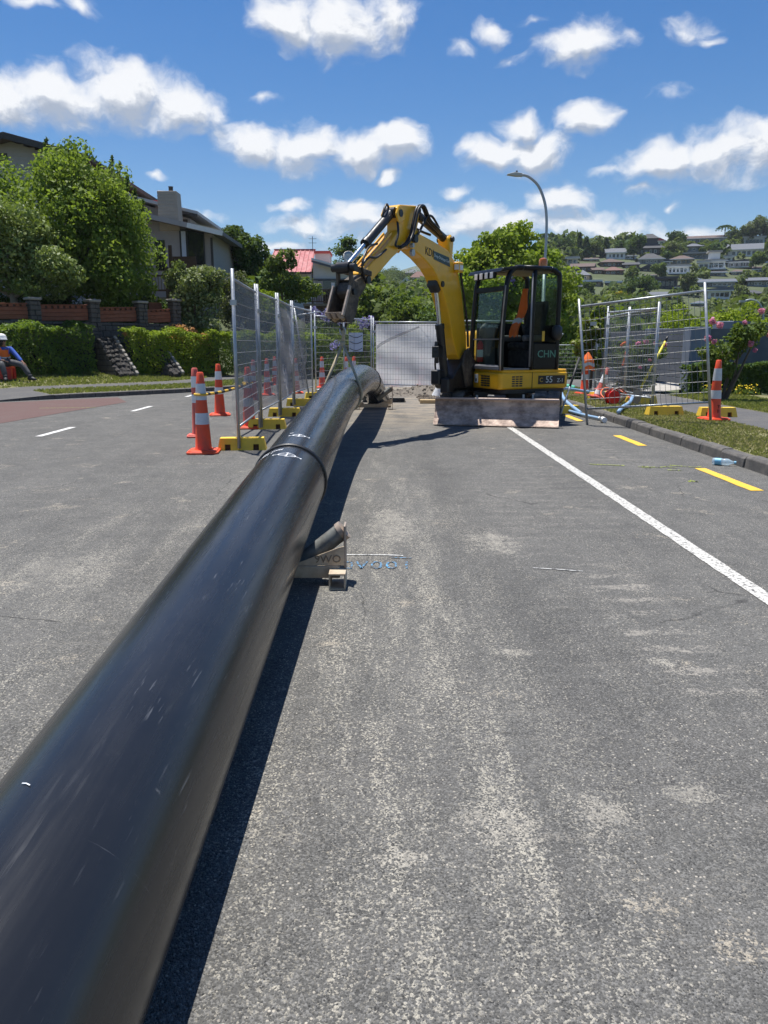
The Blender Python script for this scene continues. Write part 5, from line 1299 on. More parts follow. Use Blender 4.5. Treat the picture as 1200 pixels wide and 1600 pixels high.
# spade and poles
sp = thing('spade', 'yellow handled spade leaning on the right fence', 'spade', (4.78, 15.0, VZ))
a = Vector((.18, .0, .34)); b = Vector((.62, .1, 1.22))
m = MB(); m.cyl(a, b, .022, 10); m.build('handle', 'spade_yellow', sp, smooth=True)
m = MB(); m.cyl(b, b + (b - a) * .10, .022, 8); m.build('grip', 'digger_black', sp, smooth=True)
m = MB(); m.prism([(-.09, 0), (.09, 0), (.10, .2), (.06, .26), (-.06, .26), (-.10, .2)], -.004, .004); ob = m.build('spade_blade', 'steel_worn', sp); ob.rotation_euler = (0, .42, 0); ob.location = (.06, 0, .06)
m = MB(); m.tube([(2.92, 12.75, .16), (3.38, 13.55, 1.06)], .017, 8); o = m.build('digging_bar', 'galv', None, smooth=True); tag(o, 'thin steel bar leaning from the digger track up to the fence post', 'pole')
q = MB(); q.tube([(3.14, 13.13, .59), (3.38, 13.55, 1.065)], .021, 8); q.build('grip', 'bar_black', o, smooth=True)
m = MB(); m.tube([(3.02, 14.6, 1.25), (3.32, 14.6, 1.48)], .016, 8); o = m.build('steel_tube', 'galv', None, smooth=True); tag(o, 'short steel tube jutting out behind the cab at the right', 'pole'); o.location = (0, 0, 0)
m = MB(); m.tube([(3.02, 14.6, 1.26), (3.02, 14.62, .12)], .016, 8); m.build('upright', 'galv', o, smooth=True)
m = MB(); m.tube(spline([(5.42, 18.0, 1.25), (5.52, 18.0, 1.32), (5.60, 18.0, 1.25), (5.56, 18.0, 1.1), (5.54, 18.0, .95), (5.50, 18.0, .80)], 6), .028, 8); o = m.build('strap', 'hivis_orange', None, smooth=True); tag(o, 'orange strap hooked on the mesh beside the rose bush', 'strap')
# water bottle in the gutter
bt = thing('water_bottle', 'clear plastic water bottle with blue label lying against the kerb', 'bottle', (3.70, 8.30, .042), -.5)
m = MB(Matrix.Rotation(PI / 2, 4, 'Y')); m.lathe([(.03, -.11), (.037, -.10), (.037, -.02), (.034, 0), (.037, .02), (.036, .05), (.015, .09), (.013, .11)], n=16); m.build('bottle_body', 'bottle_clear', bt, smooth=True)
m = MB(Matrix.Rotation(PI / 2, 4, 'Y')); m.lathe([(.0385, -.085), (.0385, -.02)], n=16, cap=False); m.build('bottle_label', 'bottle_blue', bt, smooth=True)
m = MB(Matrix.Rotation(PI / 2, 4, 'Y')); m.lathe([(.015, .11), (.015, .13), (.01, .132)], n=12); m.build('bottle_cap', 'bottle_blue', bt)
# spoil, plank, bag behind the trench
def heap(name, label, pts, mat, seed, cat, lump=.05):
    rg = np.random.default_rng(seed); m = MB()
    x0, x1, y0, y1, h = pts
    ph = rg.uniform(0, 6, 8)
    def P(i, j):
        x = x0 + (x1 - x0) * i; y = y0 + (y1 - y0) * j; e = math.sin(PI * i) ** .6 * math.sin(PI * j) ** .7
        return (x, y, -.01 + h * e * (.75 + .25 * math.sin(x * 5 + ph[0]) * math.cos(y * 6 + ph[1])) + e * rg.uniform(-1, 1) * lump * .6)
    m.grid(P, 48, 26)
    for _ in range(160):
        i, j = rg.random(), rg.random(); c = P(i, j); r = lump * rg.uniform(.25, .8)
        if c[2] < .01: r *= .5
        m.lathe([(.001, -r), (r * .9, -r * .4), (r, .1 * r), (r * .6, r * .7), (.001, r * .9)], (c[0], c[1], max(c[2], r * .4)), 6)
    o = m.build(name, mat, None); return tag(o, label, cat, kind='stuff')
heap('earth_heap', 'heap of grey brown earth behind the trench', (.35, 2.1, 19.6, 21.4, .30), 'spoil_earth', 1, 'earth')
heap('earth_heap', 'low ridge of earth along the trench edge', (-.9, 1.15, 19.4, 20.6, .16), 'spoil_earth', 2, 'earth')
heap('loose_earth', 'crumbs of soil at the right edge of the trench', (.8, 1.35, 17.2, 19.6, .10), 'soil', 3, 'earth', .04)
m = MB(); m.box((.80, 17.15, .004), (2.0, 17.32, .085), 0); o = m.build('timber_plank', 'timber_raw', None, bevel=.006); tag(o, 'raw timber plank lying on the seal beside the dozer blade', 'plank')
m = MB(); rgb = random.Random(3)
def BG(i, j):
    a = i * 2 * PI; r = .30 * (1 - .55 * j) * (1 + .14 * math.sin(3 * a + j * 4)); return (r * math.cos(a) * 1.3, r * math.sin(a) * .8, .52 * math.sin(j * PI / 2) + .02 * math.sin(7 * a))
m.grid(BG, 26, 8); o = m.build('rubble_bag', 'bag_white', None, smooth=True, loc=(1.62, 19.6, 0)); tag(o, 'crumpled white bag with blue print behind the digger track', 'bag')
q = MB(); q.grid(lambda i, j: tuple(Vector(BG(.66 + i * .16, .3 + j * .35)) * 1.03), 6, 4); q.build('print_patch', 'bag_blue', o, smooth=True)
# street lamp
lp = thing('street_lamp', 'tall grey curved street lamp behind the digger cab', 'street lamp', (6.02, 30.0, -.1))
m = MB(); m.tube([(0, 0, 0), (0, 0, 1.2), (0, 0, 1.25), (-.02, 0, 4.2)], [.10, .10, .075, .065], 12); m.build('pole', 'pole_grey', lp, smooth=True)
m = MB(); m.tube(spline([(-.02, 0, 4.2), (-.0, 0, 5.2), (-.03, 0, 6.0), (-.14, 0, 6.55), (-.38, 0, 7.05), (-.72, 0, 7.34), (-.98, 0, 7.42)], 6), .05, 10); m.build('curved_arm', 'pole_grey', lp, smooth=True)
m = MB(); m.prism([(-.95, 7.36), (-.98, 7.46), (-1.25, 7.50), (-1.52, 7.44), (-1.54, 7.41), (-1.2, 7.36)], -.11, .11); lh = m.build('lamp_head', 'lamp_grey', lp, bevel=.03, seg=2)
q = MB(); q.cyl((-1.18, 0, 7.48), (-1.18, 0, 7.56), .035, 10); q.build('light_sensor', 'digger_grey', lh)
# ------------------------------------------------------------------ left side: stone wall with timber panels, hedge, buttresses
wall = thing('stone_wall', 'grey stone wall with red brown timber panels between stone piers above the hedge', 'garden wall', (0, 0, 0))
WN = 5.6
wfr = frame((bank(0, WN)[0], bank(0, WN)[1], 0), (KT.x, KT.y, 0), (-KN.x, -KN.y, 0))      # x along the wall, y towards the road
def stones(mb_par, x0, x1, z0, z1, y0, y1, mat, seed, sx=.26, sz=.15, name='stone'):
    rg = random.Random(seed); z = z0
    while z < z1 - .04:
        h = min(sz * rg.uniform(.8, 1.2), z1 - z); x = x0
        while x < x1 - .03:
            w_ = min(sx * rg.uniform(.7, 1.35), x1 - x)
            if x1 - x - w_ < .08: w_ = x1 - x
            m = MB(wfr); m.box((x + .008, y0, z + .007), (x + w_ - .008, y1 + rg.uniform(-.012, .03), z + h - .007)); m.build(name, mat, mb_par, bevel=.014)
            x += w_
        z += h
PT = [.55, 2.44, 4.32, 5.99, 7.27]; PZ = [2.66, 2.66, 2.67, 2.69, 2.80]
for t_, z_ in zip(PT, PZ):
    m = MB(wfr); m.box((t_ - .15, -.15, .2), (t_ + .15, .15, z_ - .08)); p_ = m.build('pier', 'kerb_joint', wall)
    stones(p_, t_ - .17, t_ + .17, 1.2, z_ - .08, -.17, .17, 'stone_grey', int(t_ * 10), .2, .13, 'pier_stone')
    m = MB(wfr); m.box((t_ - .2, -.2, z_ - .08), (t_ + .2, .2, z_)); m.build('pier_cap', 'stone_pale', p_, bevel=.015)
m = MB(wfr); m.box((-2, -.1, .2), (9, .06, 1.95)); m.build('wall_core', 'kerb_joint', wall)
stones(wall, .0, 7.1, 1.32, 1.97, -.1, .09, 'stone_grey', 77, .34, .17)
for i in range(-1, 4):
    a = (PT[i] if i >= 0 else -1.3) + .19; b = PT[i + 1] - .19; zt = [2.42, 2.44, 2.46, 2.44, 2.42][i + 1] if i < 3 else 2.42; tilt = .05 if i >= 0 else 0
    L = b - a
    def board(z0, z1, y0, y1, x0=a, x1=b, nm='timber_board', mt='timber_red'):
        m = MB(wfr); s0 = tilt * (x0 - a) / L; s1 = tilt * (x1 - a) / L
        m._add([(x0, y0, z0 + s0), (x1, y0, z0 + s1), (x1, y1, z0 + s1), (x0, y1, z0 + s0), (x0, y0, z1 + s0), (x1, y0, z1 + s1), (x1, y1, z1 + s1), (x0, y1, z1 + s0)],
               [(3, 2, 1, 0), (4, 5, 6, 7), (0, 1, 5, 4), (1, 2, 6, 5), (2, 3, 7, 6), (3, 0, 4, 7)]); return m.build(nm, mt, wall, bevel=.006)
    zb = 1.985
    board(zb - .02, zt - .04, -.05, -.02, nm='shade_backing', mt='timber_brown')  # dark board added so the gaps behind read as shaded
    for k in range(3): board(zb + k * .118, zb + k * .118 + .110, -.01 + .004 * k, .035 + .01 * (k % 2))
    board(zt - .035, zt, -.025, .06, nm='top_rail')
    nb = max(3, int(L / .17))
    for k in range(nb):                                                     # the row of short blocks under the rail
        x = a + L * (k + .18) / nb; board(zb + .356, zt - .037, .0, .04, x, x + L / nb * .62, 'timber_block')
m = MB(); m.box((-.25, -.02, 0), (.25, .02, .5)); o = m.build('timber_board', 'timber_red', wall); o.location = bank(6.95, 6.3, 2.2); o.rotation_euler = (0, 0, .8)
# sloping stone buttresses in the gap of the hedge
def buttress(label, t0, n0, L, h, w_):
    b = thing('stone_buttress', label, 'buttress', bank(t0, n0, .0), math.atan2(-KN.y, -KN.x), 'stone buttresses in the hedge')
    m = MB(); m.prism([(-.2, .2), (L, .25), (L - .02, .36), (.05, h), (-.2, h)], -w_ / 2, w_ / 2); m.build('core', 'kerb_joint', b)
    rg = random.Random(int(t0 * 7))
    for k in range(9):
        f = k / 8; x = .02 + (L - .06) * f; z = h + .03 + (.36 - h) * f
        y_ = -w_ / 2 - .03
        while y_ < w_ / 2 - .02:
            y2 = min(y_ + rg.uniform(.10, .19), w_ / 2 + .03); dx_ = rg.uniform(-.05, .05); dz_ = rg.uniform(-.035, .03)
            m = MB(); m.box((x - .085 + dx_, y_ + .008, z - .09 + dz_), (x + .085 + dx_, y2 - .008, z + .045 + dz_), rg.uniform(-.2, .2), (math.atan2(h - .36, L) + rg.uniform(-.25, .2), 'Y')); m.build('cap_stone', 'stone_dark', b, bevel=.035); y_ = y2
        m = MB(); m.box((x - .07, w_ / 2 + .032, z - .06), (x + .08, w_ / 2 + .13, z + .06 + rg.uniform(0, .03)), 0, (math.atan2(h - .36, L), 'Y')); m.build('edge_stone', 'stone_pale', b, bevel=.02)
    for r_ in range(6):
        z = .3 + r_ * .17; xe = L * (1 - (z - .2) / (h - .1))
        x = -.1
        while x < xe - .12:
            w2 = rg.uniform(.16, .3); m = MB(); m.box((x, -w_ / 2 - .035, z), (min(x + w2, xe) - .012, -w_ / 2 + .05, z + .155)); m.build('stone', 'stone_grey', b, bevel=.015)
            m = MB(); m.box((x, w_ / 2 - .05, z), (min(x + w2, xe) - .012, w_ / 2 + .035, z + .155)); m.build('stone', 'stone_grey', b, bevel=.015); x += w2
    return b
buttress('dark stone buttress with pale sloping edge in the gap of the hedge', 4.35, 5.0, 1.25, 1.42, .50)
buttress('narrow stone buttress showing through the lime green hedge', 6.0, 4.75, 1.15, 1.2, .26)
def hedge(name, label, t0, t1, n0, n1, h0, h1, n, size, mat, seed, cat='hedge'):
    rg = np.random.default_rng(seed); t = rg.uniform(t0, t1, n); q = rg.uniform(0, 1, n); hh = rg.random(n)
    side = rg.random(n); nn = np.where(side < .45, n0 + .16 * rg.random(n), n0 + (n1 - n0) * rg.random(n))
    H = h0 + (h1 - h0) * (t - t0) / (t1 - t0) + .08 * np.sin(t * 4.1) + .05 * np.sin(t * 9.7 + 1)
    top = side > .72
    z = np.where(top, H - .12 * rg.random(n), H * hh)
    bulge = .10 * np.sin(t * 5.3 + z * 3) + .07 * np.sin(z * 6 + t * 2)
    nn = nn - bulge * (side < .45)
    P = np.stack([KO.x + KT.x * t + KN.x * nn, KO.y + KT.y * t + KN.y * nn, .20 + np.maximum(0, nn - 3) * .09 + z], 1)
    D = np.zeros((n, 3)); D[:, 0] = -KN.x * ~top; D[:, 1] = -KN.y * ~top; D[:, 2] = np.where(top, 1.0, .3)
    tn = np.clip(rg.normal(.45, .22, n) + .2 * np.sin(t * 3.3) * np.sin(z * 5), 0, 1)
    th = thing(name, label, cat, (0, 0, 0), 0)
    o = bpy.data.objects.new('foliage', leaf_mesh('foliage', leaves(P, D, size, rg, .65, .55, up=.15), mat, rg, tn)); COL.objects.link(o); o.parent = th
    m = MB(); rg2 = random.Random(seed)
    for k in range(int((t1 - t0) * 3)):
        a = rg2.uniform(t0, t1); b = bank(a, (n0 + n1) / 2 + .1, .25); m.tube([b, (b[0] + rg2.uniform(-.15, .15), b[1] + rg2.uniform(-.1, .1), .95), (b[0] + rg2.uniform(-.3, .3), b[1], h0 + .1)], [.03, .02, .008], 5)
    tag(m.build('stems', 'bark', th), kind='stuff')
    return th
hedge('hedge', 'dark glossy clipped hedge behind the seated worker', -3.0, 3.75, 4.45, 5.35, 1.42, 1.50, 17000, .085, 'leaf_hedge', 21)
hedge('hedge', 'sunlit lime green hedge running right from the stone buttress to the fence', 4.75, 13.5, 4.15, 5.0, 1.40, 1.28, 22000, .085, 'leaf_hedge_lime', 22)
# dark shrubs rooted against the wall so that no bare wall shows above the hedge
def bush(name, label, loc_, lobes, n, size, mat, seed, cat='bush', k=9, rel=(.28, .5), group=None, bark='bark'):
    t = thing(name, label, cat, loc_, 0, group); rng_ = np.random.default_rng(seed)
    m = MB(); limbs(m, (0, 0, -.3), [(x, y, z) for x, y, z, a, b, c in lobes] * 2, .05, rng_); tag(m.build('stems', bark, t, smooth=True), kind='stuff')
    crown('foliage', lobes, n, size, mat, t, seed, k, rel); return t
bush('flowering_shrub', 'round shrub of peach orange flowers on top of the hedge', bank(7.25, 5.0, 1.2), [(0, 0, .42, .62, .4, .36), (.5, 0, .22, .4, .35, .26)], 2200, .085, 'flower_orange', 31)
bush('small_plant', 'small orange flowered plant on the hedge top by the second stone pier', bank(5.1, 5.0, 1.30), [(0, 0, .3, .16, .14, .13)], 260, .07, 'flower_orange', 32)
bush('variegated_shrub', 'large pale variegated shrub beside the last stone pier', (-6.75, 28.2, 1.9), [(0, 0, 1.35, 1.05, .9, .9), (.25, -.2, .5, 1.0, .8, .7), (-.5, 0, 1.7, .5, .5, .45), (.7, .1, 1.75, .5, .5, .4), (.35, -.4, -.3, .95, .6, .6)], 9000, .12, 'leaf_variegated', 33)
bush('grey_shrub', 'dull grey green shrub right of the variegated shrub', (-5.55, 30.5, 1.5), [(0, 0, 1.4, .85, .8, 1.0), (.3, 0, .6, .9, .8, .8), (-.2, .3, 2.0, .6, .5, .5)], 6500, .10, 'leaf_grey', 34)
bush('green_shrub', 'bright yellow green shrub below the red roofed house', (-4.95, 33.0, 1.7), [(0, 0, 1.1, 1.0, .9, .85), (.5, 0, .3, .9, .8, .8), (-.5, 0, 1.6, .55, .5, .45)], 6000, .12, 'leaf_lime', 35)
tree('young_tree', 'young leafy tree standing in front of the red roof', 'tree', (-4.55, 35.5, 2.0), 1.5, [(0, 0, 2.1, .9, .8, .8), (.2, 0, 3.0, .55, .5, .5), (-.35, 0, 2.7, .5, .5, .4), (.9, 0, 1.5, .9, .7, .6)], 3400, .16, 'leaf_mid', 36, .06)
tree('dark_tree', 'dark green tree standing behind the chimney house', 'tree', (-7.15, 41.0, 2.4), 2.0, [(0, 0, 3.3, 1.15, 1.1, 1.35), (-.4, 0, 4.3, .7, .7, .6), (.75, 0, 3.5, .65, .7, 1.0), (-.2, 0, 2.3, 1.2, 1, .8)], 7500, .17, 'leaf_dark', 37, .12)
tree('maple_tree', 'big dense green tree in the corner garden, its crown hiding the house', 'tree', (-10.95, 27.3, 1.9), 1.6, [(0, 0, 3.7, 2.4, 2.2, 2.0), (-2.0, .2, 3.3, 1.8, 2.0, 1.9), (-2.5, 0, 4.0, 1.5, 1.5, 1.4), (1.15, 0, 4.05, 1.35, 1.4, 1.3), (1.9, 0, 3.3, 1.3, 1.4, 1.3), (1.75, 0, 2.5, 1.55, 1.7, 1.85), (2.3, -.1, 1.6, 1.2, 1.3, 1.1), (.2, -.3, 2.0, 2.7, 2.0, 1.3), (.6, 0, 4.5, 1.3, 1.3, 1.1)], 42000, .135, 'leaf_maple', 38, .18, 12, aspect=.62)
tree('pale_tree', 'smaller tree with pale shiny leaves in front of the big dense one', 'tree', (-11.6, 24.9, 1.9), .9, [(0, 0, 2.05, 1.9, 1.3, 1.25), (1.25, -.1, 1.35, 1.15, 1.0, .85), (-1.4, 0, 1.6, 1.2, 1.1, 1.2), (.2, -.2, 2.8, 1.2, 1.0, .75)], 19000, .125, 'leaf_pale', 39, .13, 10, bark='bark_pale')
# conifer with drooping tips behind the crown
def conifer(name, label, loc_, h, r, n, mat, seed, group=None, layers=12, size=.2, cat='tree'):
    t = thing(name, label, cat, loc_, 0, group); rg = np.random.default_rng(seed)
    m = MB(); m.tube([(0, 0, -.5), (0, 0, h * .5), (0, 0, h)], [.03 * h * .6, .018 * h * .6, .006 * h], 7); m.build('trunk', 'bark', t, smooth=True)
    P = []; D = []
    for k in range(layers):
        z = h * (.12 + .86 * k / (layers - 1)); rr = r * (1 - (k / layers) ** 1.2) * rg.uniform(.8, 1.1) + .05 * r
        nb = 7
        for b in range(nb):
            a = 2 * PI * (b + rg.random()) / nb; cnt = max(4, int(n / layers / nb))
            f = rg.random(cnt) ** .7
            x = np.cos(a) * rr * f; y = np.sin(a) * rr * f; zz = z - .25 * rr * f ** 2 + rg.normal(0, .04 * h / layers * 3, cnt)
            P.append(np.stack([x + rg.normal(0, .07 * r, cnt), y + rg.normal(0, .07 * r, cnt), zz], 1)); D.append(np.tile([np.cos(a) * .5, np.sin(a) * .5, .8], (cnt, 1)))
    P = np.concatenate(P); D = np.concatenate(D)
    o = bpy.data.objects.new('crown', leaf_mesh('crown', leaves(P, D, size, rg, .7, .5), mat, rg)); COL.objects.link(o); o.parent = t; return t
bush('added_dark_shrub', 'dark shrub added to darken the gap between the big tree and the deck', (-8.6, 28.6, 1.8), [(0, 0, .7, 1.0, .6, .7), (.8, .1, .5, .6, .5, .5), (-.9, 0, .8, .7, .5, .8)], 4200, .12, 'leaf_dark', 42)  # added shrub, its dark leaves stand in for deep shade over the pale wall
bush('added_dark_shrub', 'dark shrub added to darken the space under the pale leaved tree', (-11.8, 26.6, 1.8), [(0, 0, .7, 1.3, .6, .8), (1.2, .1, .6, .9, .5, .7), (-1.2, 0, .7, .9, .5, .8)], 5200, .12, 'leaf_dark', 43)  # second added shrub, filling in for shade below the crown
def spires(name, label, loc_, tips, seed):
    t = thing(name, label, 'tree', loc_); rg = np.random.default_rng(seed); P = []; D = []
    m = MB(); m.tube([(0, 0, -.3), (0, 0, 2), (.1, 0, 3.4)], [.16, .12, .05], 7)
    for (x, z, l) in tips:
        m.tube([(x * .3, 0, z - l * 1.4), (x * .8, 0, z - l * .5), (x, 0, z)], [.05, .03, .01], 5)
        for k in range(170):
            f = rg.random(); r = .02 + .17 * f; P.append((x - .22 * f * l + rg.normal(0, r * .6), rg.normal(0, r), z - f * l)); D.append((rg.normal(.5, .4), rg.normal(0, .5), .6))
    m.build('trunk', 'bark', t, smooth=True); P = np.array(P); D = np.array(D)
    o = bpy.data.objects.new('crown', leaf_mesh('crown', leaves(P, D, .17, rg, .5, .4), 'leaf_dark', rg)); COL.objects.link(o); o.parent = t
spires('conifer', 'dark spiky conifer rising behind the big green tree', (-9.9, 30.0, 2.55), [(-1.3, 5.75, 1.0), (-.9, 5.5, 1.2), (-.45, 5.2, 1.2), (.05, 5.45, 1.5), (.3, 5.2, 1.4), (.55, 4.75, 1.3), (.8, 4.3, 1.2), (1.05, 3.9, 1.1)], 40)
spires('conifer', 'second dark conifer, its tips just left of the first', (-12.3, 31.0, 2.5), [(-.3, 6.3, 1.0), (.1, 6.0, 1.2), (.5, 6.1, 1.1), (.9, 5.7, 1.2)], 41)

# ------------------------------------------------------------------ houses on the left
def boards(mb, x0, x1, z0, z1, y, hgt=.17, top=None):
    z = z0
    while z < z1 - .02:
        h = min(hgt, z1 - z); xe = (x0, x1)
        if top: xe = top(z + h / 2)
        if xe[1] - xe[0] > .05: mb._add([(xe[0], y - .028, z), (xe[1], y - .028, z), (xe[1], y, z), (xe[0], y, z), (xe[0], y - .008, z + h), (xe[1], y - .008, z + h)], [(0, 1, 5, 4), (3, 2, 1, 0), (0, 4, 3), (1, 2, 5)])
        z += hgt
h1_ = thing('gable_house', 'weatherboard gable of a house showing above the big tree at the far left', 'house', (-15.3, 34.0, 2.2))
m = MB(); m.prism([(-4.3, 0), (4.6, 0), (3.0, 6.2), (0, 7.2), (-4.3, 6.2)], .03, 9); m.build('wall', 'weatherboard', h1_)
m = MB(); boards(m, -4.3, 3.0, 0, 7.1, 0.03, .17, lambda z: (-4.3, 3.0) if z < 6.2 else (-4.3 * (7.2 - z), 3.0 * (7.2 - z))); tag(m.build('weatherboards', 'weatherboard', h1_), kind='stuff')
m = MB(); m.prism([(-5.2, 6.02), (0, 7.23), (3.3, 6.40), (3.3, 6.57), (0, 7.42), (-5.2, 6.2)], -.6, 9.5); rf = m.build('roof', 'r_brown', h1_)
for s, (xa, za) in ((-1, (-5.2, 6.0)), (1, (3.3, 6.37))):
    q = MB(); q.beam((xa, -.63, za + .05), (0, -.63, 7.27), .04, .22); q.build('barge_board', 'fascia_dark', rf)
q = MB(); q.box((-.55, .0, 6.35), (-.2, .03, 6.75)); q.build('attic_vent', 'fascia_dark', h1_)
h2 = thing('chimney_house', 'grey weatherboard house with a broad block chimney behind the deck', 'house', (-7.62, 36.0, 2.2))
m = MB(); m.prism([(-5.5, 0), (0, 0), (0, 3.85), (-5.5, 5.1)], .03, 7); m.build('wall', 'weatherboard', h2)
m = MB(); boards(m, -5.5, 0, .3, 5.0, .03, .17, lambda z: (-5.5, 0) if z < 3.85 else (-5.5, -(z - 3.85) * 4.4)); tag(m.build('weatherboards', 'weatherboard', h2), kind='stuff')
m = MB(); m.box((-1.42, -.03, 2.55), (-.42, .02, 4.02)); wn_ = m.build('window', 'window_dark', h2)
for a, b in (((-1.47, -.055, 2.5), (-1.42, .0, 4.07)), ((-.42, -.055, 2.5), (-.37, .0, 4.07)), ((-1.17, -.05, 2.55), (-1.12, .0, 4.02)), ((-1.47, -.055, 4.02), (-.37, .0, 4.08))):
    q = MB(); q.box(a, b); q.build('frame', 'aluminium_dark', wn_)
q = MB(); q.box((-1.40, -.036, 2.6), (-1.2, -.031, 3.98)); q.build('curtain', 'paper_blue', wn_)
m = MB(); m.box((-2.6, -.03, 2.3), (-2.15, .02, 3.6)); m.build('window', 'window_dark', h2)
m = MB(); m.prism([(-5.8, 5.12), (.62, 3.70), (.62, 3.86), (-5.8, 5.28)], -.85, 7.5); rf = m.build('roof', 'roof_grey', h2)
q = MB(); q.beam((-5.8, -.88, 5.19), (-.9, -.88, 4.11), .05, .2); q.build('fascia', 'weatherboard', rf)
q = MB(); q.beam((-.9, -.9, 4.11), (.62, -.9, 3.77), .06, .2); q.build('gutter', 'fascia_white', rf)
m = MB(); m.beam((-.05, -.06, .3), (-.05, -.06, 3.7), .09, .09); m.build('downpipe', 'fascia_dark', h2)
m = MB(); m.prism([(-4.6, 4.9), (-1.35, 4.3), (-1.35, 4.75), (-4.6, 5.7)], 1.6, 6); up_ = m.build('clerestory', 'weatherboard', h2)
q = MB(); q.prism([(-5.0, 5.80), (-.85, 4.85), (-.85, 4.98), (-5.0, 5.94)], 1.0, 6.5); q.build('roof', 'roof_steel', up_)
q = MB(); q.prism([(-2.0, 4.98), (-.86, 4.72), (-.86, 4.84), (-2.0, 5.10)], .95, 1.0); q.build('fascia', 'fascia_dark', up_)
for k in range(3):
    q = MB(); q.box((-2.35 + k * .32, 1.575, 4.52), (-2.10 + k * .32, 1.60, 4.72)); q.build('window', 'window_dark', up_)
m = MB(); m.prism([(-2.33, 4.0), (-1.42, 4.0), (-1.48, 5.62), (-2.30, 5.66)], -.12, .62); ch = m.build('chimney', 'chimney_block', h2, bevel=.02)
for k in range(9):
    q = MB(); q.box((-2.34 + .001 * k, -.13, 4.35 + k * .145), (-1.44 - .006 * k, .63, 4.352 + k * .145 + .128)); q.build('block_course', 'chimney_block', ch, bevel=.012)
q = MB(); q.lathe([(.10, 5.65), (.10, 5.85), (.12, 5.87)], (-1.8, .2, 0), 12); q.build('flue', 'fascia_dark', ch)
m = MB(); m.box((-3.0, 1.8, 4.9), (-2.36, 5, 5.45)); w3 = m.build('upper_wall', 'wall_pinkish', h2)
q = MB(); q.box((-3.1, 1.6, 5.45), (-2.3, 5.2, 5.55)); q.build('red_cap', 'r_red', w3)
# deck in the shade of the tree
dk = thing('timber_deck', 'dark raised timber deck with railing in the shade under the big tree', 'deck', (-9.4, 31.2, 2.0))
m = MB(); m.box((-1.9, 0, .95), (1.1, 3, 1.08)); m.build('platform', 'timber_grey', dk)
for x in (-1.8, -.4, .95):
    m = MB(); m.box((x - .07, -.05, -.4), (x + .07, .09, 2.2)); m.build('deck_post', 'timber_brown', dk)
for z in (1.3, 1.85):
    m = MB(); m.box((-1.9, -.03, z), (1.1, .03, z + .07)); m.build('rail', 'timber_brown', dk)
for k in range(24):
    m = MB(); m.box((-1.72 + k * .115, -.028, 1.371), (-1.68 + k * .115, .012, 1.848)); m.build('baluster', 'timber_grey', dk)
m = MB(); m.box((-1.9, .4, -.2), (1.1, .5, .94)); m.build('under_screen', 'timber_brown', dk)
m = MB(); m.beam((1.15, -.1, .2), (1.15, -.1, 3.0), .12, .12); m.build('corner_post', 'timber_brown', dk)
m = MB(); m.box((1.1, -.02, 2.1), (2.1, .04, 2.6)); m.build('screen_panel', 'timber_brown', dk)
# red roofed house
rh = thing('red_roof_house', 'house with a ribbed red metal roof and white gable beyond the left fence', 'house', (-5.75, 48.0, 2.3))
m = MB(); m.box((-1.3, .4, 0), (1.35, 4, 3.2)); m.build('wall', 'weatherboard_white', rh)
m = MB(); m._add([(-1.42, -.1, 3.18), (1.40, -.1, 3.18), (1.40, 3.0, 4.78), (-1.18, 3.0, 4.78), (-1.42, -.1, 3.08), (1.40, -.1, 3.08), (1.40, 3.0, 4.66), (-1.18, 3.0, 4.66)], [(0, 1, 2, 3), (7, 6, 5, 4), (0, 4, 5, 1), (1, 5, 6, 2), (2, 6, 7, 3), (3, 7, 4, 0)]); rr_ = m.build('roof', 'roof_red', rh)
for k in range(10):
    x = -1.30 + k * .295; q = MB(); q.beam((x, -.11, 3.20), (x * .93 + .06, 2.98, 4.80), .035, .045); q.build('roof_rib', 'roof_red', rr_)
q = MB(); q.beam((-1.2, 3.0, 4.80), (1.42, 3.0, 4.80), .16, .08); q.build('ridge_cap', 'roof_red', rr_)
q = MB(); q.beam((-1.45, -.16, 3.13), (1.42, -.16, 3.13), .1, .1); q.build('gutter', 'fascia_dark', rr_)
q = MB(); q.cyl((-.68, 2.4, 4.45), (-.68, 2.4, 4.85), .04, 8); q.build('vent_pipe', 'fascia_white', rr_)
m = MB(); m.box((.15, .36, 1.9), (1.25, .42, 2.85)); wn_ = m.build('window', 'window_dark', rh)
for x in (.15, .68, 1.22):
    q = MB(); q.box((x - .03, .33, 1.87), (x + .03, .40, 2.88)); q.build('frame', 'fascia_white', wn_)
m = MB(); m.box((-1.2, .36, 1.9), (-.1, .42, 2.8)); m.build('window', 'window_dark', rh)
m = MB(); m.prism([(1.45, 0), (4.2, 0), (4.2, 3.1), (3.4, 3.35), (1.45, 3.85)], .6, 4); m.build('gable_wall', 'weatherboard_white', rh)
m = MB(); m.prism([(1.42, 3.88), (3.55, 3.32), (4.4, 3.05), (4.4, 3.14), (3.55, 3.42), (1.42, 4.0)], -.1, 4.3); m.build('gable_roof', 'fascia_white', rh)
m = MB(); m.prism([(1.42, 3.74), (3.5, 3.20), (3.5, 3.30), (1.42, 3.86)], -.12, -.1); m.build('barge_board', 'r_slate', rh)
m = MB(); m.box((1.5, 1.6, 3.8), (2.4, 3.4, 4.42)); q = m.build('dormer', 'wall_pinkish', rh)
m = MB(); m.box((1.45, 1.5, 4.42), (2.45, 3.5, 4.57)); m.build('dormer_roof', 'r_red', q)
m = MB(); m.box((1.75, .55, .9), (4.0, .62, 2.75)); m.build('sliding_door', 'window_dark', rh)
m = MB(); m.box((1.48, .45, 2.75), (4.1, .64, 2.85)); m.build('lintel', 'r_slate', rh)
m = MB(); m.box((1.6, .5, .9), (2.05, .56, 2.72)); m.build('side_panel', 'weatherboard', rh)
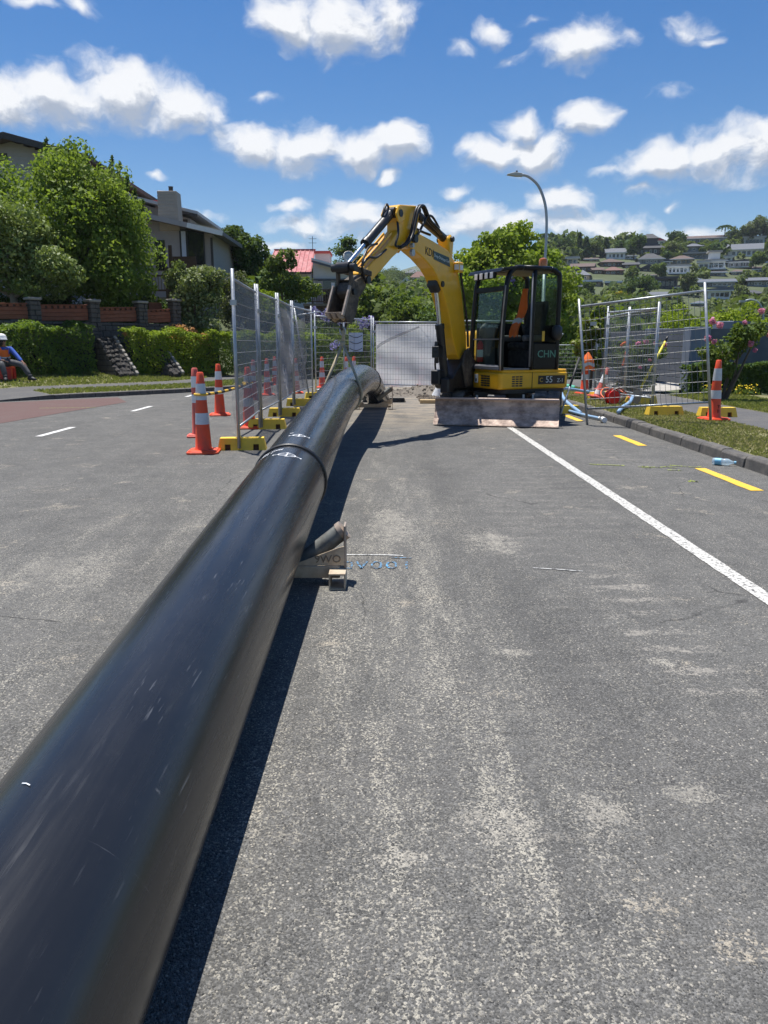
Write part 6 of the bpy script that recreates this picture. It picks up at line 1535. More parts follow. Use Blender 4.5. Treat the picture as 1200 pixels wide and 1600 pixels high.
m = MB(); m.box((2.55, .46, 2.3), (2.75, .53, 2.62)); m.build('wall_lamp', 'decal_white', rh)
m = MB(); m.cyl((1.25, 2.9, 4.7), (1.25, 2.9, 5.6), .02, 6); an = m.build('aerial', 'fascia_dark', rh)
for z in (5.2, 5.45):
    q = MB(); q.beam((1.0, 2.9, z), (1.5, 2.9, z), .02, .02); q.build('aerial_rod', 'fascia_dark', an)
dk2 = thing('timber_deck', 'brown timber deck with railing on the red roofed house', 'deck', (-3.4, 46.2, 2.6))
m = MB(); m.box((-1.3, 0, .85), (1.6, 1.9, .98)); m.build('platform', 'timber_grey', dk2)
for z in (1.05, 1.72):
    m = MB(); m.box((-1.3, -.03, z), (1.6, .03, z + .06)); m.build('rail', 'timber_brown', dk2)
for k in range(23):
    m = MB(); m.box((-1.27 + k * .125, -.02, 1.112), (-1.22 + k * .125, .02, 1.718)); m.build('baluster', 'timber_brown', dk2)
for k in range(5):
    m = MB(); m.box((-1.25, .05, -.1 + k * .19), (1.6, .1, .07 + k * .19)); m.build('skirting_board', 'timber_brown', dk2)
ds = thing('satellite_dish', 'white satellite dish above the deck of the red roofed house', 'satellite dish', (-2.15, 49.0, 5.4))
m = MB(); m.lathe([(.02, 0), (.2, .03), (.38, .12), (.39, .13), (.2, .05), (.02, .02)], n=20); d_ = m.build('dish', 'lamp_grey', ds, smooth=True); d_.rotation_euler = (1.2, 0, .3); d_.location = (0, 0, 1.0)
m = MB(); m.cyl((0, .1, -.5), (0, .1, .95), .04, 8); m.build('mast', 'fascia_dark', ds)

# ------------------------------------------------------------------ garden beyond the left fence
bush('low_shrub', 'low dark green shrub seen through the second left fence panel', (-4.0, 30.0, .2), [(0, 0, .6, .9, .7, .6), (.7, .2, .4, .7, .6, .5)], 3000, .12, 'leaf_dark', 51, 'shrub')
bush('garden_shrub', 'mixed green shrub behind the short corner fence', (-2.95, 31.5, .0), [(0, 0, .9, .9, .8, .9), (.6, .3, .5, .9, .7, .7), (-.5, .3, 1.4, .5, .5, .5)], 4500, .12, 'leaf_mid', 52, 'shrub')
bush('garden_shrub', 'broad shrub behind the pale paper sign', (-1.5, 33.0, -.1), [(0, 0, 1.0, 1.0, .8, 1.0), (.9, .2, .8, .9, .7, .9), (.2, 0, 1.8, .6, .5, .5)], 5500, .12, 'leaf_lime', 53, 'shrub')
bush('garden_hedge', 'tall dark hedge at the back of the garden behind the sling', (-1.9, 36.5, -.3), [(-1.5, 0, 1.2, 1.5, .8, 1.3), (1.2, 0, 1.1, 1.5, .8, 1.2), (3.2, 0, 1.2, 1.3, .8, 1.2), (5.2, 0, 1.1, 1.3, .8, 1.2)], 9000, .16, 'leaf_dark', 54, 'hedge')
def agap(label, loc_, n, seed):
    t = thing('flowering_plant', label, 'flowers', loc_); rg = np.random.default_rng(seed)
    m = MB(); P = []
    for k in range(n):
        x, y = rg.normal(0, .28, 2); z = .9 + rg.uniform(-.15, .2); m.tube([(x * .5, y * .5, -.4), (x * .8, y, .4), (x, y, z)], .010, 5)
        d = rg.normal(0, 1, (46, 3)); d /= np.linalg.norm(d, axis=1, keepdims=True); P.append(np.array([x, y, z]) + d * .12)
    tag(m.build('stalks', 'bark', t), kind='stuff'); P = np.concatenate(P)
    o = bpy.data.objects.new('blossoms', leaf_mesh('blossoms', leaves(P, np.zeros_like(P) + .01, .085, rg, 1), 'flower_purple', rg)); COL.objects.link(o); o.parent = t
    d = rg.normal(0, 1, (220, 3)); L_ = leaves(d * [.3, .3, .1] + [0, 0, .2], d, .4, rg, .5, .12); o = bpy.data.objects.new('foliage', leaf_mesh('foliage', L_, 'leaf_mid', rg)); COL.objects.link(o); o.parent = t
agap('clump of purple flowers below the timber deck left of the digger bucket', (-2.75, 33.0, 1.75), 7, 61)
agap('second clump of purple flowers just under the deck, lower and to the right', (-2.35, 32.5, 1.45), 6, 62)
agap('purple flowers above the fence rail just right of the digger bucket', (-1.2, 30.0, 1.3), 6, 63)
agap('purple flowers above the fence rail next to the paired posts', (-.65, 30.0, 1.15), 6, 64)
agap('few purple flowers left of the paper sign', (-1.55, 29.0, .35), 3, 65)

# ------------------------------------------------------------------ big trees in the middle
tree('plane_tree', 'big round bright green tree right behind the digger cab', 'tree', (5.85, 38.0, -.5), 1.6, [(0, 0, 4.6, 2.7, 2.5, 2.6), (-1.6, .1, 3.5, 1.6, 1.9, 2.4), (-1.3, 0, 5.2, 1.3, 1.3, 1.3), (1.5, 0, 5.1, 1.5, 1.4, 1.4), (1.7, .1, 3.5, 1.9, 2.0, 2.5), (-.2, -.3, 2.4, 2.6, 2.2, 2.0), (2.2, -.2, 2.0, 1.4, 1.5, 1.8), (.1, .2, 6.4, 1.3, 1.3, 1.15), (-1.1, 0, 5.9, .9, 1, .9), (1.5, 0, 5.7, .9, 1, .9)], 40000, .185, 'leaf_bright', 71, .22, 14, aspect=.75, rel=(.2, .36))
mt = [('tall_tree', 'dark spreading tree behind the digger arm, lowest of its row', (1.6, 44, -.9), 2.0, [(0, 0, 3.6, 1.6, 1.5, 1.5), (-1.1, 0, 3.0, 1.2, 1.2, 1.2), (1.2, 0, 2.9, 1.3, 1.2, 1.4), (0, 0, 2.0, 1.9, 1.3, 1.0)], 6500, .24, 'leaf_mid'),
      ('tall_tree', 'dark tree close beside the digger boom, hiding its base in hedge', (2.75, 42, -.9), 2.0, [(0, 0, 3.2, 1.2, 1.2, 1.5), (.7, 0, 2.6, 1.0, 1, 1.4), (-.5, 0, 1.9, 1.3, 1.1, 1.2)], 6000, .2, 'leaf_dark'),
      ('broad_tree', 'broad mid green tree just right of the digger bucket', (-.9, 47, -.6), 2.0, [(0, 0, 4.0, 1.7, 1.5, 1.7), (1.2, 0, 3.4, 1.3, 1.3, 1.4), (-1.2, 0, 3.0, 1.3, 1.3, 1.5), (.3, 0, 2.2, 2.1, 1.5, 1.2)], 8500, .24, 'leaf_mid'),
      ('broad_tree', 'olive green tree rising behind the broad one by the bucket', (-.3, 62, -2), 2.5, [(0, 0, 6.5, 2.0, 1.8, 1.9), (1.8, 0, 5.6, 1.7, 1.6, 1.6), (-1.5, 0, 5.2, 1.7, 1.6, 1.7), (.4, 0, 3.6, 2.6, 1.8, 1.8)], 7000, .32, 'leaf_olive'),
      ('far_tree', 'rounded tree beyond the white gabled cottage', (3.6, 80, -4), 3, [(0, 0, 7.0, 2.5, 2.2, 2.2), (2.2, 0, 6.2, 2.1, 2, 2.0), (-2.2, 0, 5.8, 2.0, 2, 2)], 5000, .42, 'leaf_mid'),
      ('far_tree', 'wide dark tree below the brown roofed villa', (5.0, 66, -2.5), 2.5, [(0, 0, 4.4, 2.0, 1.8, 1.8), (1.8, 0, 3.8, 1.6, 1.6, 1.6), (-1.8, 0, 3.9, 1.5, 1.6, 1.4)], 5500, .34, 'leaf_dark'),
      ('far_tree', 'pale olive tree left of the white gabled cottage', (.9, 70, -3), 3, [(0, 0, 6.2, 1.5, 1.6, 1.8), (1.0, 0, 5.0, 1.4, 1.5, 1.4)], 3600, .34, 'leaf_olive')]
for i, (nm, lb, lc_, ht, lobes, n, sz, mt_) in enumerate(mt): tree(nm, lb, 'tree', lc_, ht, lobes, n, sz, mt_, 80 + i, .14)
# layered pine above the satellite dish
pn = thing('layered_pine', 'pine with layered flat branches on the skyline above the satellite dish', 'tree', (-3.1, 70, 1.0)); rg = np.random.default_rng(90)
m = MB(); m.tube([(0, 0, -.5), (.05, 0, 5), (-.05, 0, 9.2)], [.22, .14, .05], 7); m.build('trunk', 'bark', pn, smooth=True)
P = []
for z, r_, x in ((8.9, .7, 0), (8.2, 1.1, -.3), (7.5, 1.3, .5), (6.9, 1.5, -.5), (6.2, 1.4, .5), (5.5, 1.6, -.2)):
    d = rg.normal(0, 1, (420, 3)) * [r_ * .45, r_ * .45, .2]; P.append(d + [x, 0, z])
P = np.concatenate(P); o = bpy.data.objects.new('crown', leaf_mesh('crown', leaves(P, np.tile([0, 0, 1.], (len(P), 1)), .3, rg, .6), 'leaf_dark', rg)); COL.objects.link(o); o.parent = pn
tree('bushy_tree', 'bushy dark tree next to the layered pine', 'tree', (-1.7, 72, -.5), 3, [(0, 0, 7.2, 1.3, 1.2, 1.4), (.8, 0, 6.2, 1.3, 1.2, 1.3), (-.5, 0, 5.2, 1.4, 1.2, 1.4)], 3200, .34, 'leaf_dark', 91, .14)
tree('thin_tree', 'thin open tree on the skyline between the red dormer and the pine', 'tree', (-5.6, 75, 1.5), 4, [(0, 0, 5.6, .8, .8, .9), (-.9, 0, 6.4, .4, .4, .5), (1.0, 0, 4.8, .8, .7, .7)], 900, .34, 'leaf_olive', 92, .10)
bush('flowering_shrub', 'lilac blossom high in the trees seen through the cab glass', (5.5, 36.5, 3.0), [(0, 0, 1.0, .5, .4, .35)], 350, .14, 'flower_purple', 93)

# ------------------------------------------------------------------ right side: wall, gate, plants
gw = thing('garden_wall', 'blue grey rendered wall with stepped pillars behind the roses on the right', 'garden wall', (0, 0, 0))
for nm, a, b, mt_ in (('pillar', (7.50, 19.25, .05), (7.98, 19.75, 1.70), 'render_blue'), ('pillar', (7.58, 22.4, .05), (8.12, 22.9, 1.72), 'render_blue'), ('pillar', (8.52, 20.1, .05), (8.90, 20.5, 1.86), 'render_blue')):
    m = MB(); m.box(a, b); m.build(nm, mt_, gw, bevel=.012)
m = MB(); m.box((7.985, 19.4, .05), (8.515, 19.6, 1.66)); m.build('wall_panel', 'render_blue_dark', gw)
m = MB(); m._add([(8.905, 20.25, .05), (15, 21.3, .05), (15, 21.5, .05), (8.905, 20.45, .05), (8.905, 20.25, 1.82), (15, 21.3, 1.55), (15, 21.5, 1.55), (8.905, 20.45, 1.82)], [(3, 2, 1, 0), (4, 5, 6, 7), (0, 1, 5, 4), (1, 2, 6, 5), (2, 3, 7, 6), (3, 0, 4, 7)]); m.build('wall_panel', 'render_blue_dark', gw)
m = MB(); m._add([(8.88, 20.2, 1.825), (15.05, 21.25, 1.555), (15.05, 21.55, 1.555), (8.88, 20.5, 1.825), (8.88, 20.2, 1.875), (15.05, 21.25, 1.6), (15.05, 21.55, 1.6), (8.88, 20.5, 1.875)], [(3, 2, 1, 0), (4, 5, 6, 7), (0, 1, 5, 4), (1, 2, 6, 5), (2, 3, 7, 6), (3, 0, 4, 7)]); m.build('coping', 'render_blue', gw)
m = MB(); m.box((7.9, 22.95, .05), (8.1, 27.5, 1.7)); m.build('wall_panel', 'render_blue_dark', gw)
gt = thing('driveway_gate', 'dark grey boarded driveway gate between two blue grey pillars', 'gate', (7.72, 19.78, .1))
for k in range(9):
    m = MB(); m.box((0, 0, .18 + k * .158), (.04, 2.58, .18 + k * .158 + .150)); m.build('gate_board', 'render_blue_dark', gt, bevel=.006)
m = MB(); m.box((.045, .02, .16), (.09, .1, 1.6)); m.build('gate_stile', 'fascia_dark', gt)
m = MB(); m.box((.045, 2.48, .16), (.09, 2.56, 1.6)); m.build('gate_stile', 'fascia_dark', gt)
# clipped low hedge with yellow flowers
lh_ = thing('low_hedge', 'low dark clipped hedge in front of the blue grey wall', 'hedge', (0, 0, 0)); rg = np.random.default_rng(95); n = 24000
u_ = rg.random(n); sd = rg.random(n); x = 7.25 + 5.6 * u_; y0 = 18.35 - .9 * u_
dep = np.where(sd < .5, .12 * rg.random(n), .8 * rg.random(n)); z = np.where(sd > .7, .72 - .1 * rg.random(n), .74 * rg.random(n)) + .05 * np.sin(x * 5)
P = np.stack([x, y0 + dep - .08 * np.sin(x * 4 + z * 4), .12 + z], 1); D = np.stack([0 * x, -1.0 * (sd <= .7), .3 + 1.0 * (sd > .7)], 1)
o = bpy.data.objects.new('foliage', leaf_mesh('foliage', leaves(P, D, .075, rg, .7), 'leaf_dark', rg)); COL.objects.link(o); o.parent = lh_
m = MB()
for k in range(12): m.tube([(7.5 + k * .42, 18.7 - .07 * k, .05), (7.5 + k * .42, 18.72 - .07 * k, .7)], [.03, .012], 5)
tag(m.build('stems', 'bark', lh_), kind='stuff')
P = np.stack([rg.uniform(7.35, 8.6, 90), rg.uniform(17.7, 18.1, 90), rg.uniform(.18, .40, 90)], 1)
fp = thing('yellow_daisies', 'scatter of small yellow flowers in front of the low dark hedge', 'flowers', (0, 0, 0)); o = bpy.data.objects.new('blossoms', leaf_mesh('blossoms', leaves(P, np.tile([0, -.6, .8], (90, 1)), .036, rg, .4, 1.0), 'flower_yellow', rg)); COL.objects.link(o); o.parent = fp; o['kind'] = 'stuff'
P2 = P + [0, .03, -.10]; o = bpy.data.objects.new('stalks', leaf_mesh('stalks', leaves(np.repeat(P2, 3, 0), np.tile([0, -1., .1], (270, 1)), .14, rg, .5, .2), 'leaf_mid', rg)); COL.objects.link(o); o.parent = fp; o['kind'] = 'stuff'
def rose(label, loc_, lobes, n, flowers, seed, sz=.09):
    t = bush('rose_bush', label, loc_, lobes, n, sz, 'leaf_mid', seed, 'rose bush', 8, (.3, .55)); rg = np.random.default_rng(seed + 1)
    for (x, y, z, r_) in flowers:
        d = rg.normal(0, 1, (70, 3)); d /= np.linalg.norm(d, axis=1, keepdims=True)
        o = bpy.data.objects.new('blossom', leaf_mesh('blossom', leaves(np.array([x, y, z]) + d * r_ * .72 * rg.random((70, 1)) ** .4, d, r_ * .7, rg, .5, .8), 'flower_pink', rg)); COL.objects.link(o); o.parent = t
    return t
rose('tall rose bush with pink blooms beside the right fence post', (7.0, 16.2, .12), [(0, 0, 1.05, .42, .35, .38), (.35, 0, 1.35, .35, .3, .28), (-.05, 0, .7, .3, .3, .3), (.75, .1, 1.45, .22, .2, .16)], 2300,
     [(-.35, -.2, 1.62, .09), (-.22, -.25, 1.55, .09), (-.42, -.2, 1.28, .09), (-.28, -.2, 1.22, .07), (.42, -.3, 1.18, .08), (.52, -.3, 1.05, .06), (.62, -.2, 1.82, .08), (.30, -.2, 1.60, .06), (.85, -.1, 1.35, .06)], 96)
rose('shaded rose bush with pink and white blooms behind the right fence', (6.15, 19.2, .12), [(0, 0, .8, .6, .5, .55), (.45, .2, 1.0, .45, .4, .4), (-.4, .2, 1.0, .4, .4, .45), (0, 0, .35, .6, .5, .3)], 3400,
     [(-.1, -.5, 1.18, .08), (.08, -.5, 1.22, .08), (.35, -.4, 1.2, .07), (.6, -.3, 1.15, .07), (-.3, -.4, .9, .05), (.2, -.5, .8, .05), (-.02, -.5, .62, .05)], 98)
tree('sapling', 'slender young tree with bronze green leaves beside the right fence', 'sapling', (5.28, 19.9, .1), 1.25, [(0, 0, 1.5, .36, .33, .42), (-.22, 0, 1.25, .28, .3, .35), (.15, 0, 1.95, .22, .22, .28), (.0, 0, .85, .32, .3, .3)], 1500, .13, 'leaf_bronze', 99, .035)
for i, (lb, lc_, lobes, n) in enumerate([('rounded yellow green shrub above the driveway gate', (9.9, 27, .3), [(0, 0, 1.55, .85, .8, .75), (.5, 0, 1.2, .8, .7, .7), (-.5, 0, 1.2, .7, .7, .6)], 4200), ('rounded yellow green shrub above the rose bush and the wall coping', (10.75, 24.3, .4), [(0, 0, 1.45, .85, .8, .72), (-.45, 0, 1.3, .6, .6, .6), (.5, 0, 1.3, .6, .6, .6)], 4200), ('yellow green shrub cut off by the right edge of the view', (12.3, 24.5, .4), [(0, 0, 1.3, .8, .8, .65), (.6, 0, 1.1, .7, .7, .6)], 3600)]):
    bush('round_shrub', lb, lc_, lobes, n, .095, 'leaf_lime', 101 + i, 'shrub', 10, (.25, .4))
m = MB(); m.tube(spline([(12.55, 26, .5), (12.5, 26, 1.7), (12.42, 26, 2.3), (12.25, 26, 2.6), (12.0, 26, 2.7), (11.8, 26, 2.66)], 6), .035, 8); o = m.build('garden_lamp', 'pole_grey', None, smooth=True); tag(o, 'small curved grey lamp pole behind the blue grey wall', 'lamp post')
q = MB(); q.box((11.62, 25.95, 2.62), (11.82, 26.05, 2.69)); q.build('lamp_head', 'lamp_grey', o)
pw_ = thing('pink_wall', 'low pinkish concrete wall far behind the digger at the right', 'wall', (0, 0, 0))
m = MB(); m.box((11.0, 58, -3.2), (22, 58.5, -.1)); m.build('wall_body', 'concrete', pw_)
for k in range(4):
    m = MB(); m.box((11.1 + k * 2.7, 57.85, -3), (11.4 + k * 2.7, 57.99, -.05)); m.build('wall_pier', 'concrete', pw_)
bush('roadside_shrub', 'dark shrub behind the low mesh panel, right of the digger cab', (8.2, 35, -.9), [(0, 0, 1.2, 1.2, 1, 1.1), (1.0, 0, 1.0, 1.0, .9, 1.0)], 4500, .16, 'leaf_dark', 105, 'shrub')
bush('roadside_shrub', 'grey green shrub behind the sapling and the right fence', (9.6, 33, -.6), [(0, 0, 1.2, 1.3, 1, 1.2), (1.2, 0, 1.2, 1.1, .9, 1.1)], 4800, .16, 'leaf_olive', 106, 'shrub')

# ------------------------------------------------------------------ seated worker
def skinned(name, verts, edges, rad, mat, parent, lvl=2, root=0):
    me = bpy.data.meshes.new(name); me.from_pydata(verts, edges, []); me.materials.append(MATS[mat])
    o = bpy.data.objects.new(name, me); COL.objects.link(o); o.parent = parent
    sk = o.modifiers.new('skin', 'SKIN'); sk.use_smooth_shade = True
    for i, v in enumerate(me.skin_vertices[0].data):
        r = rad[i]; v.radius = (r, r) if not isinstance(r, tuple) else r; v.use_root = (i == root)
    sb = o.modifiers.new('sub', 'SUBSURF'); sb.levels = lvl; sb.render_levels = lvl
    return o
wk = thing('person', 'seated worker in white helmet, orange vest and blue shirt by the hedge', 'person', (-10.14, 21.8, .30))
V = [(-.46, 0, .48), (-.45, -.02, .66), (-.42, -.05, .82), (-.40, -.07, .92), (-.39, -.10, 1.0), (-.385, -.13, 1.1)]; E_ = [(0, 1), (1, 2), (2, 3), (3, 4), (4, 5)]; R_ = [(.15, .12), (.13, .11), (.15, .10), .055, .085, .095]
def chain(start, pts, rs):
    k = start
    for p_, r_ in zip(pts, rs): V.append(p_); R_.append(r_); E_.append((k, len(V) - 1)); k = len(V) - 1
    return k
def hand(k, pos, d, sd):
    d = Vector(d).normalized(); sd = Vector(sd).normalized(); pos = Vector(pos); dn = Vector((0, 0, -1))
    V.append(tuple(pos + d * .05)); R_.append((.035, .02)); E_.append((k, len(V) - 1)); pk = len(V) - 1
    for f in range(4):
        l = (.075, .09, .085, .065)[f]; b = pos + d * .085 + sd * (.026 * (f - 1.5)); 
        for q_, rr2 in ((b, .011), (b + d * l * .5 + dn * .01, .010), (b + d * l * .85 + dn * .035, .008)):
            V.append(tuple(q_)); R_.append(rr2); E_.append((pk if q_ is b else len(V) - 2, len(V) - 1))
    b = pos + d * .03 + sd * .04; V.append(tuple(b)); R_.append(.013); E_.append((pk, len(V) - 1)); V.append(tuple(b + d * .045 + sd * .02)); R_.append(.010); E_.append((len(V) - 2, len(V) - 1))
k = chain(2, [(-.25, .05, .86), (-.05, -.03, .66), (.12, -.12, .50)], [.06, .045, .032]); hand(k, (.12, -.12, .50), (.55, -.1, -.55), (.2, 1, 0))
k = chain(2, [(-.56, -.16, .84), (-.53, -.36, .62), (-.30, -.36, .55)], [.06, .045, .032]); hand(k, (-.30, -.36, .55), (1, .05, -.1), (0, 1, .1))
k = chain(0, [(-.37, -.02, .5), (.10, -.12, .44), (.24, -.16, .24), (.33, -.18, .09)], [.10, .07, .055, .04])
k = chain(0, [(-.44, -.14, .5), (-.32, -.42, .46), (-.25, -.46, .24), (-.22, -.48, .09)], [.10, .07, .055, .04])
skinned('body', V, E_, R_, 'skin', wk)
skinned('shirt', [(-.46, 0, .50), (-.45, -.02, .66), (-.42, -.05, .82), (-.40, -.07, .90), (-.25, .05, .86), (-.05, -.03, .66), (.10, -.11, .515), (-.56, -.16, .84), (-.53, -.36, .62), (-.33, -.36, .56)], [(0, 1), (1, 2), (2, 3), (2, 4), (4, 5), (5, 6), (2, 7), (7, 8), (8, 9)], [(.165, .135), (.15, .125), (.165, .115), .07, .075, .06, .05, .075, .06, .05], 'shirt_blue', wk)
skinned('trousers', [(-.46, 0, .47), (-.37, -.02, .5), (.10, -.12, .44), (.24, -.16, .24), (.31, -.175, .13), (-.44, -.14, .5), (-.32, -.42, .46), (-.25, -.46, .24), (-.225, -.478, .13)], [(0, 1), (1, 2), (2, 3), (3, 4), (0, 5), (5, 6), (6, 7), (7, 8)], [(.175, .13), .12, .092, .078, .075, .12, .092, .078, .075], 'trousers_grey', wk)
m = MB()
def VP(i, j):
    a = i * 2 * PI; z = .52 + .38 * j; cx = -.455 + .05 * j; cy = -.005 - .055 * j; r1 = .19 - .03 * j; ca, sa = math.cos(a), math.sin(a)
    fx, fy = .75, -.66; return (cx + (fx * ca * .80 - fy * sa) * r1, cy + (fy * ca * .80 + fx * sa) * r1, z - (.0 if abs(a - PI) < 2.4 else .07 * j))
m.grid(VP, 24, 8); m.build('vest', 'hivis_orange', wk, smooth=True)
m = MB(); m.grid(lambda i, j: tuple(Vector(VP(i, .25 + .13 * j)) + Vector((0, 0, 0)) + (Vector(VP(i, .3)) - Vector((-.44, -.02, .63))) * .04), 24, 1); m.build('vest_band', 'hivis_band', wk, smooth=True)
for x, y, dx, dy in ((.33, -.18, .13, -.05), (-.22, -.48, .06, -.12)):
    m = MB(); m.tube([(x - dx * .5, y - dy * .5, .05), (x, y, .07), (x + dx * .8, y + dy * .8, .045), (x + dx * 1.4, y + dy * 1.4, .03)], [.045, .06, .045, .025], 10); m.tube([(x, y, .06), (x - .01, y, .17)], [.055, .06], 10); m.build('boot', 'boot_dark', wk, smooth=True)
hc = Vector((-.385, -.125, 1.085))
m = MB(); m.lathe([(.145, .02), (.148, .035), (.128, .05), (.125, .10), (.10, .155), (.05, .185), (.005, .19)], hc, 20); he = m.build('helmet', 'helmet_white', wk, smooth=True)
q = MB(Matrix.Translation(hc) @ Matrix.Rotation(-.7, 4, 'Z')); q.prism([(.10, -.09), (.19, -.06), (.205, 0), (.19, .06), (.10, .09)], .018, .030, 'z'); q.build('helmet_peak', 'helmet_white', he)
m = MB(); m.lathe([(.06, -.14), (.10, -.09), (.106, 0), (.104, .03)], hc + Vector((-.03, .025, 0)), 16); m.build('hair', 'hair_dark', wk, smooth=True)
fdir = Vector((.72, -.66, -.1)).normalized(); fs_ = Vector((.66, .72, 0))
for s in (-1, 1):
    m = MB(); c = hc + fdir * .088 + fs_ * (.033 * s) + Vector((0, 0, -.01)); m.lathe([(.002, -.009), (.010, -.004), (.010, .004), (.002, .009)], c, 8); m.build('eye', 'hair_dark', wk, smooth=True)
    m = MB(); c = hc + fs_ * (.098 * s) + Vector((0, 0, -.02)); m.lathe([(.005, -.03), (.016, -.01), (.018, .015), (.006, .03)], c, 8); m.build('ear', 'skin', wk, smooth=True)
m = MB(); c = hc + fdir * .095 + Vector((0, 0, -.035)); m.tube([c + Vector((0, 0, .035)) - fdir * .01, c + fdir * .018, c + Vector((0, 0, -.012))], [.008, .016, .008], 8); m.build('nose', 'skin', wk, smooth=True)
m = MB(); c = hc + fdir * .088 + Vector((0, 0, -.07)); m.tube([c - fs_ * .025, c + fdir * .008, c + fs_ * .025], .006, 6); m.build('mouth', 'skin', wk, smooth=True)
st_ = thing('plastic_tub', 'red plastic tub seat under the seated worker', 'tub', (-10.60, 21.85, .30))
m = MB(); m.lathe([(.19, 0), (.22, .02), (.255, .34), (.265, .345), (.265, .37), (.23, .37)], n=20); tb_ = m.build('tub', 'cone_orange', st_, auto=40)
for k in range(8):
    a = k * PI / 4; q = MB(Matrix.Rotation(a, 4, 'Z')); q.prism([(-.05, .03), (.05, .03), (.058, .32), (-.058, .32)], -.262, -.20, 'y'); q.build('tub_rib', 'red_paint', tb_)
# ------------------------------------------------------------------ the far hillside with its houses and trees
def ray_dir(u, v):
    x = (u - 600) / 1200; y = (800 - v) / 1200
    return x, math.cos(PITCH) + y * math.sin(PITCH), -math.sin(PITCH) + y * math.cos(PITCH)
def hit(u, v, far=300):
    """where the line of sight meets the hillside"""
    d = ray_dir(u, v); t = 60.0
    while t < far:
        x, y, z = d[0] * t, d[1] * t, CAM_H + d[2] * t
        if z <= T(x, y): return x, y, T(x, y)
        t += 1.0
    return d[0] * far, d[1] * far, CAM_H + d[2] * far
HOUSES = []
def roof_geo(m, kind, x0, x1, y0, y1, z, h, ov=.5):
    a, b, c, d = x0 - ov, x1 + ov, y0 - ov, y1 + ov
    if kind == 'hip':
        r = min((d - c), (b - a)) * .42; yc = (c + d) / 2
        m._add([(a, c, z), (b, c, z), (b, d, z), (a, d, z), (a + r, yc, z + h), (b - r, yc, z + h)], [(0, 1, 5, 4), (1, 2, 5), (2, 3, 4, 5), (3, 0, 4), (3, 2, 1, 0)])
    elif kind == 'gable':
        xc = (a + b) / 2; m._add([(a, c, z), (b, c, z), (b, d, z), (a, d, z), (xc, c, z + h), (xc, d, z + h)], [(0, 1, 4), (1, 2, 5, 4), (2, 3, 5), (3, 0, 4, 5), (3, 2, 1, 0)])
    elif kind == 'side':
        yc = (c + d) / 2; m._add([(a, c, z), (b, c, z), (b, d, z), (a, d, z), (a, yc, z + h), (b, yc, z + h)], [(0, 1, 5, 4), (1, 2, 5), (2, 3, 4, 5), (3, 0, 4), (3, 2, 1, 0)])
    elif kind == 'mono': m._add([(a, c, z), (b, c, z), (b, d, z), (a, d, z), (a, c, z + .3), (b, c, z + h), (b, d, z + h), (a, d, z + .3)], [(3, 2, 1, 0), (4, 5, 6, 7), (0, 1, 5, 4), (1, 2, 6, 5), (2, 3, 7, 6), (3, 0, 4, 7)])
    else: m.box((a, c, z), (b, d, z + .45))
def hill_house(label, px, wallm, roofm, kind='hip', roof_f=.45, wins=4, tiers=1, deck=False, band=False):
    u0, v0, u1, v1 = [a for a in px]
    X, Y, Z = hit((u0 + u1) / 2, v1)
    w_ = (u1 - u0) * Y / 1200 * .94; h_ = (v1 - v0) * Y / 1200 * 1.03; dep = min(10, max(6, w_ * .7)); yaw = random.uniform(-.16, .16)
    HOUSES.append((u0, v0, u1, v1, Y))
    t = thing('hillside_house', label, 'house', (X, Y, Z), yaw - math.atan2(X, Y) * .8)
    hr = h_ * roof_f; hw = h_ - hr
    m = MB(); m.box((-w_ / 2, 0, -3), (w_ / 2, dep, hw)); m.build('wall', wallm, t)
    m = MB(); roof_geo(m, kind, -w_ / 2, w_ / 2, 0, dep, hw + .003, hr if kind != 'flat' else .3); ro = m.build('roof', roofm, t)
    q = MB(); q.box((-w_ / 2 - .55, -.58, hw - .18), (w_ / 2 + .55, -.50, hw + .02)); q.build('gutter', 'fascia_white' if wallm in ('w_white', 'w_cream') or random.random() < .35 else 'fascia_dark', ro)
    if tiers > 1:
        m = MB(); m.box((-w_ * .32, dep * .3, hw), (w_ * .25, dep * .9, hw + hr + 1.2)); up2 = m.build('upper_wall', wallm, t)
        m = MB(); roof_geo(m, kind, -w_ * .32, w_ * .25, dep * .3, dep * .9, hw + hr + 1.2, hr * .8); m.build('upper_roof', roofm, up2)
    if wins:
        ph = min(1.5, hw * .5); pz = hw * .5
        span = w_ * .84; gap = span / wins
        for k in range(wins):
            x = -span / 2 + gap * (k + .5); ww = gap * (.92 if band else random.choice((.5, .62, .75)))
            m = MB(); m.box((x - ww / 2, -.05, pz - ph / 2), (x + ww / 2, .04, pz + ph / 2)); f = m.build('window', 'fascia_white' if random.random() < .5 else 'aluminium_dark', t)
            q = MB(); q.box((x - ww / 2 + .08, -.08, pz - ph / 2 + .08), (x + ww / 2 - .08, -.045, pz + ph / 2 - .08)); q.build('pane', 'window_dark', f)
    if deck:
        m = MB(); m.box((-w_ * .5, -2.2, hw * .08 - .25), (w_ * .5, -.1, hw * .08)); dkk = m.build('balcony', 'w_white' if wallm != 'w_char' else 'w_grey', t)
        for k in range(6):
            x = -w_ * .48 + w_ * .96 * k / 5; q = MB(); q.box((x - .05, -2.15, hw * .08), (x + .05, -2.05, hw * .08 + 1)); q.build('balcony_post', 'fascia_white', dkk)
        q = MB(); q.box((-w_ * .49, -2.15, hw * .08 + .95), (w_ * .49, -2.05, hw * .08 + 1.05)); q.build('handrail', 'fascia_white', dkk)
    return t
c8 = lambda x0, y0, x1, y1: (860 + x0 / 3.53, 320 + y0 / 3.53, 860 + x1 / 3.53, 320 + y1 / 3.53)
random.seed(12)
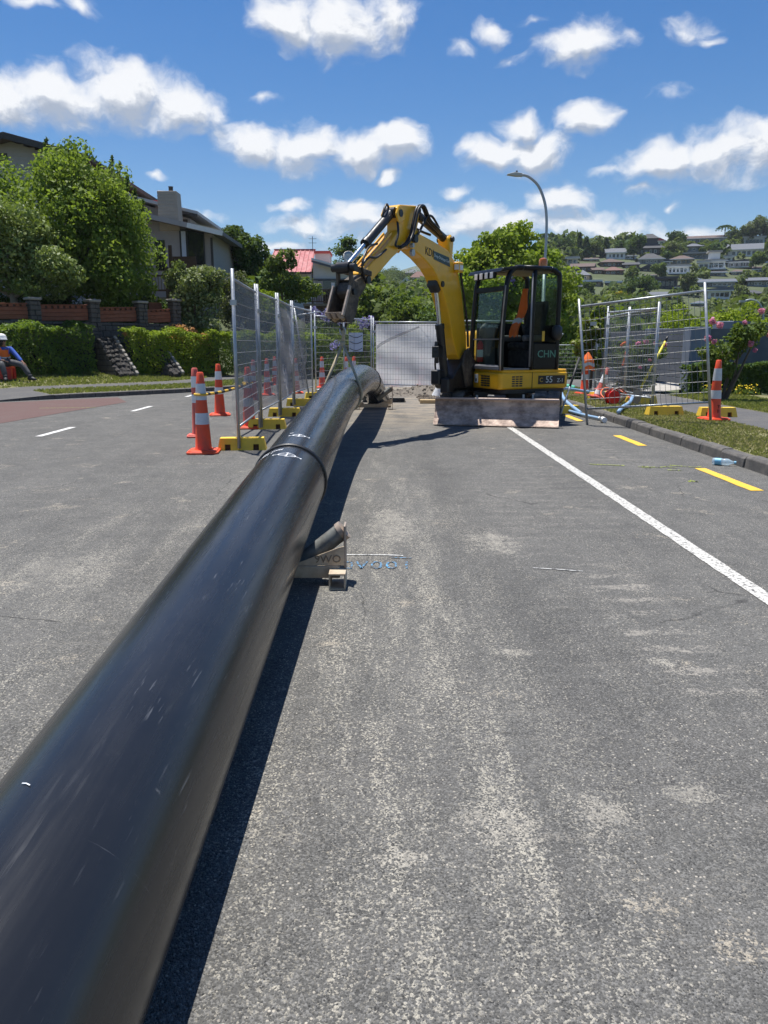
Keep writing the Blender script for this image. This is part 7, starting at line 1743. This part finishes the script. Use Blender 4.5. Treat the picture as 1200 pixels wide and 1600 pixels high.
hill_house('cream house with a flat pale roof just right of the plane tree', c8(90, 290, 150, 332), 'w_cream', 'r_pale', 'flat', .2, 2)
hill_house('long brown house with a low brown roof below the cream one', c8(112, 325, 232, 370), 'w_brown', 'r_brown', 'side', .5, 4)
hill_house('house with a slate grey hip roof and pale end wall, lowest at the hill edge', c8(118, 362, 212, 418), 'w_tan', 'r_slate', 'hip', .55, 3)
hill_house('tan roofed cottage left of the white gabled house', c8(190, 290, 262, 312), 'w_tan', 'r_brown', 'side', .5, 3)
hill_house('white gabled house with a grey roof under the dark skyline trees', c8(310, 242, 410, 300), 'w_white', 'r_slate', 'side', .45, 4)
hill_house('dark brown tiled house below the white gabled house', c8(280, 300, 395, 344), 'w_brown', 'r_brown', 'hip', .5, 4)
hill_house('reddish brown tiled house, third below the white gabled house', c8(296, 344, 396, 386), 'w_brown', 'r_redbrown', 'hip', .55, 3)
hill_house('large charcoal house with stepped hip roofs near the skyline', c8(480, 212, 625, 276), 'w_char', 'r_char', 'hip', .5, 5, 2)
hill_house('wide charcoal roofed house directly below the stepped one', c8(490, 272, 620, 330), 'w_grey', 'r_char', 'hip', .55, 5)
hill_house('small black gabled house with a lit doorway below the charcoal roofs', c8(500, 332, 580, 368), 'w_char', 'r_char', 'gable', .6, 2)
hill_house('little white house with a bright red roof on the skyline', c8(568, 186, 630, 222), 'w_white', 'r_red', 'gable', .45, 2)
hill_house('very long low glazed house on the skyline under a grey roof', c8(740, 168, 965, 216), 'w_grey', 'r_brown', 'side', .42, 9, band=True)
hill_house('grey house with a white chimney just below the long glazed one', c8(745, 216, 840, 264), 'w_grey', 'r_slate', 'hip', .4, 3)
hill_house('tan house with a tan tiled roof in the middle of the slope', c8(662, 282, 780, 332), 'w_tan', 'r_brown', 'hip', .45, 4)
hill_house('long white house with a white balcony below the tan house', c8(642, 336, 760, 386), 'w_white', 'r_pale', 'flat', .2, 5, deck=True)
hill_house('flat roofed grey house beside the tan house', c8(730, 266, 880, 300), 'w_grey', 'r_pale', 'flat', .25, 5, band=True)
hill_house('white box shaped house with big panes, left of a pair', c8(815, 315, 872, 362), 'w_white', 'r_pale', 'flat', .12, 2, band=True)
hill_house('taller white modern house with an upper storey, right of a pair', c8(862, 292, 958, 360), 'w_white', 'r_pale', 'flat', .35, 3, 2, deck=True, band=True)
hill_house('house with slanting white balcony rails on the right of the slope', c8(980, 306, 1110, 348), 'w_grey', 'r_char', 'mono', .3, 4, deck=True)
hill_house('large blue grey roofed house with white gables near the right skyline', c8(985, 216, 1200, 286), 'w_white', 'r_slate', 'side', .5, 7)
hill_house('white modern top storey with blue glass on the right skyline', c8(1068, 178, 1175, 228), 'w_white', 'r_pale', 'flat', .15, 5, band=True)
hill_house('dark flat house with wide dark glazing low in the middle', c8(575, 402, 690, 466), 'w_char', 'r_char', 'flat', .2, 4, band=True)
hill_house('grey roofed house with tall panes above the fence rail', c8(826, 412, 1010, 458), 'w_grey', 'r_slate', 'side', .4, 6, band=True)
hill_house('white house with one long window band under a grey roof', c8(872, 458, 990, 520), 'w_white', 'r_slate', 'mono', .3, 4, band=True)
hill_house('dark roofed house at the lower right, half hidden by shrubs', c8(1062, 472, 1182, 508), 'w_brown', 'r_char', 'hip', .6, 4)
hill_house('grey glazed house cut by the right edge of the view', c8(1092, 402, 1215, 452), 'w_grey', 'r_slate', 'side', .4, 5, band=True)
hill_house('small white house at the right edge below the blue grey roof', c8(1150, 284, 1210, 322), 'w_white', 'r_pale', 'flat', .2, 2)
hill_house('white low building with a flat roof in the trees at the left', c8(150, 420, 272, 448), 'w_tan', 'w_white', 'flat', .3, 3)
hill_house('second white flat roofed building in the trees, further right', c8(310, 426, 386, 452), 'w_grey', 'w_white', 'flat', .3, 3)
hill_house('small pale shed among the lower trees by the yellow bush', c8(190, 470, 232, 492), 'w_white', 'r_slate', 'gable', .5, 1)
hill_house('grey house behind the near right fence, just above the shrubs', c8(785, 530, 850, 560), 'w_grey', 'r_slate', 'hip', .5, 3)
hill_house('brown house in shade left of the long white balcony house', c8(405, 318, 482, 352), 'w_brown', 'r_char', 'side', .5, 3)
hill_house('grey house near the foot of the slope beside the yellow bush', c8(560, 480, 640, 520), 'w_white', 'r_slate', 'side', .5, 3)
for lb, px, wm, rm, kd, nw in [
    ('brown shed roofed house squeezed between the two brown tiled houses', (238, 346, 290, 382), 'w_brown', 'r_brown', 'side', 2),
    ('low white garage between the white gabled house and the charcoal house', (405, 276, 472, 300), 'w_white', 'r_slate', 'side', 2),
    ('grey hip roofed house low on the left of the slope', (424, 392, 484, 424), 'w_grey', 'r_slate', 'hip', 2),
    ('small cream house under the black gabled house', (518, 384, 574, 406), 'w_cream', 'r_brown', 'side', 2),
    ('narrow white house right of the wide charcoal roof', (622, 300, 662, 328), 'w_white', 'r_char', 'gable', 1),
    ('tan house hidden to its eaves by trees below the white balcony house', (700, 396, 764, 424), 'w_tan', 'r_redbrown', 'hip', 3),
    ('slate roofed cottage left of the grey roofed house with tall panes', (772, 402, 818, 432), 'w_white', 'r_slate', 'hip', 2),
    ('dark grey house under the taller white modern house', (880, 366, 962, 396), 'w_grey', 'r_char', 'side', 4),
    ('cream house below the slanting balcony rails', (1002, 356, 1064, 388), 'w_cream', 'r_brown', 'hip', 3),
    ('white house with a brown roof near the right edge, mid slope', (1124, 340, 1192, 372), 'w_white', 'r_brown', 'side', 3),
    ('brick brown house in the lower trees right of the dark flat house', (694, 442, 742, 468), 'w_brown', 'r_redbrown', 'gable', 2),
    ('pale flat roofed house low on the slope above the yellow bush', (470, 440, 540, 470), 'w_white', 'r_pale', 'flat', 3),
    ('small white cube house right of the taller white modern house', (962, 286, 1002, 312), 'w_white', 'r_pale', 'flat', 1),
    ('grey roofed cottage lowest at the left, beside the plane tree', (132, 446, 184, 470), 'w_tan', 'r_slate', 'side', 2)]:
    hill_house(lb, c8(*px), wm, rm, kd, random.choice((.4, .5, .55)) if kd != 'flat' else .2, nw)
# two houses in the gap under the digger boom
def small_house(label, loc_, w_, hw, hr, wm, rm, kind, wins):
    t = thing('cottage', label, 'house', loc_); d_ = w_ * .8
    m = MB(); m.box((-w_ / 2, 0, -3), (w_ / 2, d_, hw)); m.build('wall', wm, t)
    if kind == 'gable': m = MB(); m.prism([(-w_ / 2, hw), (w_ / 2, hw), (0, hw + hr - .1)], .01, d_); m.build('gable_wall', wm, t)
    m = MB()
    if kind == 'gable':
        m.prism([(-w_ / 2 - .4, hw - .12), (0, hw + hr), (w_ / 2 + .4, hw - .12), (w_ / 2 + .4, hw - .34), (0, hw + hr - .22), (-w_ / 2 - .4, hw - .34)], -.4, d_ + .4)
    else: roof_geo(m, 'hip', -w_ / 2, w_ / 2, 0, d_, hw, hr)
    m.build('roof', rm, t)
    for x, ww in wins:
        m = MB(); m.box((x - ww / 2, -.06, hw * .35), (x + ww / 2, .04, hw * .85)); f = m.build('window', 'fascia_white', t)
        q = MB(); q.box((x - ww / 2 + .1, -.09, hw * .35 + .1), (x + ww / 2 - .1, -.055, hw * .85 - .1)); q.build('pane', 'window_dark', f)
small_house('small white gabled cottage framed under the digger boom', (8.0, 290, 19.6), 4.6, 3.0, 2.2, 'weatherboard_white', 'w_white', 'gable', [(.3, 1.6)])
small_house('brown roofed villa with pale walls under the digger boom', (15.0, 330, 24.6), 8.0, 3.4, 2.6, 'w_white', 'r_redbrown', 'hip', [(-2.6, 1.6), (0, 1.6), (2.6, 1.6)])
small_house('low grey roofed house glimpsed above the white cottage', (12.5, 350, 29), 6.0, 2.4, 1.8, 'w_grey', 'r_slate', 'hip', [(0, 2)])
small_house('grey roof glimpsed between trees behind the pipe sling', (-1.0, 85, 2.0), 6.0, 1.4, 1.0, 'w_grey', 'r_slate', 'hip', [(0, 2)])
# trees that stand out one by one
def pj(x, y, z):
    z -= CAM_H; f = y * math.cos(PITCH) - z * math.sin(PITCH); q = y * math.sin(PITCH) + z * math.cos(PITCH)
    return 600 + 1200 * x / f, 800 - 1200 * q / f
def hill_tree(name, label, u, v0, v1, wpx, mat, n, seed, kind='round', cat='tree', far=300, group=None, dist=None):
    X, Y, Z = hit(u, v1, far)
    if dist: d = ray_dir(u, v1); Y = dist; X = d[0] / d[1] * Y; Z = CAM_H + d[2] / d[1] * Y
    s = Y / 1200; h = (v1 - v0) * s; r = wpx * s / 2
    if kind == 'cone': return conifer(name, label, (X, Y, Z), h, r, n, mat, seed, group, 11, 2.0 * s * 3)
    rg = np.random.default_rng(seed)
    lob = [(0, 0, h * .62, r * .75, r * .7, h * .36)] + [(r * rg.uniform(-.6, .6), r * rg.uniform(-.4, .2), h * rg.uniform(.35, .72), r * .5, r * .5, h * .24) for _ in range(5)]
    return tree(name, label, cat, (X, Y, Z), h * .35, lob, n, 3.4 * s, mat, seed, r=max(.12, h * .02), k=9, group=group)
HT = [('skyline_tree', 'dark rounded tree first on the skyline right of the plane tree', 885, 369, 402, 34, 'leaf_dark', 1500, 'round'),
      ('cypress', 'tall dark pointed cypress on the skyline, taller of two', 904, 369, 404, 12, 'leaf_dark', 700, 'cone'),
      ('cypress', 'broader dark cypress just right of the pointed one', 915, 375, 404, 15, 'leaf_dark', 700, 'cone'),
      ('skyline_tree', 'mid green rounded tree on the skyline beyond the cypresses', 930, 378, 402, 24, 'leaf_far', 1000, 'round'),
      ('cypress', 'twin topped dark conifer left of the white gabled house', 946, 375, 402, 15, 'leaf_dark', 700, 'cone'),
      ('skyline_tree', 'small dark tree just left of the big skyline clump', 966, 378, 398, 18, 'leaf_dark', 700, 'round'),
      ('skyline_tree', 'big dark tree on the skyline behind the white gabled house', 990, 369, 406, 34, 'leaf_dark', 1900, 'round'),
      ('skyline_tree', 'umbrella shaped dark tree above the little red roof', 1054, 363, 388, 34, 'leaf_dark', 1300, 'round'),
      ('bushy_tree', 'rounded olive tree in front of the stepped charcoal house', 1055, 378, 402, 30, 'leaf_olive', 1300, 'round'),
      ('gum_tree', 'tall airy gum tree at the right end of the skyline', 1192, 338, 384, 40, 'leaf_olive', 2200, 'round'),
      ('gum_tree', 'airy gum tree left of the tallest one on the right skyline', 1166, 350, 384, 34, 'leaf_olive', 1700, 'round'),
      ('gum_tree', 'lower leafy gum beside the palm on the skyline', 1145, 358, 384, 26, 'leaf_far', 1200, 'round'),
      ('bright_bush', 'bright yellow flowering bush low on the slope above the fence', 970, 457, 478, 26, 'leaf_yellow', 1300, 'round'),
      ('pale_bush', 'pale yellow green bush just left of the bright yellow one', 951, 459, 478, 18, 'leaf_lime', 900, 'round'),
      ('broad_tree', 'broad dark green tree above the bright yellow bush', 994, 428, 470, 56, 'leaf_dark', 2600, 'round'),
      ('round_tree', 'ball shaped green tree in front of the white flat building', 919, 442, 460, 20, 'leaf_mid', 900, 'round'),
      ('broad_tree', 'leafy tree at the lower left of the slope beside the plane tree', 905, 452, 490, 34, 'leaf_mid', 1600, 'round'),
      ('slope_tree', 'dark tree left of the long white balcony house', 1030, 412, 438, 24, 'leaf_mid', 1100, 'round'),
      ('slope_tree', 'pale leafy tree on the slope left of the dark flat house', 985, 420, 445, 26, 'leaf_far', 1100, 'round'),
      ('slope_tree', 'tall tree between the dark flat house and the grey roofed one', 1072, 428, 462, 26, 'leaf_olive', 1300, 'round'),
      ('slope_tree', 'bright green tree right of the slanting balcony rails', 1180, 395, 425, 30, 'leaf_mid', 1300, 'round'),
      ('slope_tree', 'dark trees screen right of the stepped charcoal house', 1040, 394, 412, 20, 'leaf_dark', 900, 'round'),
      ('slope_tree', 'dense tree above the pair of white box houses', 1118, 380, 400, 28, 'leaf_dark', 1200, 'round'),
      ('slope_tree', 'olive tree right of the white house with the window band', 1152, 448, 484, 30, 'leaf_olive', 1400, 'round')]
for i, (nm, lb, u, v0, v1, wp, mt_, n, kd) in enumerate(HT): hill_tree(nm, lb, u, v0, v1, wp, mt_, n, 200 + i, kd)
def palm(label, u, v0, v1):
    X, Y, Z = hit(u, v1); s = Y / 1200; h = (v1 - v0) * s; t = thing('palm_tree', label, 'palm tree', (X, Y, Z)); rg = np.random.default_rng(5)
    m = MB(); m.tube([(0, 0, -1), (0, 0, h * .55), (0, 0, h * .82)], [h * .03, h * .02, h * .018], 7); m.build('trunk', 'bark', t, smooth=True)
    P = []; D = []
    for k in range(16):
        a = 2 * PI * k / 16; R_ = h * .42
        for f in np.linspace(.05, 1, 14): P.append((math.cos(a) * R_ * f, math.sin(a) * R_ * f, h * .84 + h * .16 * f * rg.uniform(.8, 1.2) - h * .30 * f ** 2.2)); D.append((0, 0, 1))
    o = bpy.data.objects.new('fronds', leaf_mesh('fronds', leaves(np.repeat(np.array(P), 3, 0), np.repeat(np.array(D), 3, 0), h * .12, rg, .7, .3), 'leaf_dark', rg)); COL.objects.link(o); o.parent = t
palm('feathery palm standing on the skyline right of the long glazed house', 1131, 352, 382)
# everything between them: one mass of shrubs and small trees
def bush_mass():
    rg = np.random.default_rng(300); P = []; D = []; SZ = []; TN = []
    n = 0
    while n < 2700:
        az = rg.uniform(.02, .72); y = 90 + 215 * rg.random() ** .8; x = az * y; z = T(x, y)
        r = rg.uniform(1.2, 3.2) * (1 if rg.random() > .12 else 1.6); hh = r * rg.uniform(.9, 1.5)
        u, v = pj(x, y, z + hh); ub = u; wv = r / y * 1200
        bad = False
        for (a, b, c, d_, Yh) in HOUSES:
            if a - wv * .7 < u < c + wv * .7:
                if y < Yh + 1 and v < d_ - (d_ - b) * .28 and pj(x, y, z - .5)[1] > b: bad = True; break
                if abs(y - Yh - 4) < 6 and abs(u - (a + c) / 2) < (c - a) / 2 + wv * .5: bad = True; break
        if bad:
            n += .2; continue
        k = int(34 * (r / 2) ** 1.2) + 18
        d = rg.normal(0, 1, (k, 3)); d[:, 2] = np.abs(d[:, 2]) * .9 - .15; d /= np.linalg.norm(d, axis=1, keepdims=True)
        P.append(np.array([x, y, z + hh * .25]) + d * np.array([r, r, hh]) * (rg.uniform(.6, 1.0, (k, 1)))); D.append(d); SZ.append(np.full(k, .9 * r ** .5 * (y / 200) ** .6)); TN.append(np.clip(rg.normal(rg.uniform(.1, .8), .16, k), 0, 1)); n += 1
    P = np.concatenate(P); D = np.concatenate(D); SZ = np.concatenate(SZ); TN = np.concatenate(TN)
    V = leaves(P, D, 1.0, rg, .6, .75, up=.2); c = np.repeat(P, 4, 0); V = c + (V - c) * np.repeat(SZ, 4)[:, None]
    o = bpy.data.objects.new('hillside_shrubs', leaf_mesh('hillside_shrubs', V, 'leaf_far', rg, TN)); COL.objects.link(o); tag(o, kind='stuff')
bush_mass()
def wood(name, seed, cnt, fx, mat, size, k=60):
    rg = np.random.default_rng(seed); P = []; D = []; TN = []
    for _ in range(cnt):
        x, y, z, r = fx(rg); d = rg.normal(0, 1, (k, 3)); d[:, 2] = np.abs(d[:, 2]); d /= np.linalg.norm(d, axis=1, keepdims=True)
        P.append(np.array([x, y, z]) + d * r * rg.uniform(.6, 1, (k, 1)) * [1, 1, 1.2]); D.append(d); TN.append(np.clip(rg.normal(rg.uniform(.1, .8), .15, k), 0, 1))
    P = np.concatenate(P); D = np.concatenate(D)
    o = bpy.data.objects.new(name, leaf_mesh(name, leaves(P, D, size, rg, .6, .75), mat, rg, np.concatenate(TN))); COL.objects.link(o); tag(o, kind='stuff')
def fx1(rg):
    y = rg.uniform(110, 345); x = rg.uniform(-.05, .14) * y
    if y > 230 and abs(x / y - .036) < .022: y = rg.uniform(346, 380)
    return x, y, T(x, y) + 1, rg.uniform(2.0, 4.0)
wood('valley_wood', 301, 1000, fx1, 'leaf_far', .55, 150)
def fx2(rg):
    y = rg.uniform(45, 100); x = rg.uniform(-.045, .14) * y; return x, y, T(x, y) + rg.uniform(.5, 4.0), rg.uniform(1.4, 2.6)
wood('valley_shrubs', 302, 240, fx2, 'leaf_mid', .42, 130)
def fx3(rg):
    y = rg.uniform(36, 90); x = rg.uniform(.20, .62) * y; return x, y, T(x, y) + rg.uniform(.2, 1.6) + max(0, y - 50) * .03, rg.uniform(1.0, 2.0)
wood('roadside_wood', 303, 330, fx3, 'leaf_mid', .55)
def fx4(rg):
    y = rg.uniform(36, 70); x = rg.uniform(-.50, -.14) * y; return x, y, T(x, y) + rg.uniform(.2, 1.2), rg.uniform(.8, 1.6)
wood('garden_shrubs', 304, 160, fx4, 'leaf_dark', .4)

# ------------------------------------------------------------------ summer haze: one even body of air round the whole place
def haze():
    m = MB(); m.box((-1700, -90, -80), (2300, 3100, 168))
    mt, n, out = newmat('haze_air'); v = n.add('ShaderNodeVolumePrincipled', {'Color': (.80, .88, 1.0, 1), 'Density': .00017, 'Anisotropy': .2}); n.l.new(v.outputs[0], out.inputs['Volume'])
    tag(m.build('haze', 'haze_air'), kind='stuff')
haze()
